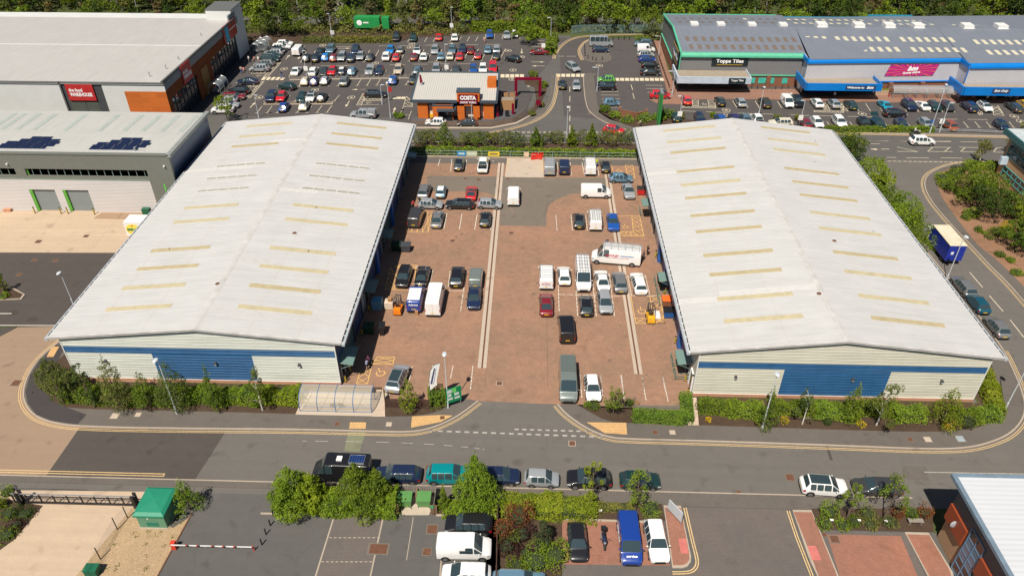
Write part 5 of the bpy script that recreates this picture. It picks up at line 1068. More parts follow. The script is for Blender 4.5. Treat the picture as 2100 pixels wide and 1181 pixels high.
for k in range(n_):arm.cur=1 if k in(4,7,11,14,17)else 0;arm.box(X+(e.x-X)*k/n_,X+(e.x-X)*(k+(1 if k not in(4,7,11,14,17)else.4))/n_,b.y-.22,b.y-.16,.78,.9);
arm.build('arm',[m_whitep,MATS['barrier_red']],t);MB().box(e.x-.05,e.x+.03,e.y-.02,e.y+.04,0,.85).build('rest_post',MATS['barrier_red'],t)
def bollard(x,y,h=.95,lab='black bollard',cat='bollard',grp=None,stripe=False,r=.07,name='bollard'):
 t=thing(name,lab,cat,(x,y,0),0,grp);MB().tube([(x,y,0),(x,y,h)],r,8).build('post',m_black,t);MB().ball((x,y,h),r*1.15,r*1.15,.05,8,4).build('cap',m_black,t)
 if stripe:
  for z in(.2,.5,.8):MB().tube([(x,y,z),(x,y,z+.14)],r+.008,8).build('yellow_band',flat('band_yellow',(.75,.55,.03),.5),t)
 return t
for i,(k,x,y)in enumerate([('B1',78,590),('B1',55,665),('B1',22,733),('B1',-10,812)]):p=cg(k,x,y);bollard(p.x,p.y,.85,'short black bollard left of the big hedge','bollard','black bollards left of the big hedge',r=.07)
P0,P1=cg('C4',822,345),cg('C4',952,715)
for k in range(22):p=P0+(P1-P0)*(k/21);bollard(p.x,p.y,.95,'black bollard in the row left of the tile shop','bollard','bollards left of the tile shop',r=.09)
for(x,y)in((500,325),(545,325),(590,325),(633,325),(270,385),(272,410),(272,435),(274,460),(297,478),(335,490),(362,497),(412,490)):p=cg('C4',x,y);bollard(p.x,p.y,.95,'black bollard around the minibus bays','bollard','bollards around the minibus bays',r=.09)
for(x,y)in((147,775),(182,775),(805,775),(855,778),(905,775),(1012,778),(1068,778),(1120,775),(1180,768),(1190,795)):p=cg('C5',x,y);bollard(p.x,p.y,.95,'black bollard on the brick footway by the tile shop','bollard','bollards on the tile shop footway',r=.08)
for i,(k,x,y)in enumerate((('X',1050,170),('X',1110,470),('X',1122,445),('X',1195,825),('X',1240,1000),('X',1272,1110),('F4',1590,590),('O',202,1035))):p=cg(k,x,y);bollard(p.x,p.y,1.1,'black and yellow banded bollard guarding the right unit fronts','bollard','banded bollards along the right units',True,.1)
for i,(k,x,y)in enumerate((('N',452,165),('N',418,215),('N',382,385),('N',310,625),('N',190,995),('N',145,1100),('L1',285,855),('L1',495,860),('L1',552,860),('L1',765,865))):p=cg(k,x,y);bollard(p.x,p.y,1.1,'black and yellow banded bollard beside a shutter on the left','bollard','banded bollards beside shutters on the left',True,.1)
for i,y in enumerate((65.3,67.6,79.6,81.6,84,103)):
 t=thing('guard_rail',f"grey green guard frame {['nearest the street', 'second from the street', 'beside the orange bin', 'behind the orange bin', 'behind the white saloon', 'near the red bin'][i]} at the right units",'guard rail',(17.0,y,0));m=MB()
 m.tube([(18.5,y,.5),(17.0,y,.5),(17.0,y,1.1),(18.5,y,1.1)],.04,6).tube([(17.0,y,0),(17.0,y,1.1),(17.0,y+1.5,1.1),(17.0,y+1.5,0)],.04,6).tube([(17.0,y,.5),(17.0,y+1.5,.5)],.035,6);m.build('frame',m_greenrail,t)
def wbin(k,x,y,lab,c,w_=.68,d_=.55,h=1.1,lidc=None,rz=0):
 p=cg(k,x,y);t=thing('wheelie_bin',lab,'bin',(p.x,p.y,.01),rz);mt=flat('bin_%.2f_%.2f'%(c[0],c[1]),c,.45)
 o=MB().hexa([(-w_+.1,-d_+.08,.18),(w_-.1,-d_+.08,.18),(w_-.1,d_-.08,.18),(-w_+.1,d_-.08,.18),(-w_,-d_,h),(w_,-d_,h),(w_,d_,h),(-w_,d_,h)]);ob=bpy.data.objects.new('body',o.mesh('body',mt));col.objects.link(ob);ob.parent=t
 l_=flat('lid_%.2f_%.2f'%(lidc[0],lidc[1]),lidc,.45)if lidc else mt
 o=MB().hexa([(-w_-.04,-d_-.04,h),(w_+.04,-d_-.04,h),(w_+.04,d_+.04,h),(-w_-.04,d_+.04,h),(-w_-.02,-d_-.02,h+.05),(w_+.02,-d_-.02,h+.05),(w_+.02,d_+.02,h+.18),(-w_-.02,d_+.02,h+.18)]);ob=bpy.data.objects.new('lid',o.mesh('lid',l_));col.objects.link(ob);ob.parent=t
 for sx in(-1,1):
  for sy in(-1,1):ob=bpy.data.objects.new('castor',MB().tube([(sx*(w_-.15)-.03,sy*(d_-.12),.09),(sx*(w_-.15)+.03,sy*(d_-.12),.09)],.09,8).mesh('castor',m_tyre));col.objects.link(ob);ob.parent=t
 return t
wbin('B1',1095,500,'green bin on the left inside the timber enclosure',(.09,.24,.07));wbin('B1',1240,500,'green bin on the right inside the timber enclosure',(.09,.24,.07))
wbin('Y',1943,705,'red bin with black lid by the right units',(.55,.02,.02),.62,.5,1.15,(.03,.03,.03));wbin('M',875,490,'grey bin on the shadow edge by the left units',(.05,.055,.065));wbin('N',515,610,'black bin with white stripes on the shadow edge',(.012,.012,.014),.35,.6,1.3)
wbin('M',745,480,'dark green bin standing in the shade beside the grey one',(.008,.03,.015));wbin('N',385,600,'dark green bin standing in the shade beside the black one',(.01,.05,.02));wbin('X',1145,625,'blue bin with black lid beside the forklift bay',(.01,.09,.32),.7,.55,1.1,(.012,.012,.014));wbin('X',1135,545,'bin with bright orange lid beside the blue bin',(.25,.1,.05),.7,.55,1.2,(.85,.13,.02))
wbin('X',1085,370,'black bin by the right units behind the white saloon',(.015,.018,.018),.5,.5,1.1)
t=thing('bin_enclosure','open timber enclosure holding two green bins','enclosure',tuple(cg('B1',1040,440)));yb_=cg('B1',1200,437).y;xa,xb=cg('B1',1045,440).x,cg('B1',1335,440).x;yf=cg('B1',1030,575).y
m=MB();k=xa
while k<xb-.1:m.box(k,k+.14,yb_,yb_+.04,0,1.55);k+=.17
m.box(xa,xb,yb_+.05,yb_+.1,.4,.5).box(xa,xb,yb_+.05,yb_+.1,1.2,1.3);m.build('back_panel',m_woodg,t)
for X in(xa-.3,xb-.35):
 m=MB()
 for kk in range(4):m.box(X+kk*.17,X+kk*.17+.14,yf,yf+.04,0,1.45)
 m.build('front_panel',m_wood,t)
m=MB();k=yf
while k<yb_:m.box(xb,xb+.04,k,k+.14,0,1.5);k+=.17
m.build('side_panel',m_woodg,t);MB().box((xa+xb)/2-.06,(xa+xb)/2+.06,yb_-1.0,yb_,0,1.3).build('divider',m_wood,t)
MB().box(xb-.3,xb-.02,yf-.05,yf-.01,1.05,1.35).build('green_sign',flat('sign_green',(.02,.4,.15),.5),t)
P=[cg('B1',1805,540),cg('B1',1790,1180)];t=thing('board_fence','dark board fence between the near car park and the shrubs','fence',tuple(P[0]));m=MB();d=(P[1]-P[0]).normalized();n=Vector((-d.y,d.x,0))*.04
m.hexa([P[0]-n,P[1]-n,P[1]+n,P[0]+n]+[q_+Vector((0,0,1.2))for q_ in(P[0]-n,P[1]-n,P[1]+n,P[0]+n)]);m.build('boards',m_wdark,t)
for k in range(6):q_=P[0]+(P[1]-P[0])*(k/5);MB().box(q_.x-.07,q_.x+.07,q_.y-.07,q_.y+.07,0,1.35).build('post',m_wdark,t)
def pale_fence(lab,P,h,mat,nm='board_fence'):
 P=[Vector((p.x,p.y,.07))for p in P];t=thing(nm,lab,'fence',tuple(P[0]))
 for a,b in zip(P,P[1:]):
  L_=(b-a).length;n_=int(L_/.155);m=MB();d=(b-a).normalized();n=Vector((-d.y,d.x,0))*.015
  for k in range(n_):
   q0=a+d*(k*.155);q1=q0+d*.14;hh=h+R.uniform(-.03,.03);m.hexa([q0-n,q1-n,q1+n,q0+n]+[q_+Vector((0,0,hh))for q_ in(q0-n,q1-n,q1+n,q0+n)])
  m.build('boards',mat,t);MB().box(a.x-.05,a.x+.05,a.y-.05,a.y+.05,0,h+.1).build('post',mat,t)
pale_fence('dark brown board fence around the corner bay of the yard',[cg('F3',795,580),cg('F3',805,655),cg('F3',1190,665),cg('F3',1195,480)],1.35,m_wdark)
pale_fence('weathered grey board fence behind the square hedge',[cg('F4',1090,650),cg('F4',1098,732),cg('F4',1530,738),cg('F4',1528,640)],.75,m_woodg)
p=cg('F4',1112,700);t=thing('timber_board','pale board leaning by the grey fence','board',(p.x,p.y,0));MB().box(p.x-.25,p.x+.25,p.y,p.y+.08,0,.8).build('board',MATS['pale_timber'],t);MB().box(p.x-.28,p.x+.28,p.y+.02,p.y+.06,.8,.86).build('cap',m_wood,t)
p=cg('F4',1500,690);t=thing('timber_stack','loose timber planks in the corner of the right bays','timber',(p.x,p.y,0))
for k in range(5):MB().hexa([(p.x-1+.1*k,p.y-.1+.06*k,.02+.04*k),(p.x+.35,p.y+.1*k,.02+.12*k),(p.x+.35,p.y+.1+.1*k,.02+.12*k),(p.x-1+.1*k,p.y+.0+.06*k,.02+.04*k),(p.x-1+.1*k,p.y-.1+.06*k,.06+.04*k),(p.x+.35,p.y+.1*k,.06+.12*k),(p.x+.35,p.y+.1+.1*k,.06+.12*k),(p.x-1+.1*k,p.y+.0+.06*k,.06+.04*k)]).build('plank',m_woodg if k%2 else MATS['pale_timber'],t)
X0,X1=-25.35,-17.35;Y0=58.95;t=thing('bike_shelter','blue framed curved bike shelter with clear roof and hoops inside','shelter',(X0,Y0,.1));mf=flat('shelter_blue',(.07,.16,.33),.4);mgl=glass_mat('shelter_panel',(.75,.68,.55),.12,.38)
def arc(Y0,k,n_=10):th=math.pi*.62*k/n_;return Y0+.15+1.9*(1-math.cos(th))*.62,.1+(1.0 if k else 0)*0+.95+1.25*math.sin(th)
prof=[(Y0,.1),(Y0,.9),(Y0+.12,1.4),(Y0+.45,1.85),(Y0+.95,2.15),(Y0+1.5,2.25),(Y0+2.1,2.2)]
for k in range(5):
 X=X0+(X1-X0)*k/4;MB().tube([(X,y,z)for y,z in prof],.045,6).tube([(X,Y0+2.1,2.2),(X,Y0+2.5,2.15)],.03,6).build('hoop_frame',mf,t)
m=MB()
for y,z in(prof[0],prof[1],prof[4],prof[6]):m.tube([(X0,y,max(z,.2)),(X1,y,max(z,.2))],.03,6)
m.tube([(X0,Y0+2.1,2.2),(X0,Y0+2.1,.1)],.03,6).tube([(X1,Y0+2.1,2.2),(X1,Y0+2.1,.1)],.03,6);m.build('rail',mf,t)
for k in range(4):
 m=MB();xa,xb=X0+(X1-X0)*k/4+.04,X0+(X1-X0)*(k+1)/4-.04
 for(ya,za),(yb_,zb_)in zip(prof[1:],prof[2:]):m.quad((xa,ya,za),(xb,ya,za),(xb,yb_,zb_),(xa,yb_,zb_))
 m.quad((xa,Y0+.01,.25),(xb,Y0+.01,.25),(xb,Y0+.01,.9),(xa,Y0+.01,.9));m.build('clear_panel',mgl,t,True)
for k in range(9):
 X=X0+.7+k*.83;m=MB();m.tube([(X-.22,Y0+.7,.1),(X-.22,Y0+.7,.75),(X,Y0+.7,.95),(X+.22,Y0+.7,.75),(X+.22,Y0+.7,.1)],.03,6);m.build('bike_hoop',m_galv,t)
struct('shelter_slab',MB().prism([(X0-.4,Y0-.5),(X1+.3,Y0-.5),(X1+1.6,Y0+3.2),(X0-.2,Y0+3.2)],0,.11),m_conc2)
p=Vector((X0+4.0,Y0+.7,.1));bt_=thing('bicycle','dark bicycle parked inside the bike shelter','bicycle',(p.x,p.y,.1))
for dx in(-.5,.5):MB().tube([(p.x+dx,p.y-.02,.43),(p.x+dx,p.y+.02,.43)],.33,14).build('wheel',m_tyre,bt_)
MB().tube([(p.x-.5,p.y,.43),(p.x-.2,p.y,.8),(p.x+.35,p.y,.85),(p.x+.5,p.y,.43)],.03,5).tube([(p.x-.2,p.y,.8),(p.x,p.y,.4),(p.x+.35,p.y,.85)],.03,5).build('frame',m_black,bt_);MB().ball((p.x-.25,p.y,.95),.14,.08,.05,8,4).build('saddle',m_black,bt_);MB().tube([(p.x+.35,p.y-.25,1.0),(p.x+.35,p.y+.25,1.0)],.02,5).build('handlebar',m_black,bt_)
p=cg('F3',1345,640,.1);t=thing('site_sign','green and white site sign board at the yard mouth','sign',(p.x,p.y,.1));a=Vector((-8.95,61.2,0));b=Vector((-7.35,60.55,0));Fs=Face(Vector((-9.1,59.9,0)),Vector((-7.5,60.7,0)),(1,-1))
m=MB();Fs.box(m,0,Fs.L,.8,2.9,-.04,.04);pn=m.build('panel',flat('sign_board_green',(.0,.22,.08),.4),t)
for a_,b_,z0,z1 in((.1,.7,2.3,2.75),(.15,.6,1.75,2.15),(.15,.75,1.25,1.55),(.95,1.5,1.75,2.1),(.95,1.6,1.2,1.5)):m=MB();Fs.box(m,a_,b_,z0,z1,.045,.06);m.build('name_plate',flat('plate_pale',(.55,.62,.6),.5),pn)
m=MB();Fs.box(m,.75,1.2,2.2,2.85,.045,.058);m.build('name_plate',flat('plate_lime',(.15,.55,.12),.5),pn)
for s_ in(.1,Fs.L-.1):q_=Fs.p(s_,-.06,0);MB().tube([(q_.x,q_.y,0),(q_.x,q_.y,2.9)],.04,6).build('post',m_galv,t)
p=Vector((-10.9,60.3,0));t=thing('feather_flag','white feather flag with dark lettering behind the square hedge','flag',(p.x,p.y,0));MB().tube([(p.x,p.y,0),(p.x,p.y,4.0),(p.x+.2,p.y,5.3),(p.x+.7,p.y,6.2),(p.x+1.35,p.y,6.5)],.028,6).build('pole',m_black,t)
fl_=[(p.x+.03,2.4),(p.x+.85,3.3),(p.x+.8,3.8),(p.x+1.35,6.45),(p.x+.72,6.15),(p.x+.22,5.25),(p.x+.03,4.0)];m=MB();m.quad(*[(x,p.y-.012,z)for x,z in fl_]);m.quad(*[(x,p.y+.012,z)for x,z in fl_[::-1]]);bn=m.build('banner',m_whitep,t)
m=MB()
for dx,w_ in((-.14,.05),(.02,.16),(.2,.05)):m.quad((p.x+.3+dx-w_,p.y-.02,3.4),(p.x+.3+dx,p.y-.02,3.35),(p.x+.78+dx*.7,p.y-.02,5.7),(p.x+.78+dx*.7-w_,p.y-.02,5.7))
m.build('print',flat('flag_navy',(.06,.07,.18),.5),bn)
def forklift(k,x,y,rz,lab,c,raised=False):
 p=cg(k,x,y);t=thing('forklift',lab,'forklift',(p.x,p.y,.01),math.radians(rz));mt=flat('forklift_%.2f'%c[1],c,.4)
 def bp(n,mb,m):o=bpy.data.objects.new(n,mb.mesh(n,m));col.objects.link(o);o.parent=t
 bp('counterweight',MB().hexa([(-.5,-1.05,.3),(.5,-1.05,.3),(.52,-.3,.3),(-.52,-.3,.3),(-.42,-1.0,1.0),(.42,-1.0,1.0),(.5,-.3,1.05),(-.5,-.3,1.05)]),mt);bp('chassis',MB().box(-.5,.5,-.3,.75,.25,.7),mt);bp('seat',MB().box(-.25,.25,-.35,.1,.95,1.1).box(-.25,.25,-.42,-.32,1.1,1.5),m_black)
 bp('cage',MB().tube([(-.45,-.45,1.0),(-.42,-.3,2.05),(-.42,.5,2.1),(-.45,.75,.7)],.04,6).tube([(.45,-.45,1.0),(.42,-.3,2.05),(.42,.5,2.1),(.45,.75,.7)],.04,6).tube([(-.42,-.3,2.05),(.42,-.3,2.05)],.03,6).tube([(-.42,.1,2.08),(.42,.1,2.08)],.02,6).tube([(-.42,.5,2.1),(.42,.5,2.1)],.03,6),m_black)
 bp('mast',MB().box(-.35,-.25,.8,.92,.1,2.15).box(.25,.35,.8,.92,.1,2.15).box(-.25,.25,.82,.9,2.0,2.1).box(-.25,.25,.82,.9,1.0,1.08).box(-.04,.04,.8,.86,.1,2.0),m_dkgrey);bp('fork',MB().box(-.3,-.18,.92,1.9,.1,.14).box(.18,.3,.92,1.9,.1,.14).box(-.45,.45,.92,.97,.1,.6),m_dkgrey)
 for sx in(-.46,.46):
  for yy in(-.65,.5):bp('wheel',MB().tube([(sx-.1,yy,.27),(sx+.1,yy,.27)],.27,12),m_tyre)
forklift('Z',462,548,0,'orange forklift beside the wrapped pallet at the left units',(.75,.20,.01));forklift('X',1008,650,0,'yellow forklift in the hatched bay by the right units',(.75,.38,.02))
def boxthing(name,cat,lab,k,x,y,w_,d_,h,mats,extra=None):
 p=cg(k,x,y);t=thing(name,lab,cat,(p.x,p.y,.01));MB().box(p.x-w_/2,p.x+w_/2,p.y,p.y+d_,.14,h).build('load',mats[0],t);m=MB()
 for kk in range(4):m.box(p.x-w_/2-.05,p.x+w_/2+.05,p.y+(d_-.12)*kk/3,p.y+(d_-.12)*kk/3+.12,.02,.14)
 m.build('pallet',MATS['pale_timber'],t);return t,p
m_wrap=flat('pallet_wrap',(.62,.52,.42),.35,0,.2,3);t,p=boxthing('wrapped_pallet','pallet','pale wrapped pallet with cardboard box on top','Z',385,535,1.1,1.1,1.1,[m_wrap]);MB().box(p.x-.1,p.x+.4,p.y+.3,p.y+.9,1.1,1.6).build('cardboard_box',flat('cardboard',(.36,.2,.09),.8),t)
boxthing('wrapped_pallet','pallet','blue wrapped pallet standing in the shade of the left units','Z',290,545,1.3,1.3,1.5,[flat('blue_wrap',(.12,.3,.42),.3,0,.15,4)]);boxthing('cardboard_box','box','small cardboard box on the paving behind the blue van','Z',608,578,.4,.5,.65,[MATS['cardboard']])
boxthing('wrapped_pallet','pallet','white wrapped load beside the yellow forklift','X',1065,650,.7,1.5,.35,[m_whitep])
p=cg('Y',1110,420);t=thing('barrier_stack','stack of red plastic barriers at the back railing','barrier',(p.x,p.y,.2))
for k in range(6):
 a=R.uniform(-.35,.35);cx,cy=p.x+R.uniform(-.2,.2),p.y+.15*k-.2;dx,dy=math.cos(a),math.sin(a);m=MB();m.hexa([(cx-dx,cy-dy,.05+.09*k),(cx+dx,cy+dy,.05+.09*k),(cx+dx-.06,cy+dy+.12,.05+.09*k),(cx-dx-.06,cy-dy+.12,.05+.09*k),(cx-dx,cy-dy,.5+.09*k),(cx+dx,cy+dy,.5+.09*k),(cx+dx-.06,cy+dy+.12,.5+.09*k),(cx-dx-.06,cy-dy+.12,.5+.09*k)])
 b_=m.build('barrier_board',m_red,t)
p=cg('Y',1022,400);t=thing('notice_panel','beige panel hung on the back railing','panel',(p.x,p.y,.2));MB().box(p.x-.45,p.x+.45,122.9,122.96,.35,1.25).build('panel',flat('beige_panel',(.6,.45,.3),.6),t);MB().box(p.x-.5,p.x+.5,122.94,122.99,1.25,1.3).build('top_trim',m_wood,t)
def arch_shelter(p,w_,d_,h,lab,n_=2,along='x',rz=0):
 t=thing('trolley_shelter',lab,'shelter',(p.x,p.y,0),rz);gl_=glass_mat('clear_panel',(.55,.6,.62),.08,.35)
 def bp(n,mb,m):o=bpy.data.objects.new(n,mb.mesh(n,m));col.objects.link(o);o.parent=t
 pr=[(-w_/2*math.cos(math.pi*k/10),h*.55+h*.45*math.sin(math.pi*k/10))for k in range(11)]
 for k in range(n_+1):
  y=d_*k/n_-d_/2;bp('hoop_frame',MB().tube([(pr[0][0],y,0)]+[(x,y,z)for x,z in pr]+[(pr[-1][0],y,0)],.06,6),m_galv)
 for k in range(n_):
  m=MB();ya,yb_=d_*k/n_-d_/2,d_*(k+1)/n_-d_/2
  for a,b in zip(pr,pr[1:]):m.quad((a[0],ya,a[1]),(b[0],ya,b[1]),(b[0],yb_,b[1]),(a[0],yb_,a[1]))
  bp('clear_panel',m,gl_)
 m=MB()
 for k in range(5):m.box(-w_*.3,w_*.3,-d_*.4+k*d_*.17,-d_*.4+k*d_*.17+.12,.5,.95)
 bp('trolley_row',m,m_galv)
 return t
arch_shelter(cg('A4',270,520),2.6,4.6,2.6,'trolley shelter with red panel outside the food store',2);arch_shelter(cg('A1',730,500),2.4,5.0,2.5,'left trolley shelter near the far end of the food store',2);arch_shelter(cg('A1',850,480),2.4,5.0,2.5,'right trolley shelter near the far end of the food store',2)
p=cg('C6',750,790);arch_shelter(p,2.6,13.5,2.6,'long clear trolley shelter outside the home store',4,rz=math.radians(90))
for i in range(22):
 p=cg('A2',-330+i*100,1003-i*1.2);t=thing('cycle_rail','steel hoop rail in the line between the fourth and fifth rows','rail',(p.x,p.y,.1),0,'hoop rails between the car rows');MB().tube([(p.x,p.y-.5,.1),(p.x,p.y-.5,1.05),(p.x+.05,p.y+.4,1.05),(p.x+.05,p.y+.4,.1)],.045,6).build('hoop',m_galv,t);MB().box(p.x-.12,p.x+.12,p.y-.62,p.y-.38,.1,.13).build('foot',m_galv,t)
p=cg('C4',545,930);t=thing('brick_planter','low angular brick wall among the hedges by the junction','wall',(p.x,p.y,0));P=[cg('C4',*q_)for q_ in[(550,905),(552,938),(690,965),(768,948),(765,925)]]
for a,b in zip(P,P[1:]):
 d=(b-a).normalized();n=Vector((-d.y,d.x,0))*.12;MB().hexa([a-n,b-n,b+n,a+n]+[q_+Vector((0,0,1.3))for q_ in(a-n,b-n,b+n,a+n)]).build('wall',m_bbrick,t)
 MB().hexa([q_+Vector((0,0,1.3))for q_ in(a-n*1.3,b-n*1.3,b+n*1.3,a+n*1.3)]+[q_+Vector((0,0,1.38))for q_ in(a-n*1.3,b-n*1.3,b+n*1.3,a+n*1.3)]).build('coping',m_bbrick,t)
a,b=cg('B2',1425,560,0),cg('B2',1500,700,0);t=thing('site_sign','grey sign board seen edge-on above the white suv','sign',(a.x,a.y,0));a=Vector((13.55,46.6,0));b=Vector((14.6,45.0,0));d=(b-a).normalized();n=Vector((-d.y,d.x,0))*.04
MB().hexa([a-n+Vector((0,0,.7)),b-n+Vector((0,0,.7)),b+n+Vector((0,0,.7)),a+n+Vector((0,0,.7)),a-n+Vector((0,0,2.0)),b-n+Vector((0,0,2.0)),b+n+Vector((0,0,2.0)),a+n+Vector((0,0,2.0))]).build('panel',m_pole,t)
for q_ in(a,b):MB().tube([q_,q_+Vector((0,0,2.0))],.04,6).build('post',m_galv,t)
for k,x,y,lab in(('B2',970,612,'small white plant label left of the thin tree'),('B3',806,543,'small white marker below the round bush'),('B3',990,545,'small white marker below the middle bush'),('B3',1170,550,'small white marker below the second thin tree')):
 p=cg(k,x,y,.5);t=thing('marker_sign',lab,'marker',(p.x,p.y,.09));MB().box(p.x-.16,p.x+.16,p.y-.1,p.y+.1,.48,.54).build('plate',m_whitep,t);MB().tube([(p.x,p.y,.05),(p.x,p.y,.5)],.03,5).build('post',m_galv,t)
p=cg('B3',1370,590);t=thing('bench','grey timber bench on the lawn by the office','bench',(p.x,p.y,.05));MB().box(p.x-.7,p.x+.7,p.y+.1,p.y+.55,.5,.56).build('seat',m_woodg,t)
for sx in(-.55,.5):MB().box(p.x+sx,p.x+sx+.06,p.y+.12,p.y+.5,.05,.5).build('leg',m_woodg,t)
#  vehicles
m_cglass=glass_mat('car_glass',(.03,.05,.058),.06)
m_clip=flat('car_trim',(.014,.014,.016),.5)
m_head=flat('headlight_lens',(.5,.52,.55),.1,0,.05);m_tail=flat('tail_light_lens',(.35,.01,.01),.15,0,.05)
m_ply=flat('number_plate_yellow',(.75,.50,.02),.5,0,0);m_plw=flat('number_plate_white',(.75,.75,.72),.5,0,0)
m_rim=flat('alloy_rim',(.30,.31,.32),.3,.7,.05)
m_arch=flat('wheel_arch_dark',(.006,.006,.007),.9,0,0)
PAINT=dict(white=(.78,.78,.77),silver=(.36,.38,.40),grey=(.19,.195,.2),petrol=(.008,.07,.11),darkgrey=(.055,.056,.058),black=(.012,.012,.014),navy=(.012,.022,.06),blue=(.012,.075,.33),lightblue=(.14,.26,.36),brightblue=(.01,.19,.55),red=(.55,.012,.02),maroon=(.19,.012,.018),teal=(.0,.21,.23),darkgreen=(.01,.035,.035),green=(.12,.36,.06),beige=(.48,.40,.31),orange=(.28,.07,.03),yellow=(.8,.42,.01),royal=(.01,.045,.26),bluegrey=(.12,.2,.27),cream=(.62,.58,.47),greygreen=(.2,.235,.22),purple=(.03,.02,.12),brown=(.045,.032,.025),turquoise=(.0,.3,.45))
CNAME=dict(petrol='dark teal',darkgrey='dark grey',lightblue='pale blue',brightblue='bright blue',darkgreen='very dark green',royal='royal blue',bluegrey='blue grey',greygreen='grey green',orange='copper orange',brown='dark brown',navy='navy blue')
def paint(c):
 k='paint_'+c
 if k in MATS:return MATS[k]
 t=NT(k);t.b.inputs['Base Color'].default_value=(*PAINT[c],1);t.b.inputs['Roughness'].default_value=.32 if c not in('white','cream')else.4
 t.b.inputs['Metallic'].default_value=.25 if c in('silver','grey','lightblue','bluegrey','greygreen','darkgrey')else 0
 t.b.inputs['Coat Weight'].default_value=.8;t.b.inputs['Coat Roughness'].default_value=.05;MATS[k]=t.m;return t.m
TYPES={'hatchback':dict(L=4.1,W=.88,H=1.47,hood=.95,ws=.78,rg=.40,boot=.24,belt=.93,hz=.96,wt=.60,pil=(.36,.74),wr=.31),'small car':dict(L=3.55,W=.80,H=1.5,hood=.72,ws=.68,rg=.28,boot=.2,belt=.93,hz=.96,wt=.57,pil=(.42,.84),wr=.28),'saloon':dict(L=4.6,W=.90,H=1.43,hood=1.15,ws=.85,rg=.75,boot=.62,belt=.92,hz=.93,wt=.58,pil=(.40,.86),wr=.32),'coupe':dict(L=4.3,W=.90,H=1.33,hood=1.2,ws=.85,rg=.85,boot=.4,belt=.88,hz=.88,wt=.56,pil=(.7,),wr=.33),'estate car':dict(L=4.7,W=.90,H=1.47,hood=1.12,ws=.8,rg=.36,boot=.22,belt=.93,hz=.95,wt=.62,pil=(.30,.60,.92),wr=.32),'suv':dict(L=4.5,W=.93,H=1.66,hood=1.05,ws=.72,rg=.34,boot=.25,belt=1.05,hz=1.08,wt=.66,pil=(.34,.68),wr=.36),'people carrier':dict(L=4.4,W=.90,H=1.64,hood=.82,ws=.95,rg=.28,boot=.22,belt=1.0,hz=1.02,wt=.66,pil=(.30,.62,.93),wr=.32),'small van':dict(L=4.35,W=.91,H=1.83,hood=.85,ws=.72,rg=.08,boot=.05,belt=1.12,hz=1.06,wt=.80,pil=(.26,),wr=.32,van=1),'panel van':dict(L=5.0,W=.98,H=1.98,hood=.80,ws=.78,rg=.08,boot=.05,belt=1.22,hz=1.18,wt=.86,pil=(.22,),wr=.34,van=1),'large van':dict(L=5.9,W=1.02,H=2.55,hood=.72,ws=.75,rg=.07,boot=.05,belt=1.42,hz=1.32,wt=.90,pil=(.17,),wr=.36,van=1),'long van':dict(L=7.0,W=1.03,H=2.6,hood=.78,ws=.85,rg=.07,boot=.05,belt=1.42,hz=1.34,wt=.92,pil=(.15,),wr=.36,van=1),'minibus':dict(L=5.9,W=1.0,H=2.55,hood=.72,ws=.75,rg=.10,boot=.05,belt=1.42,hz=1.32,wt=.86,pil=(.17,.42,.70,.97),wr=.36),'pickup truck':dict(L=5.2,W=.94,H=1.78,hood=1.15,ws=.72,rg=.2,boot=1.55,belt=1.1,hz=1.12,wt=.64,pil=(.5,),wr=.38),}
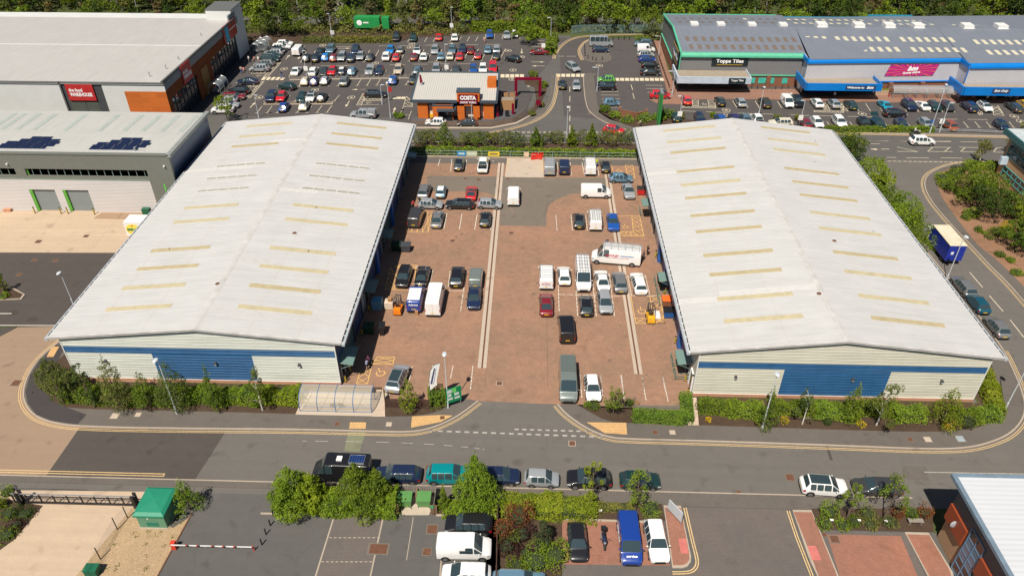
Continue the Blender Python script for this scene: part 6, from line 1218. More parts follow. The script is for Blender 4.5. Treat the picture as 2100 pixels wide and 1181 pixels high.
def car_meshes(T):
 d=TYPES[T];L,W,H,B=d['L'],d['W'],d['H'],d['belt'];van=d.get('van');y1=L/2
 cowl=y1-d['hood'];rf=cowl-d['ws'];rr=-y1+d['boot']+d['rg'];rb=-y1+d['boot'];hz=d['hz'];wt=d['wt']
 S=[]
 S.append((y1,.36,hz*.62,hz*.66,W*.70,W*.72,W*.60,''))
 S.append((y1-.05,.26,hz*.74,hz*.79,W*.86,W*.87,W*.72,'h'))
 S.append((y1-.38,.22,hz*.86,hz*.92,W*.97,W*.985,W*.80,''))
 S.append((cowl+.02,.22,B-.03,hz+.03,W*.99,W,W*.90,''))
 S.append((cowl-.03,.22,B-.02,hz+.07,W*.99,W,W*.92,'w'))
 S.append((rf+.03,.22,B,H-.035,W*.99,W,wt+.01,''))
 S.append((rf-.06,.22,B,H-.005,W*.99,W,wt,'s'))
 c0,c1=rf-.06,rr+.05
 for i,f in enumerate(d['pil']):
  y=c0+(c1-c0)*f;last=van or i==len(d['pil'])-1 and f>.8
  S.append((y,.22,B,H,W*.99,W,wt,''));S.append((y-.07,.22,B,H,W*.99,W,wt,'' if(van or last)else 's'))
 S.append((rr+.07,.22,B,H-.01,W*.99,W,wt,''))
 zr=H-.05
 S.append((rr,.22,B,zr,W*.98,W*.99,wt-.01,'' if van else 'r'))
 if van:
  S.append((rb,.24,B,H-.12,W*.97,W*.97,wt-.04,'t'))
 else:
  S.append((rb+.04,.22,B-.02,B+.06,W*.95,W*.96,W*.86,'' if d['boot']>.3 else 't'))
  if d['boot']>.3:
   S.append((-y1+.24,.24,B-.03,B+.01,W*.93,W*.95,W*.78,'t'))
 S.append((-y1+.05,.28,(B if van else B*.82),(H-.18 if van else B*.88),W*.88,W*.88,(wt-.05 if van else W*.70),''))
 S.append((-y1,.36,B*.74 if not van else B*.98,B*.78 if not van else H-.28,W*.74 if not van else W*.84,W*.76 if not van else W*.84,W*.62 if not van else wt-.08,''))
 def ring(s):
  y,zb,zl,zt,wl,wb,wtt,_=s
  return[(0,zb),(wl*.9,zb),(wl,zb+.13),(wb*1.0,(zb+zl)/2+.05),(wb,zl),(wtt,zt-.045),(wtt*.93,zt-.005),(0,zt+.02)]
 v=[];f=[];mi=[];n=8
 for s in S:
  r=ring(s);v+=[(x,s[0],z)for x,z in r]+[(-x,s[0],z)for x,z in r[1:7]]
 def idx(i,j,side):
  if side>0 or j in(0,7):return i*14+j
  return i*14+7+j
 for i in range(len(S)-1):
  fl=S[i][7]
  for j in range(7):
   for sd in(1,-1):
    q=(idx(i,j,sd),idx(i,j+1,sd),idx(i+1,j+1,sd),idx(i+1,j,sd))
    if sd>0:q=q[::-1]
    m=0
    if fl=='w' and j==6:m=1
    elif fl=='w' and j==4:m=3 if sd>0 else 4
    elif fl=='s' and j==4:m=3 if sd>0 else 4
    elif fl=='r' and j==6:m=2
    elif fl=='h' and j==3:m=5 if sd>0 else 6
    elif fl=='t' and j==3:m=7 if sd>0 else 8
    elif j<=1:m=9
    f.append(q[::-1]);mi.append(m)
 for i,front in((0,True),(len(S)-1,False)):
  for j in range(7):
   a,b,c,e=idx(i,j,1),idx(i,j+1,1),idx(i,j+1,-1),idx(i,j,-1)
   if j==0:q=(a,b,c)
   elif j==6:q=(e,a,b)
   else:q=(a,b,c,e)
   f.append(q if front else q[::-1]);mi.append(9 if j<=(2 if front else 1)else 0)
 bm_=bmesh.new();vs=[bm_.verts.new(p)for p in v]
 for q,m in zip(f,mi):
  try:fc=bm_.faces.new([vs[k]for k in q]);fc.material_index=m;fc.smooth=True
  except ValueError:pass
 bmesh.ops.recalc_face_normals(bm_,faces=bm_.faces)
 me=bpy.data.meshes.new('cage');bm_.edges.ensure_lookup_table()
 ec=[]
 for e in bm_.edges:
  ms={x.material_index for x in e.link_faces};ec.append(1.0 if len(ms)>1 and ms!={0,9}else(.2 if van or T in('minibus','suv','pickup truck')else.05))
 vc=[]
 for q in bm_.verts:
  cnt={}
  for x in q.link_faces:cnt[x.material_index]=cnt.get(x.material_index,0)+1
  vc.append(.85 if any(m in(1,2,3,4,5,6,7,8)and c_==1 for m,c_ in cnt.items())else 0)
 bm_.to_mesh(me);bm_.free();av=me.attributes.new('crease_vert','FLOAT','POINT');av.data.foreach_set('value',vc);at=me.attributes.new('crease_edge','FLOAT','EDGE');at.data.foreach_set('value',ec)
 o=bpy.data.objects.new('cage',me);col.objects.link(o);sm_=o.modifiers.new('s','SUBSURF');sm_.levels=2;sm_.render_levels=2
 dg=bpy.context.evaluated_depsgraph_get();full=bpy.data.meshes.new_from_object(o.evaluated_get(dg));bpy.data.objects.remove(o)
 parts={}
 groups={'body':(0,),'windscreen':(1,),'rear_window':(2,),'side_window_r':(3,),'side_window_l':(4,),'headlight_r':(5,),'headlight_l':(6,),'tail_light_r':(7,),'tail_light_l':(8,),'lower_trim':(9,)}
 P=full.polygons;V=full.vertices
 for k,idxs in groups.items():
  used={};fs=[];vv=[]
  for p in P:
   if p.material_index in idxs:
    q=[]
    for a in p.vertices:
     if a not in used:used[a]=len(vv);vv.append(tuple(V[a].co))
     q.append(used[a])
    fs.append(q)
  if fs:
   m=bpy.data.meshes.new(k);m.from_pydata(vv,[],fs);m.polygons.foreach_set('use_smooth',[True]*len(fs));m.update();parts[k]=m
 return parts,S
CM={}
def wheel_mesh(r,w):
 mb=MB();mb.tube([(-w/2,0,0),(w/2,0,0)],r,14);return mb
def car_proto(T):
 if T in CM:return CM[T]
 parts,S=car_meshes(T);d=TYPES[T];L,W,H=d['L'],d['W'],d['H'];wr=d['wr'];out={'parts':parts}
 mw=wheel_mesh(wr,.22).mesh('wheel',m_tyre);mr=MB().tube([(-.116,0,0),(.116,0,0)],wr*.62,10).mesh('rim',m_rim)
 ya,yb=L/2-(.82 if not T.startswith('la')else.95),-L/2+(.82 if L<5.4 else 1.2)
 out['wheels']=[(sx*(W-.10),y,wr)for sx in(1,-1)for y in(ya,yb)];out['mw']=mw;out['mr']=mr
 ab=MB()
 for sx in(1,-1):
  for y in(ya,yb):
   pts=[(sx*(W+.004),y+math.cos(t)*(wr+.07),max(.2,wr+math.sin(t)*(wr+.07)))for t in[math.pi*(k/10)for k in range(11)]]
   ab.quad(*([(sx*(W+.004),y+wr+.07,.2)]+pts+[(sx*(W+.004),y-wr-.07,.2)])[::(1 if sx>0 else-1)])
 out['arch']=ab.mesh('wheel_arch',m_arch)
 cowl=L/2-d['hood'];zb=d['belt']
 out['mirror']=[MB().ball((sx*(W+.10),cowl-.28,zb+.06),.11,.07,.08,6,4).mesh('door_mirror',m_clip)for sx in(1,-1)]
 out['pf']=MB().box(-.26,.26,L/2-.06,L/2-.012,.40,.51).mesh('number_plate',m_plw)
 out['pr']=MB().box(-.26,.26,-L/2-.0,-L/2+.04,.55 if not d.get('van')else.7,.68 if not d.get('van')else.82).mesh('number_plate',m_ply)
 out['grille']=MB().box(-.45,.45,L/2-.03,L/2+.008,.54,.62).mesh('grille',m_clip)
 if d.get('van'):
  mb=MB()
  for k in range(5):
   x=(-.62+.31*k);mb.box(x-.02,x+.02,-L/2+.3,cowl-d['ws']-.15,H+.0,H+.03)
  out['ribs']=mb
  out['seam']=MB().box(-.008,.008,-L/2-.006,-L/2+.05,.55,H-.28).mesh('door_seam',m_clip)
  out['rw']=None
 CM[T]=out;return out
def make_car(T,c,x,y,rot,label,group,name=None,extra=()):
 pr=car_proto(T);nm=name or{'suv':'parked_car','pickup truck':'pickup_truck','minibus':'minibus'}.get(T,'parked_car' if 'van' not in T else 'parked_van')
 cat={'pickup truck':'pickup truck','minibus':'minibus'}.get(T,'van' if 'van' in T else 'car')
 t=thing(nm,label,cat,(x,y,.02),math.radians(rot),group)
 mt=dict(body=paint(c),windscreen=m_cglass,rear_window=m_cglass,side_window_r=m_cglass,side_window_l=m_cglass,headlight_r=m_head,headlight_l=m_head,tail_light_r=m_tail,tail_light_l=m_tail,lower_trim=m_clip)
 def part(n,me,mat=None,loc=None,par=t):
  o=bpy.data.objects.new(n,me);col.objects.link(o);o.parent=par
  if loc:o.location=loc
  if mat is not None:
   if len(me.materials)==0:me.materials.append(None)
   o.material_slots[0].link='OBJECT';o.material_slots[0].material=mat
  return o
 body=None
 for k,me in pr['parts'].items():
  n=k[:-2]if k.endswith(('_r','_l'))else k
  mat=mt[k]
  if k=='lower_trim' and T in('saloon','coupe','estate car'):mat=paint(c)
  o=part(n,me,mat)
  if k=='body':body=o
 for p in pr['wheels']:
  w_=part('wheel',pr['mw'],None,p);part('rim',pr['mr'],None,None,w_)
 part('wheel_arch',pr['arch']);part('door_mirror',pr['mirror'][0],paint(c));part('door_mirror',pr['mirror'][1],paint(c))
 part('number_plate',pr['pf']);part('number_plate',pr['pr']);part('grille',pr['grille'])
 if 'seam' in pr:part('door_seam',pr['seam'])
 d=TYPES[T];L,W,H=d['L'],d['W'],d['H'];ce=L/2-d['hood']-d['ws']
 def xp(n,mb,mat):o=bpy.data.objects.new(n,mb.mesh(n,mat));col.objects.link(o);o.parent=t;return o
 if 'van' in d and 'noribs' not in extra:
  mb=MB();mb.v=[v.copy()for v in pr['ribs'].v];mb.f=list(pr['ribs'].f);mb.mi=list(pr['ribs'].mi);xp('roof_rib',mb,paint(c))
 wt=d['wt'];y0=-L/2+d['boot']+d['rg']+.12
 if 'blackroof' in extra or 'whiteroof' in extra:
  xp('roof_panel',MB().box(-wt*.86,wt*.86,y0,ce-.12,H+.0,H+.022),paint('white')if 'whiteroof' in extra else m_cglass)
 if 'rails' in extra:
  for sx in(1,-1):xp('roof_rail',MB().tube([(sx*wt*.95,y0,H),(sx*wt*.95,y0+.1,H+.06),(sx*wt*.95,ce-.2,H+.06),(sx*wt*.95,ce-.1,H)],.022,5),m_galv)
 if 'rack' in extra or 'ladder' in extra:
  mb=MB()
  for k in range(6):
   yy=y0+.1+(ce-.2-y0)*k/5;mb.tube([(-wt,yy,H),(-wt,yy,H+.16),(wt,yy,H+.16),(wt,yy,H)],.025,5)
  for sx in(-1,1):mb.tube([(sx*wt,y0,H+.18),(sx*wt,ce,H+.18)],.03,5)
  xp('roof_rack',mb,m_galv)
 if 'ladder' in extra:
  for xx in(-.55,.15):
   mb=MB()
   for sx in(0,.4):mb.tube([(xx+sx,y0-.3,H+.24),(xx+sx,ce+.2,H+.24)],.03,5)
   k=y0-.2
   while k<ce:mb.tube([(xx,k,H+.24),(xx+.4,k,H+.24)],.02,4);k+=.3
   xp('ladder',mb,m_galv)
 if 'whitetop' in extra:xp('roof_panel',MB().box(-wt*.93,wt*.93,y0+.15,ce-.4,H+.0,H+.045),paint('white'))
 if 'greytop' in extra:
  for k in(0,1):
   a,b_=y0+.1+k*1.35,y0+1.35+k*1.55;xp('roof_panel',MB().box(-wt*.93,wt*.93,a,b_,H,H+.045),flat('roof_grey_green',(.10,.125,.12),.5,0,.06))
 if 'solar' in extra:
  xp('solar_panel',MB().box(-.5,.5,-L/2+.5,-L/2+2.0,H+.04,H+.08),flat('solar_cell2',(.01,.03,.12),.2));mb=MB()
  for a in(-.52,.5):mb.box(a,a+.03,-L/2+.5,-L/2+2.0,H+.04,H+.1)
  for a in(-L/2+.48,-L/2+2.0):mb.box(-.52,.53,a,a+.03,H+.04,H+.1)
  for k in range(5):mb.box(-.5,.5,-L/2+.75+k*.25,-L/2+.76+k*.25,H+.08,H+.085)
  xp('panel_frame',mb,m_galv);xp('roof_hatch',MB().box(-.3,.3,-.2,.35,H+.02,H+.12),m_whitep)
 if 'minibus'==T:pass
 if 'open_boot' in extra:
  mb=MB();slab(mb,[(-W*.8,-L/2+.2,H-.05),(W*.8,-L/2+.2,H-.05),(W*.75,-L/2-.75,H+.35),(-W*.75,-L/2-.75,H+.35)],.05);xp('tailgate',mb,paint(c))
 if T=='pickup truck':
  xp('load_bed',MB().box(-W*.78,W*.78,-L/2+.12,-L/2+1.5,d['belt']+.045,d['belt']+.085),m_clip)
 if T=='pickup truck' and 'cap' in extra:
  xp('rear_cap',MB().box(-.68,.68,-L/2+.1,-L/2+1.7,d['belt'],H-.02),paint(c))
 return t
def side_text(t,T,body,side,y,z,size,mat,width=None,bold=.03):
 d=TYPES[T];xx=side*(d['W']+.012);c,s=math.cos(t.rotation_euler.z),math.sin(t.rotation_euler.z)
 o=t.location+Vector((xx*c-y*s,xx*s+y*c,z));rd=Vector((0,side,0));xd=Vector((-rd.y*s,rd.y*c,0))
 return text(body,t,o,xd,Vector((0,0,1)),size,mat,bold,width=width)
def end_text(t,T,body,front,z,size,mat,width=None,bold=.03,flatdeck=None):
 d=TYPES[T];sg=1 if front else-1;yy=sg*(d['L']/2+.012)if flatdeck is None else flatdeck;c,s=math.cos(t.rotation_euler.z),math.sin(t.rotation_euler.z)
 o=t.location+Vector((-yy*s,yy*c,z));xd=Vector((-sg*c,-sg*s,0));up=Vector((0,0,1))if flatdeck is None else Vector((s*sg,-c*sg,.12)).normalized()
 return text(body,t,o,xd,up,size,mat,bold,width=width)
ORD=['','second','third','fourth','fifth','sixth','seventh','eighth','ninth','tenth','eleventh','twelfth']
ROWS=[]
def row(desc,group,lst):
 """lst: (crop, x, y, type, colour, heading, extras...)"""
 ent=[]
 for e in lst:
  k,x,y,T,c,h=e[:6];ex=e[6:];u,v=cp(k,x,y);d=TYPES[T];zc=d['H']*.48;p=G(u,v,zc)
  ent.append((u,p,T,c,h,ex))
 ent.sort(key=lambda q:q[0])
 seen={};tot={}
 for e in ent:kk=(e[2],e[3],e[5]and tuple(x for x in e[5]if x in XN));tot[kk]=tot.get(kk,0)+1
 res=[]
 for e in ent:
  kk=(e[2],e[3],e[5]and tuple(x for x in e[5]if x in XN));seen[kk]=seen.get(kk,0)+1
  own=[x[6:]for x in e[5]if x.startswith('label=')]
  base=f"{CNAME.get(e[3], e[3])} {e[2]}"+''.join(XN[x]for x in e[5]if x in XN)
  if own:lab=own[0]
  elif tot[kk]==1:lab=f"{base} {desc}"
  else:
   n=seen[kk];lab=f"{'leftmost' if n == 1 else ('rightmost' if n == tot[kk] else ORD[n - 1])} {base} {desc}"
  jt=R.uniform(-1.2,1.2)
  res.append((e,make_car(e[2],e[3],e[1].x,e[1].y,e[4]+jt,lab,group,None,e[5])))
 return res
XN=dict(blackroof=' with black roof',whiteroof=' with white roof',rails=' with roof rails',rack=' with roof rack',ladder=' with ladder rack',open_boot=' with open boot',whitetop=' with white roof panel')
h3=3
h2,hs,hsal,hcp,he,hu,hm,hv,hp,hl='hatchback','small car','saloon','coupe','estate car','suv','people carrier','small van','panel van','large van'
GP='cars parked in the retail park'
row('by the store front, above the zebra crossing',GP,[('A1',1215,355,h2,'white',-84),('A1',1150,420,he,'white',-84),('A1',1080,475,h2,'black',-86),('A1',1010,525,he,'silver',94),('A1',965,580,hsal,'darkgreen',-86),('A1',930,640,hu,'darkgreen',-86,'rails'),('A1',835,725,he,'grey',94),('A1',745,815,hu,'silver',94)])
row('beside the store front, below the zebra crossing',GP,[('A4',795,335,hsal,'navy',94),('A4',630,505,hu,'black',94),('A4',540,615,he,'maroon',-86),('A4',425,680,h2,'silver',94),('A4',430,770,hsal,'silver',-86),('A4',330,850,hu,'white',94)])
row('in the top row against the woodland',GP,[('A2',1390,235,hm,'black',180+h3),('A2',1705,250,h2,'darkgreen',180+h3),('A3',365,235,h2,'red',h3),('A3',660,240,h2,'white',h3),('A3',1310,185,h2,'blue',180+h3),('A3',1630,195,hsal,'silver',180+h3),('A3',1780,185,hs,'white',180+h3,'label=white small car with its bonnet up in the top row against the woodland')])
row('in the second row of the supermarket car park',GP,[('A1',1880,505,hsal,'black',h3),('A2',165,460,hu,'bluegrey',180+h3),('A2',630,475,hm,'navy',180+h3),('A2',1275,475,h2,'brightblue',180+h3),('A2',1465,475,hs,'grey',h3),('A2',1775,490,h2,'white',180+h3,'blackroof'),('A3',290,470,he,'silver',180+h3),('A3',610,470,he,'bluegrey',180+h3),('A3',805,455,h2,'navy',180+h3),('A3',955,475,hsal,'maroon',h3),('A3',1275,470,h2,'lightblue',h3),('A3',1440,460,hm,'silver',h3)])
row('in the third row of the supermarket car park',GP,[('A1',1625,620,h2,'black',h3),('A1',1800,618,hm,'black',h3),('A2',75,605,h2,'brightblue',h3),('A2',225,618,h2,'maroon',h3),('A2',375,600,hm,'silver',180+h3),('A2',550,615,hm,'navy',h3),('A2',722,590,h2,'silver',180+h3),('A2',895,608,h2,'darkgrey',h3),('A2',1205,590,hu,'white',h3),('A2',1385,608,h2,'red',h3),('A2',1715,600,h2,'maroon',h3),('A2',1900,597,h2,'white',h3),('A3',405,587,h2,'lightblue',h3),('A3',572,587,h2,'cream',h3),('A3',752,592,h2,'red',h3),('A3',1085,572,h2,'red',h3,'blackroof'),('A3',1435,592,hs,'black',h3)])
row('in the fourth row above the hoop rails',GP,[('A1',1430,865,hsal,'white',h3),('A1',1750,870,he,'white',h3),('A1',1940,885,h2,'darkgrey',180+h3),('A2',195,868,h2,'red',180+h3),('A2',380,868,hs,'navy',h3,'whiteroof'),('A2',565,868,h2,'lightblue',h3),('A2',890,850,he,'silver',180+h3),('A2',1070,862,h2,'navy',180+h3),('A2',1425,842,hu,'beige',180+h3),('A2',1785,848,h2,'bluegrey',h3),('A3',315,828,hm,'silver',180+h3),('A3',690,835,h2,'darkgrey',h3),('A3',1010,832,h2,'blue',180+h3),('A3',1185,828,hu,'white',180+h3),('A3',1370,800,hv,'red',180+h3)])
row('in the fifth row below the hoop rails',GP,[('A1',1600,1052,h2,'beige',h3),('A1',1775,1052,h2,'purple',h3),('A1',1965,1040,h2,'silver',h3),('A2',420,1050,hu,'grey',h3),('A2',1330,1032,h2,'blue',h3),('A2',1700,1025,h2,'black',h3)])
row('in the sixth row of the supermarket car park',GP,[('A4',1240,610,hu,'navy',180+h3),('A4',1430,617,h2,'red',180+h3),('A4',1805,628,h2,'darkgreen',180+h3),('A4',1980,622,h2,'white',180+h3,'blackroof'),('A5',180,628,h2,'black',h3)])
row('in the nearest row of the supermarket car park',GP,[('A4',1475,805,h2,'royal',h3),('A4',1850,785,h2,'cream',h3,'blackroof')])
row('x',GP,[('A1',1470,475,hp,'white',-3,'label=white panel van driving away along the lane by the store front'),('A3',1745,640,h2,'black',62,'label=black hatchback turning at the right end of the supermarket car park'),('A4',1530,425,h2,'darkgreen',72,'label=dark hatchback crossing the lane below the zebra crossing'),('A5',1180,570,he,'black',-88,'label=black estate car beside the hatched disabled bay left of the coffee shop'),('A5',955,935,'pickup truck','silver',90,'cap','label=silver and blue pickup with rear cap, half hidden by the warehouse roof'),('K',575,1000,h2,'white',88,'label=white hatchback in the drive-through lane below the coffee shop door'),('K',1165,1010,h2,'darkgrey',90,'label=dark hatchback in the drive-through lane below the red sign'),('C3',1205,418,hsal,'maroon',90,'label=maroon saloon parked across the bays left of the access road'),('C3',1475,540,hm,'silver',208,'label=silver people carrier turning out of the tile shop car park'),('C3',1390,682,h2,'black',0,'label=black hatchback driving away from the zebra crossing, left lane'),('C3',1503,690,h2,'silver',180,'label=silver hatchback driving towards the junction, right lane'),('C4',505,1047,h2,'red',250,'label=bright red hatchback turning left at the junction dashes')])
row('in the small car park left of the tile shop',GP,[('C4',403,335,'minibus','silver',-90),('C4',400,400,h2,'navy',-90),('C4',745,348,hu,'bluegrey',90),('C4',768,393,hv,'white',-90),('C4',765,438,h2,'silver',-90),('C4',775,478,h2,'royal',-90),('C4',800,525,h2,'black',-90),('C4',802,583,hsal,'black',-90),('C4',448,640,h2,'green',90),('C4',445,697,hm,'black',90),('C4',487,827,hs,'lightblue',-90),('C4',882,765,hm,'red',-90)])
row('in the bays in front of the tile shop',GP,[('R1',980,225,h2,'red',0),('R1',1605,247,h2,'black',2),('R1',1985,265,h2,'silver',2),('R2',625,270,hm,'brown',2),('R2',1040,255,hv,'white',182),('R2',1230,250,hu,'black',182)])
row('in the bays in front of the home store',GP,[('R2',1592,278,h2,'white',2),('R2',1905,288,h2,'silver',2),('C6',175,845,h2,'darkgreen',2),('C6',450,845,hcp,'turquoise',2),('C6',648,845,hu,'navy',182),('C6',755,850,hcp,'white',2),('C6',850,855,h2,'darkgreen',182),('C6',952,855,h2,'darkgrey',182),('C6',1135,858,hu,'navy',2),('C6',1257,860,h2,'white',182,'blackroof'),('C6',1495,862,he,'darkgrey',2),('C6',1572,840,h2,'yellow',2)])
row('in the row behind the right warehouse roof',GP,[('R1',775,535,h2,'darkgreen',2),('R1',1225,560,h2,'navy',182),('R1',1615,575,h2,'blue',2),('R1',1865,565,h2,'purple',2),('R2',255,560,h2,'bluegrey',2),('R2',485,590,'pickup truck','white',2),('R2',925,645,he,'cream',92),('R2',1370,650,h2,'maroon',2),('R2',1590,640,h2,'white',182),('R2',2010,632,hu,'white',182),('C6',285,990,h2,'black',183),('C6',398,1000,hu,'darkgreen',183,'open_boot'),('C6',585,1000,h2,'navy',183),('C6',783,997,h2,'silver',184),('C6',968,1005,hm,'orange',4),('C6',1390,1008,hs,'navy',184)])
row('x',GP,[('C6',535,912,hu,'black',-90,'label=black suv driving along the lane in front of the home store'),('S3',890,178,hu,'white',-91,'label=white suv driving along the main road on the right')])
GY='vehicles in the brick yard'
row('in the back row by the yard railings',GY,[('Y',480,458,h2,'black',0),('Y',672,457,'pickup truck','white',0),('Y',1208,472,hp,'silver',0,'rack'),('Y',1327,475,hv,'navy',0),('Y',1535,470,hp,'white',0,'rack'),('Y',1660,478,hs,'black',0)])
row('in the upper part of the brick yard',GY,[('Y',1785,570,h2,'lightblue',-92),('Y',1845,672,hsal,'silver',182),('Y',1583,677,hp,'white',-91,'noribs'),('Y',918,707,hp,'white',1),('Y',198,672,hm,'grey',-3),('Y',333,678,hs,'lightblue',0,'whiteroof'),('Y',577,690,hcp,'red',0,'blackroof'),('Y',245,780,h2,'silver',-94,'label=silver hatchback parked across the bays on the left of the yard'),('Y',485,780,he,'black',88),('Y',722,777,h2,'silver',-92,'label=silver hatchback parked across the left drain channel')])
row('in the bays halfway down the brick yard',GY,[('Y',130,878,hp,'darkgrey',-3),('Y',303,900,hsal,'grey',-1),('Y',690,898,h2,'black',0),('Y',1445,912,h2,'black',0),('Y',1575,900,hp,'white',0,'ladder'),('Y',1720,922,hsal,'blue',180)])
row('in the left bays of the brick yard',GY,[('Z',505,258,he,'black',178),('Z',655,255,hsal,'black',0),('Z',935,258,hu,'black',0),('Z',1087,262,hv,'greygreen',0),('Z',1073,432,hsal,'navy',180)])
asb=row('x',GY,[('Z',602,428,hp,'royal',0,'whitetop','label=royal blue van with white roof and white lettering on its tail')])[0][1]
row('x',GY,[('Z',758,430,hl,'white',0,'label=large white van beside the blue van in the left bays')])
row('x',GY,[('Z',452,1078,hu,'silver',-8,'blackroof','label=silver suv with black roof parked by the brown wooden fence')])
rw1=row('x',GY,[('X',222,312,hp,'white',0,'rack','label=white van with roof bars, rear to the street, left end of the middle bays')])[0][1]
rw2=row('x',GY,[('X',500,302,hl,'white',180,'ladder','label=large white glazing van facing the street with glass rack on its side')])[0][1]
rw3=row('x',GY,[('X',752,158,'long van','white',83,'ladder','label=large white van parked across the right drain channel with long ladders')])[0][1]
row('in the middle bays of the brick yard',GY,[('X',357,310,h2,'white',0),('X',645,347,hsal,'white',2),('X',777,357,hu,'grey',2),('X',922,367,he,'white',3),('X',222,527,hsal,'maroon',0),('X',523,537,h2,'black',1),('X',665,510,hm,'silver',181)])
row('x',GY,[('X',375,702,hp,'black',1,'label=black van standing alone in the middle of the yard lane'),('F4',477,445,hl,'greygreen',181,'greytop','label=long silver van with grey roof at the yard mouth'),('F4',705,517,h2,'white',182,'label=white hatchback parked beside the long silver van at the yard mouth')])
m_rowr=flat('lettering_red',(.5,.03,.08),.5,0,0);m_rowb=flat('lettering_blue',(.05,.2,.5),.5,0,0)
end_text(rw1,hp,'ROWLEY',False,1.25,.26,m_rowr,1.2);end_text(rw1,hp,'home improvements',False,1.02,.12,m_rowb,1.2,0)
end_text(rw2,hl,'ROWLEY',True,2.53-.0,.3,m_rowr,1.0,.03,flatdeck=TYPES[hl]['L']/2-1.75)
side_text(rw3,'long van','ROWLEY',-1,.55,1.72,.42,m_rowr,1.9);side_text(rw3,'long van','HOME IMPROVEMENTS',-1,-1.5,1.74,.2,m_rowb,1.9);side_text(rw3,'long van','WINDOWS, DOORS & CONSERVATORIES',-1,-.2,1.36,.15,m_rowr,3.2,.01)
end_text(asb,hp,'Asbury',False,1.45,.4,m_letw,1.25)
GS='vehicles parked along the near street'
def st(u_,T,c,h,lab,k,x,y,*ex):return row('x',GS,[(k,x,y,T,c,h,*ex,'label='+lab)])[0][1]
st(0,hl,'black',90,'black camper van with solar panel on its roof behind the hedge','B1',605,222,'solar','noribs')
st(0,he,'navy',90,'navy blue estate car behind the bin enclosure hedge','B1',1035,268)
st(0,hu,'teal',-90,'teal suv at the kerb between two hedge trees','B1',1425,268)
st(0,h2,'navy',-90,'dark blue hatchback half hidden by the pointed tree','B1',1815,280)
st(0,hs,'silver',-91,'small silver car at the kerb beside a dark blue hatchback','B2',465,335)
st(0,hu,'black',90,'black suv at the kerb behind the thin young tree','B2',875,335)
st(0,h2,'darkgreen',-90,'very dark hatchback at the kerb, right end of the near row','B2',1312,352)
st(0,hu,'white',-94,'white crossover with black roof on the right of the near street','B3',755,312,'blackroof')
st(0,he,'darkgrey',89,'dark grey estate car behind the thin trees on the right','B3',1115,318)
GB='vehicles in the near car parks'
def nb(T,c,h,lab,k,x,y,*ex):return row('x',GB,[(k,x,y,T,c,h,*ex,'label='+lab)])[0][1]
nb(hu,'black',90,'black suv parked below the bin enclosure','B1',1580,650);nb(hp,'white',-90,'white van with side windows parked below the black suv','B1',1545,825)
nb(hm,'white',90,'white people carrier at the bottom edge below the white van','B1',1560,1035,'blackbon');nb(he,'lightblue',-90,'blue estate car at the bottom edge by the green bush','B1',1965,1090,'rails')
nb(h2,'black',181,'black hatchback on red paving beside the shrubs and motorbike','B2',775,875);sv=nb(hp,'royal',181,'blue service van between the motorbike and white suv','B2',1222,855,'noribs');nb(hu,'white',182,'white suv beside the blue service van on red paving','B2',1455,865)
end_text(sv,hp,'service',True,1.24,.3,m_letw,1.0,.05,flatdeck=2.1)
side_text(sv,hp,'SERVICE',1,-.4,1.2,.4,m_letw,1.9)
GR='vehicles parked beside the right warehouse'
for T,c,x,y,lab in((he,'grey',410,452,'silver grey estate car nearest the blue box truck beside the right warehouse'),(h2,'petrol',528,595,'dark teal hatchback between two silver cars beside the right warehouse'),(h2,'grey',697,800,'silver grey hatchback nearest the camera beside the right warehouse')):
 row('x',GR,[('S1',x,y,T,c,1,'label='+lab)])
for o in bpy.data.objects:
 if o.parent is None and o.get('label','').startswith('white van with side windows'):
  me=MB().box(.97,.992,-.35,.85,1.25,1.65).mesh('side_window',m_cglass);w_=bpy.data.objects.new('side_window',me);col.objects.link(w_);w_.parent=o
 if o.parent is None and o.get('label','').startswith('white small car with its bonnet'):
  mb=MB();slab(mb,[(-.6,1.0,1.0),(.6,1.0,1.0),(.55,1.1,1.65),(-.55,1.1,1.65)],.04);b_=bpy.data.objects.new('bonnet',mb.mesh('bonnet',m_clip));col.objects.link(b_);b_.parent=o
p0=G(1960,545,0);bt=thing('box_truck','blue box truck with cream roof parked beside the right warehouse','truck',(59.8,p0 .y+3.6,0),0)
m_bx=flat('box_blue',(.012,.03,.30),.4,0,.05);m_bxr=flat('box_roof',(.62,.56,.42),.6,0,.12,1)
MB().box(-1.15+59.8,1.15+59.8,p0 .y,p0 .y+5.6,.85,3.3).build('box_body',m_bx,bt);MB().box(-1.2+59.8,1.2+59.8,p0 .y-.03,p0 .y+5.65,3.3,3.38).build('box_roof',m_bxr,bt)
MB().box(58.75,60.85,p0 .y+5.7,p0 .y+7.4,.5,2.3).build('cab',paint('white'),bt);MB().box(58.9,60.7,p0 .y+.2,p0 .y+5.5,.5,.84).build('chassis',m_black,bt)
MB().box(59.78,59.82,p0 .y-.05,p0 .y,.95,3.2).build('door_seam',m_black,bt);MB().box(59.1,59.45,p0 .y-.06,p0 .y,1.9,2.3).build('notice',m_whitep,bt)
for sx in(-.95,.95):
 for yy in(1.2,6.4):w_=MB().tube([(59.8+sx-.13,p0 .y+yy,.42),(59.8+sx+.13,p0 .y+yy,.42)],.42,14).build('wheel',m_tyre,bt)
p=G(300,492,0);fv=thing('delivery_truck','white delivery truck with yellow logo, half hidden by the left warehouse roof','truck',(p.x,p.y+.5,0),0)
X,Y_=G(258,497,0).x,p.y
m_=MB().box(X+.1,X+5.6,Y_,Y_+2.3,.7,3.0);m_.build('box_body',paint('white'),fv);MB().box(X+5.7,X+7.3,Y_+.05,Y_+2.2,.5,2.3).build('cab',paint('white'),fv)
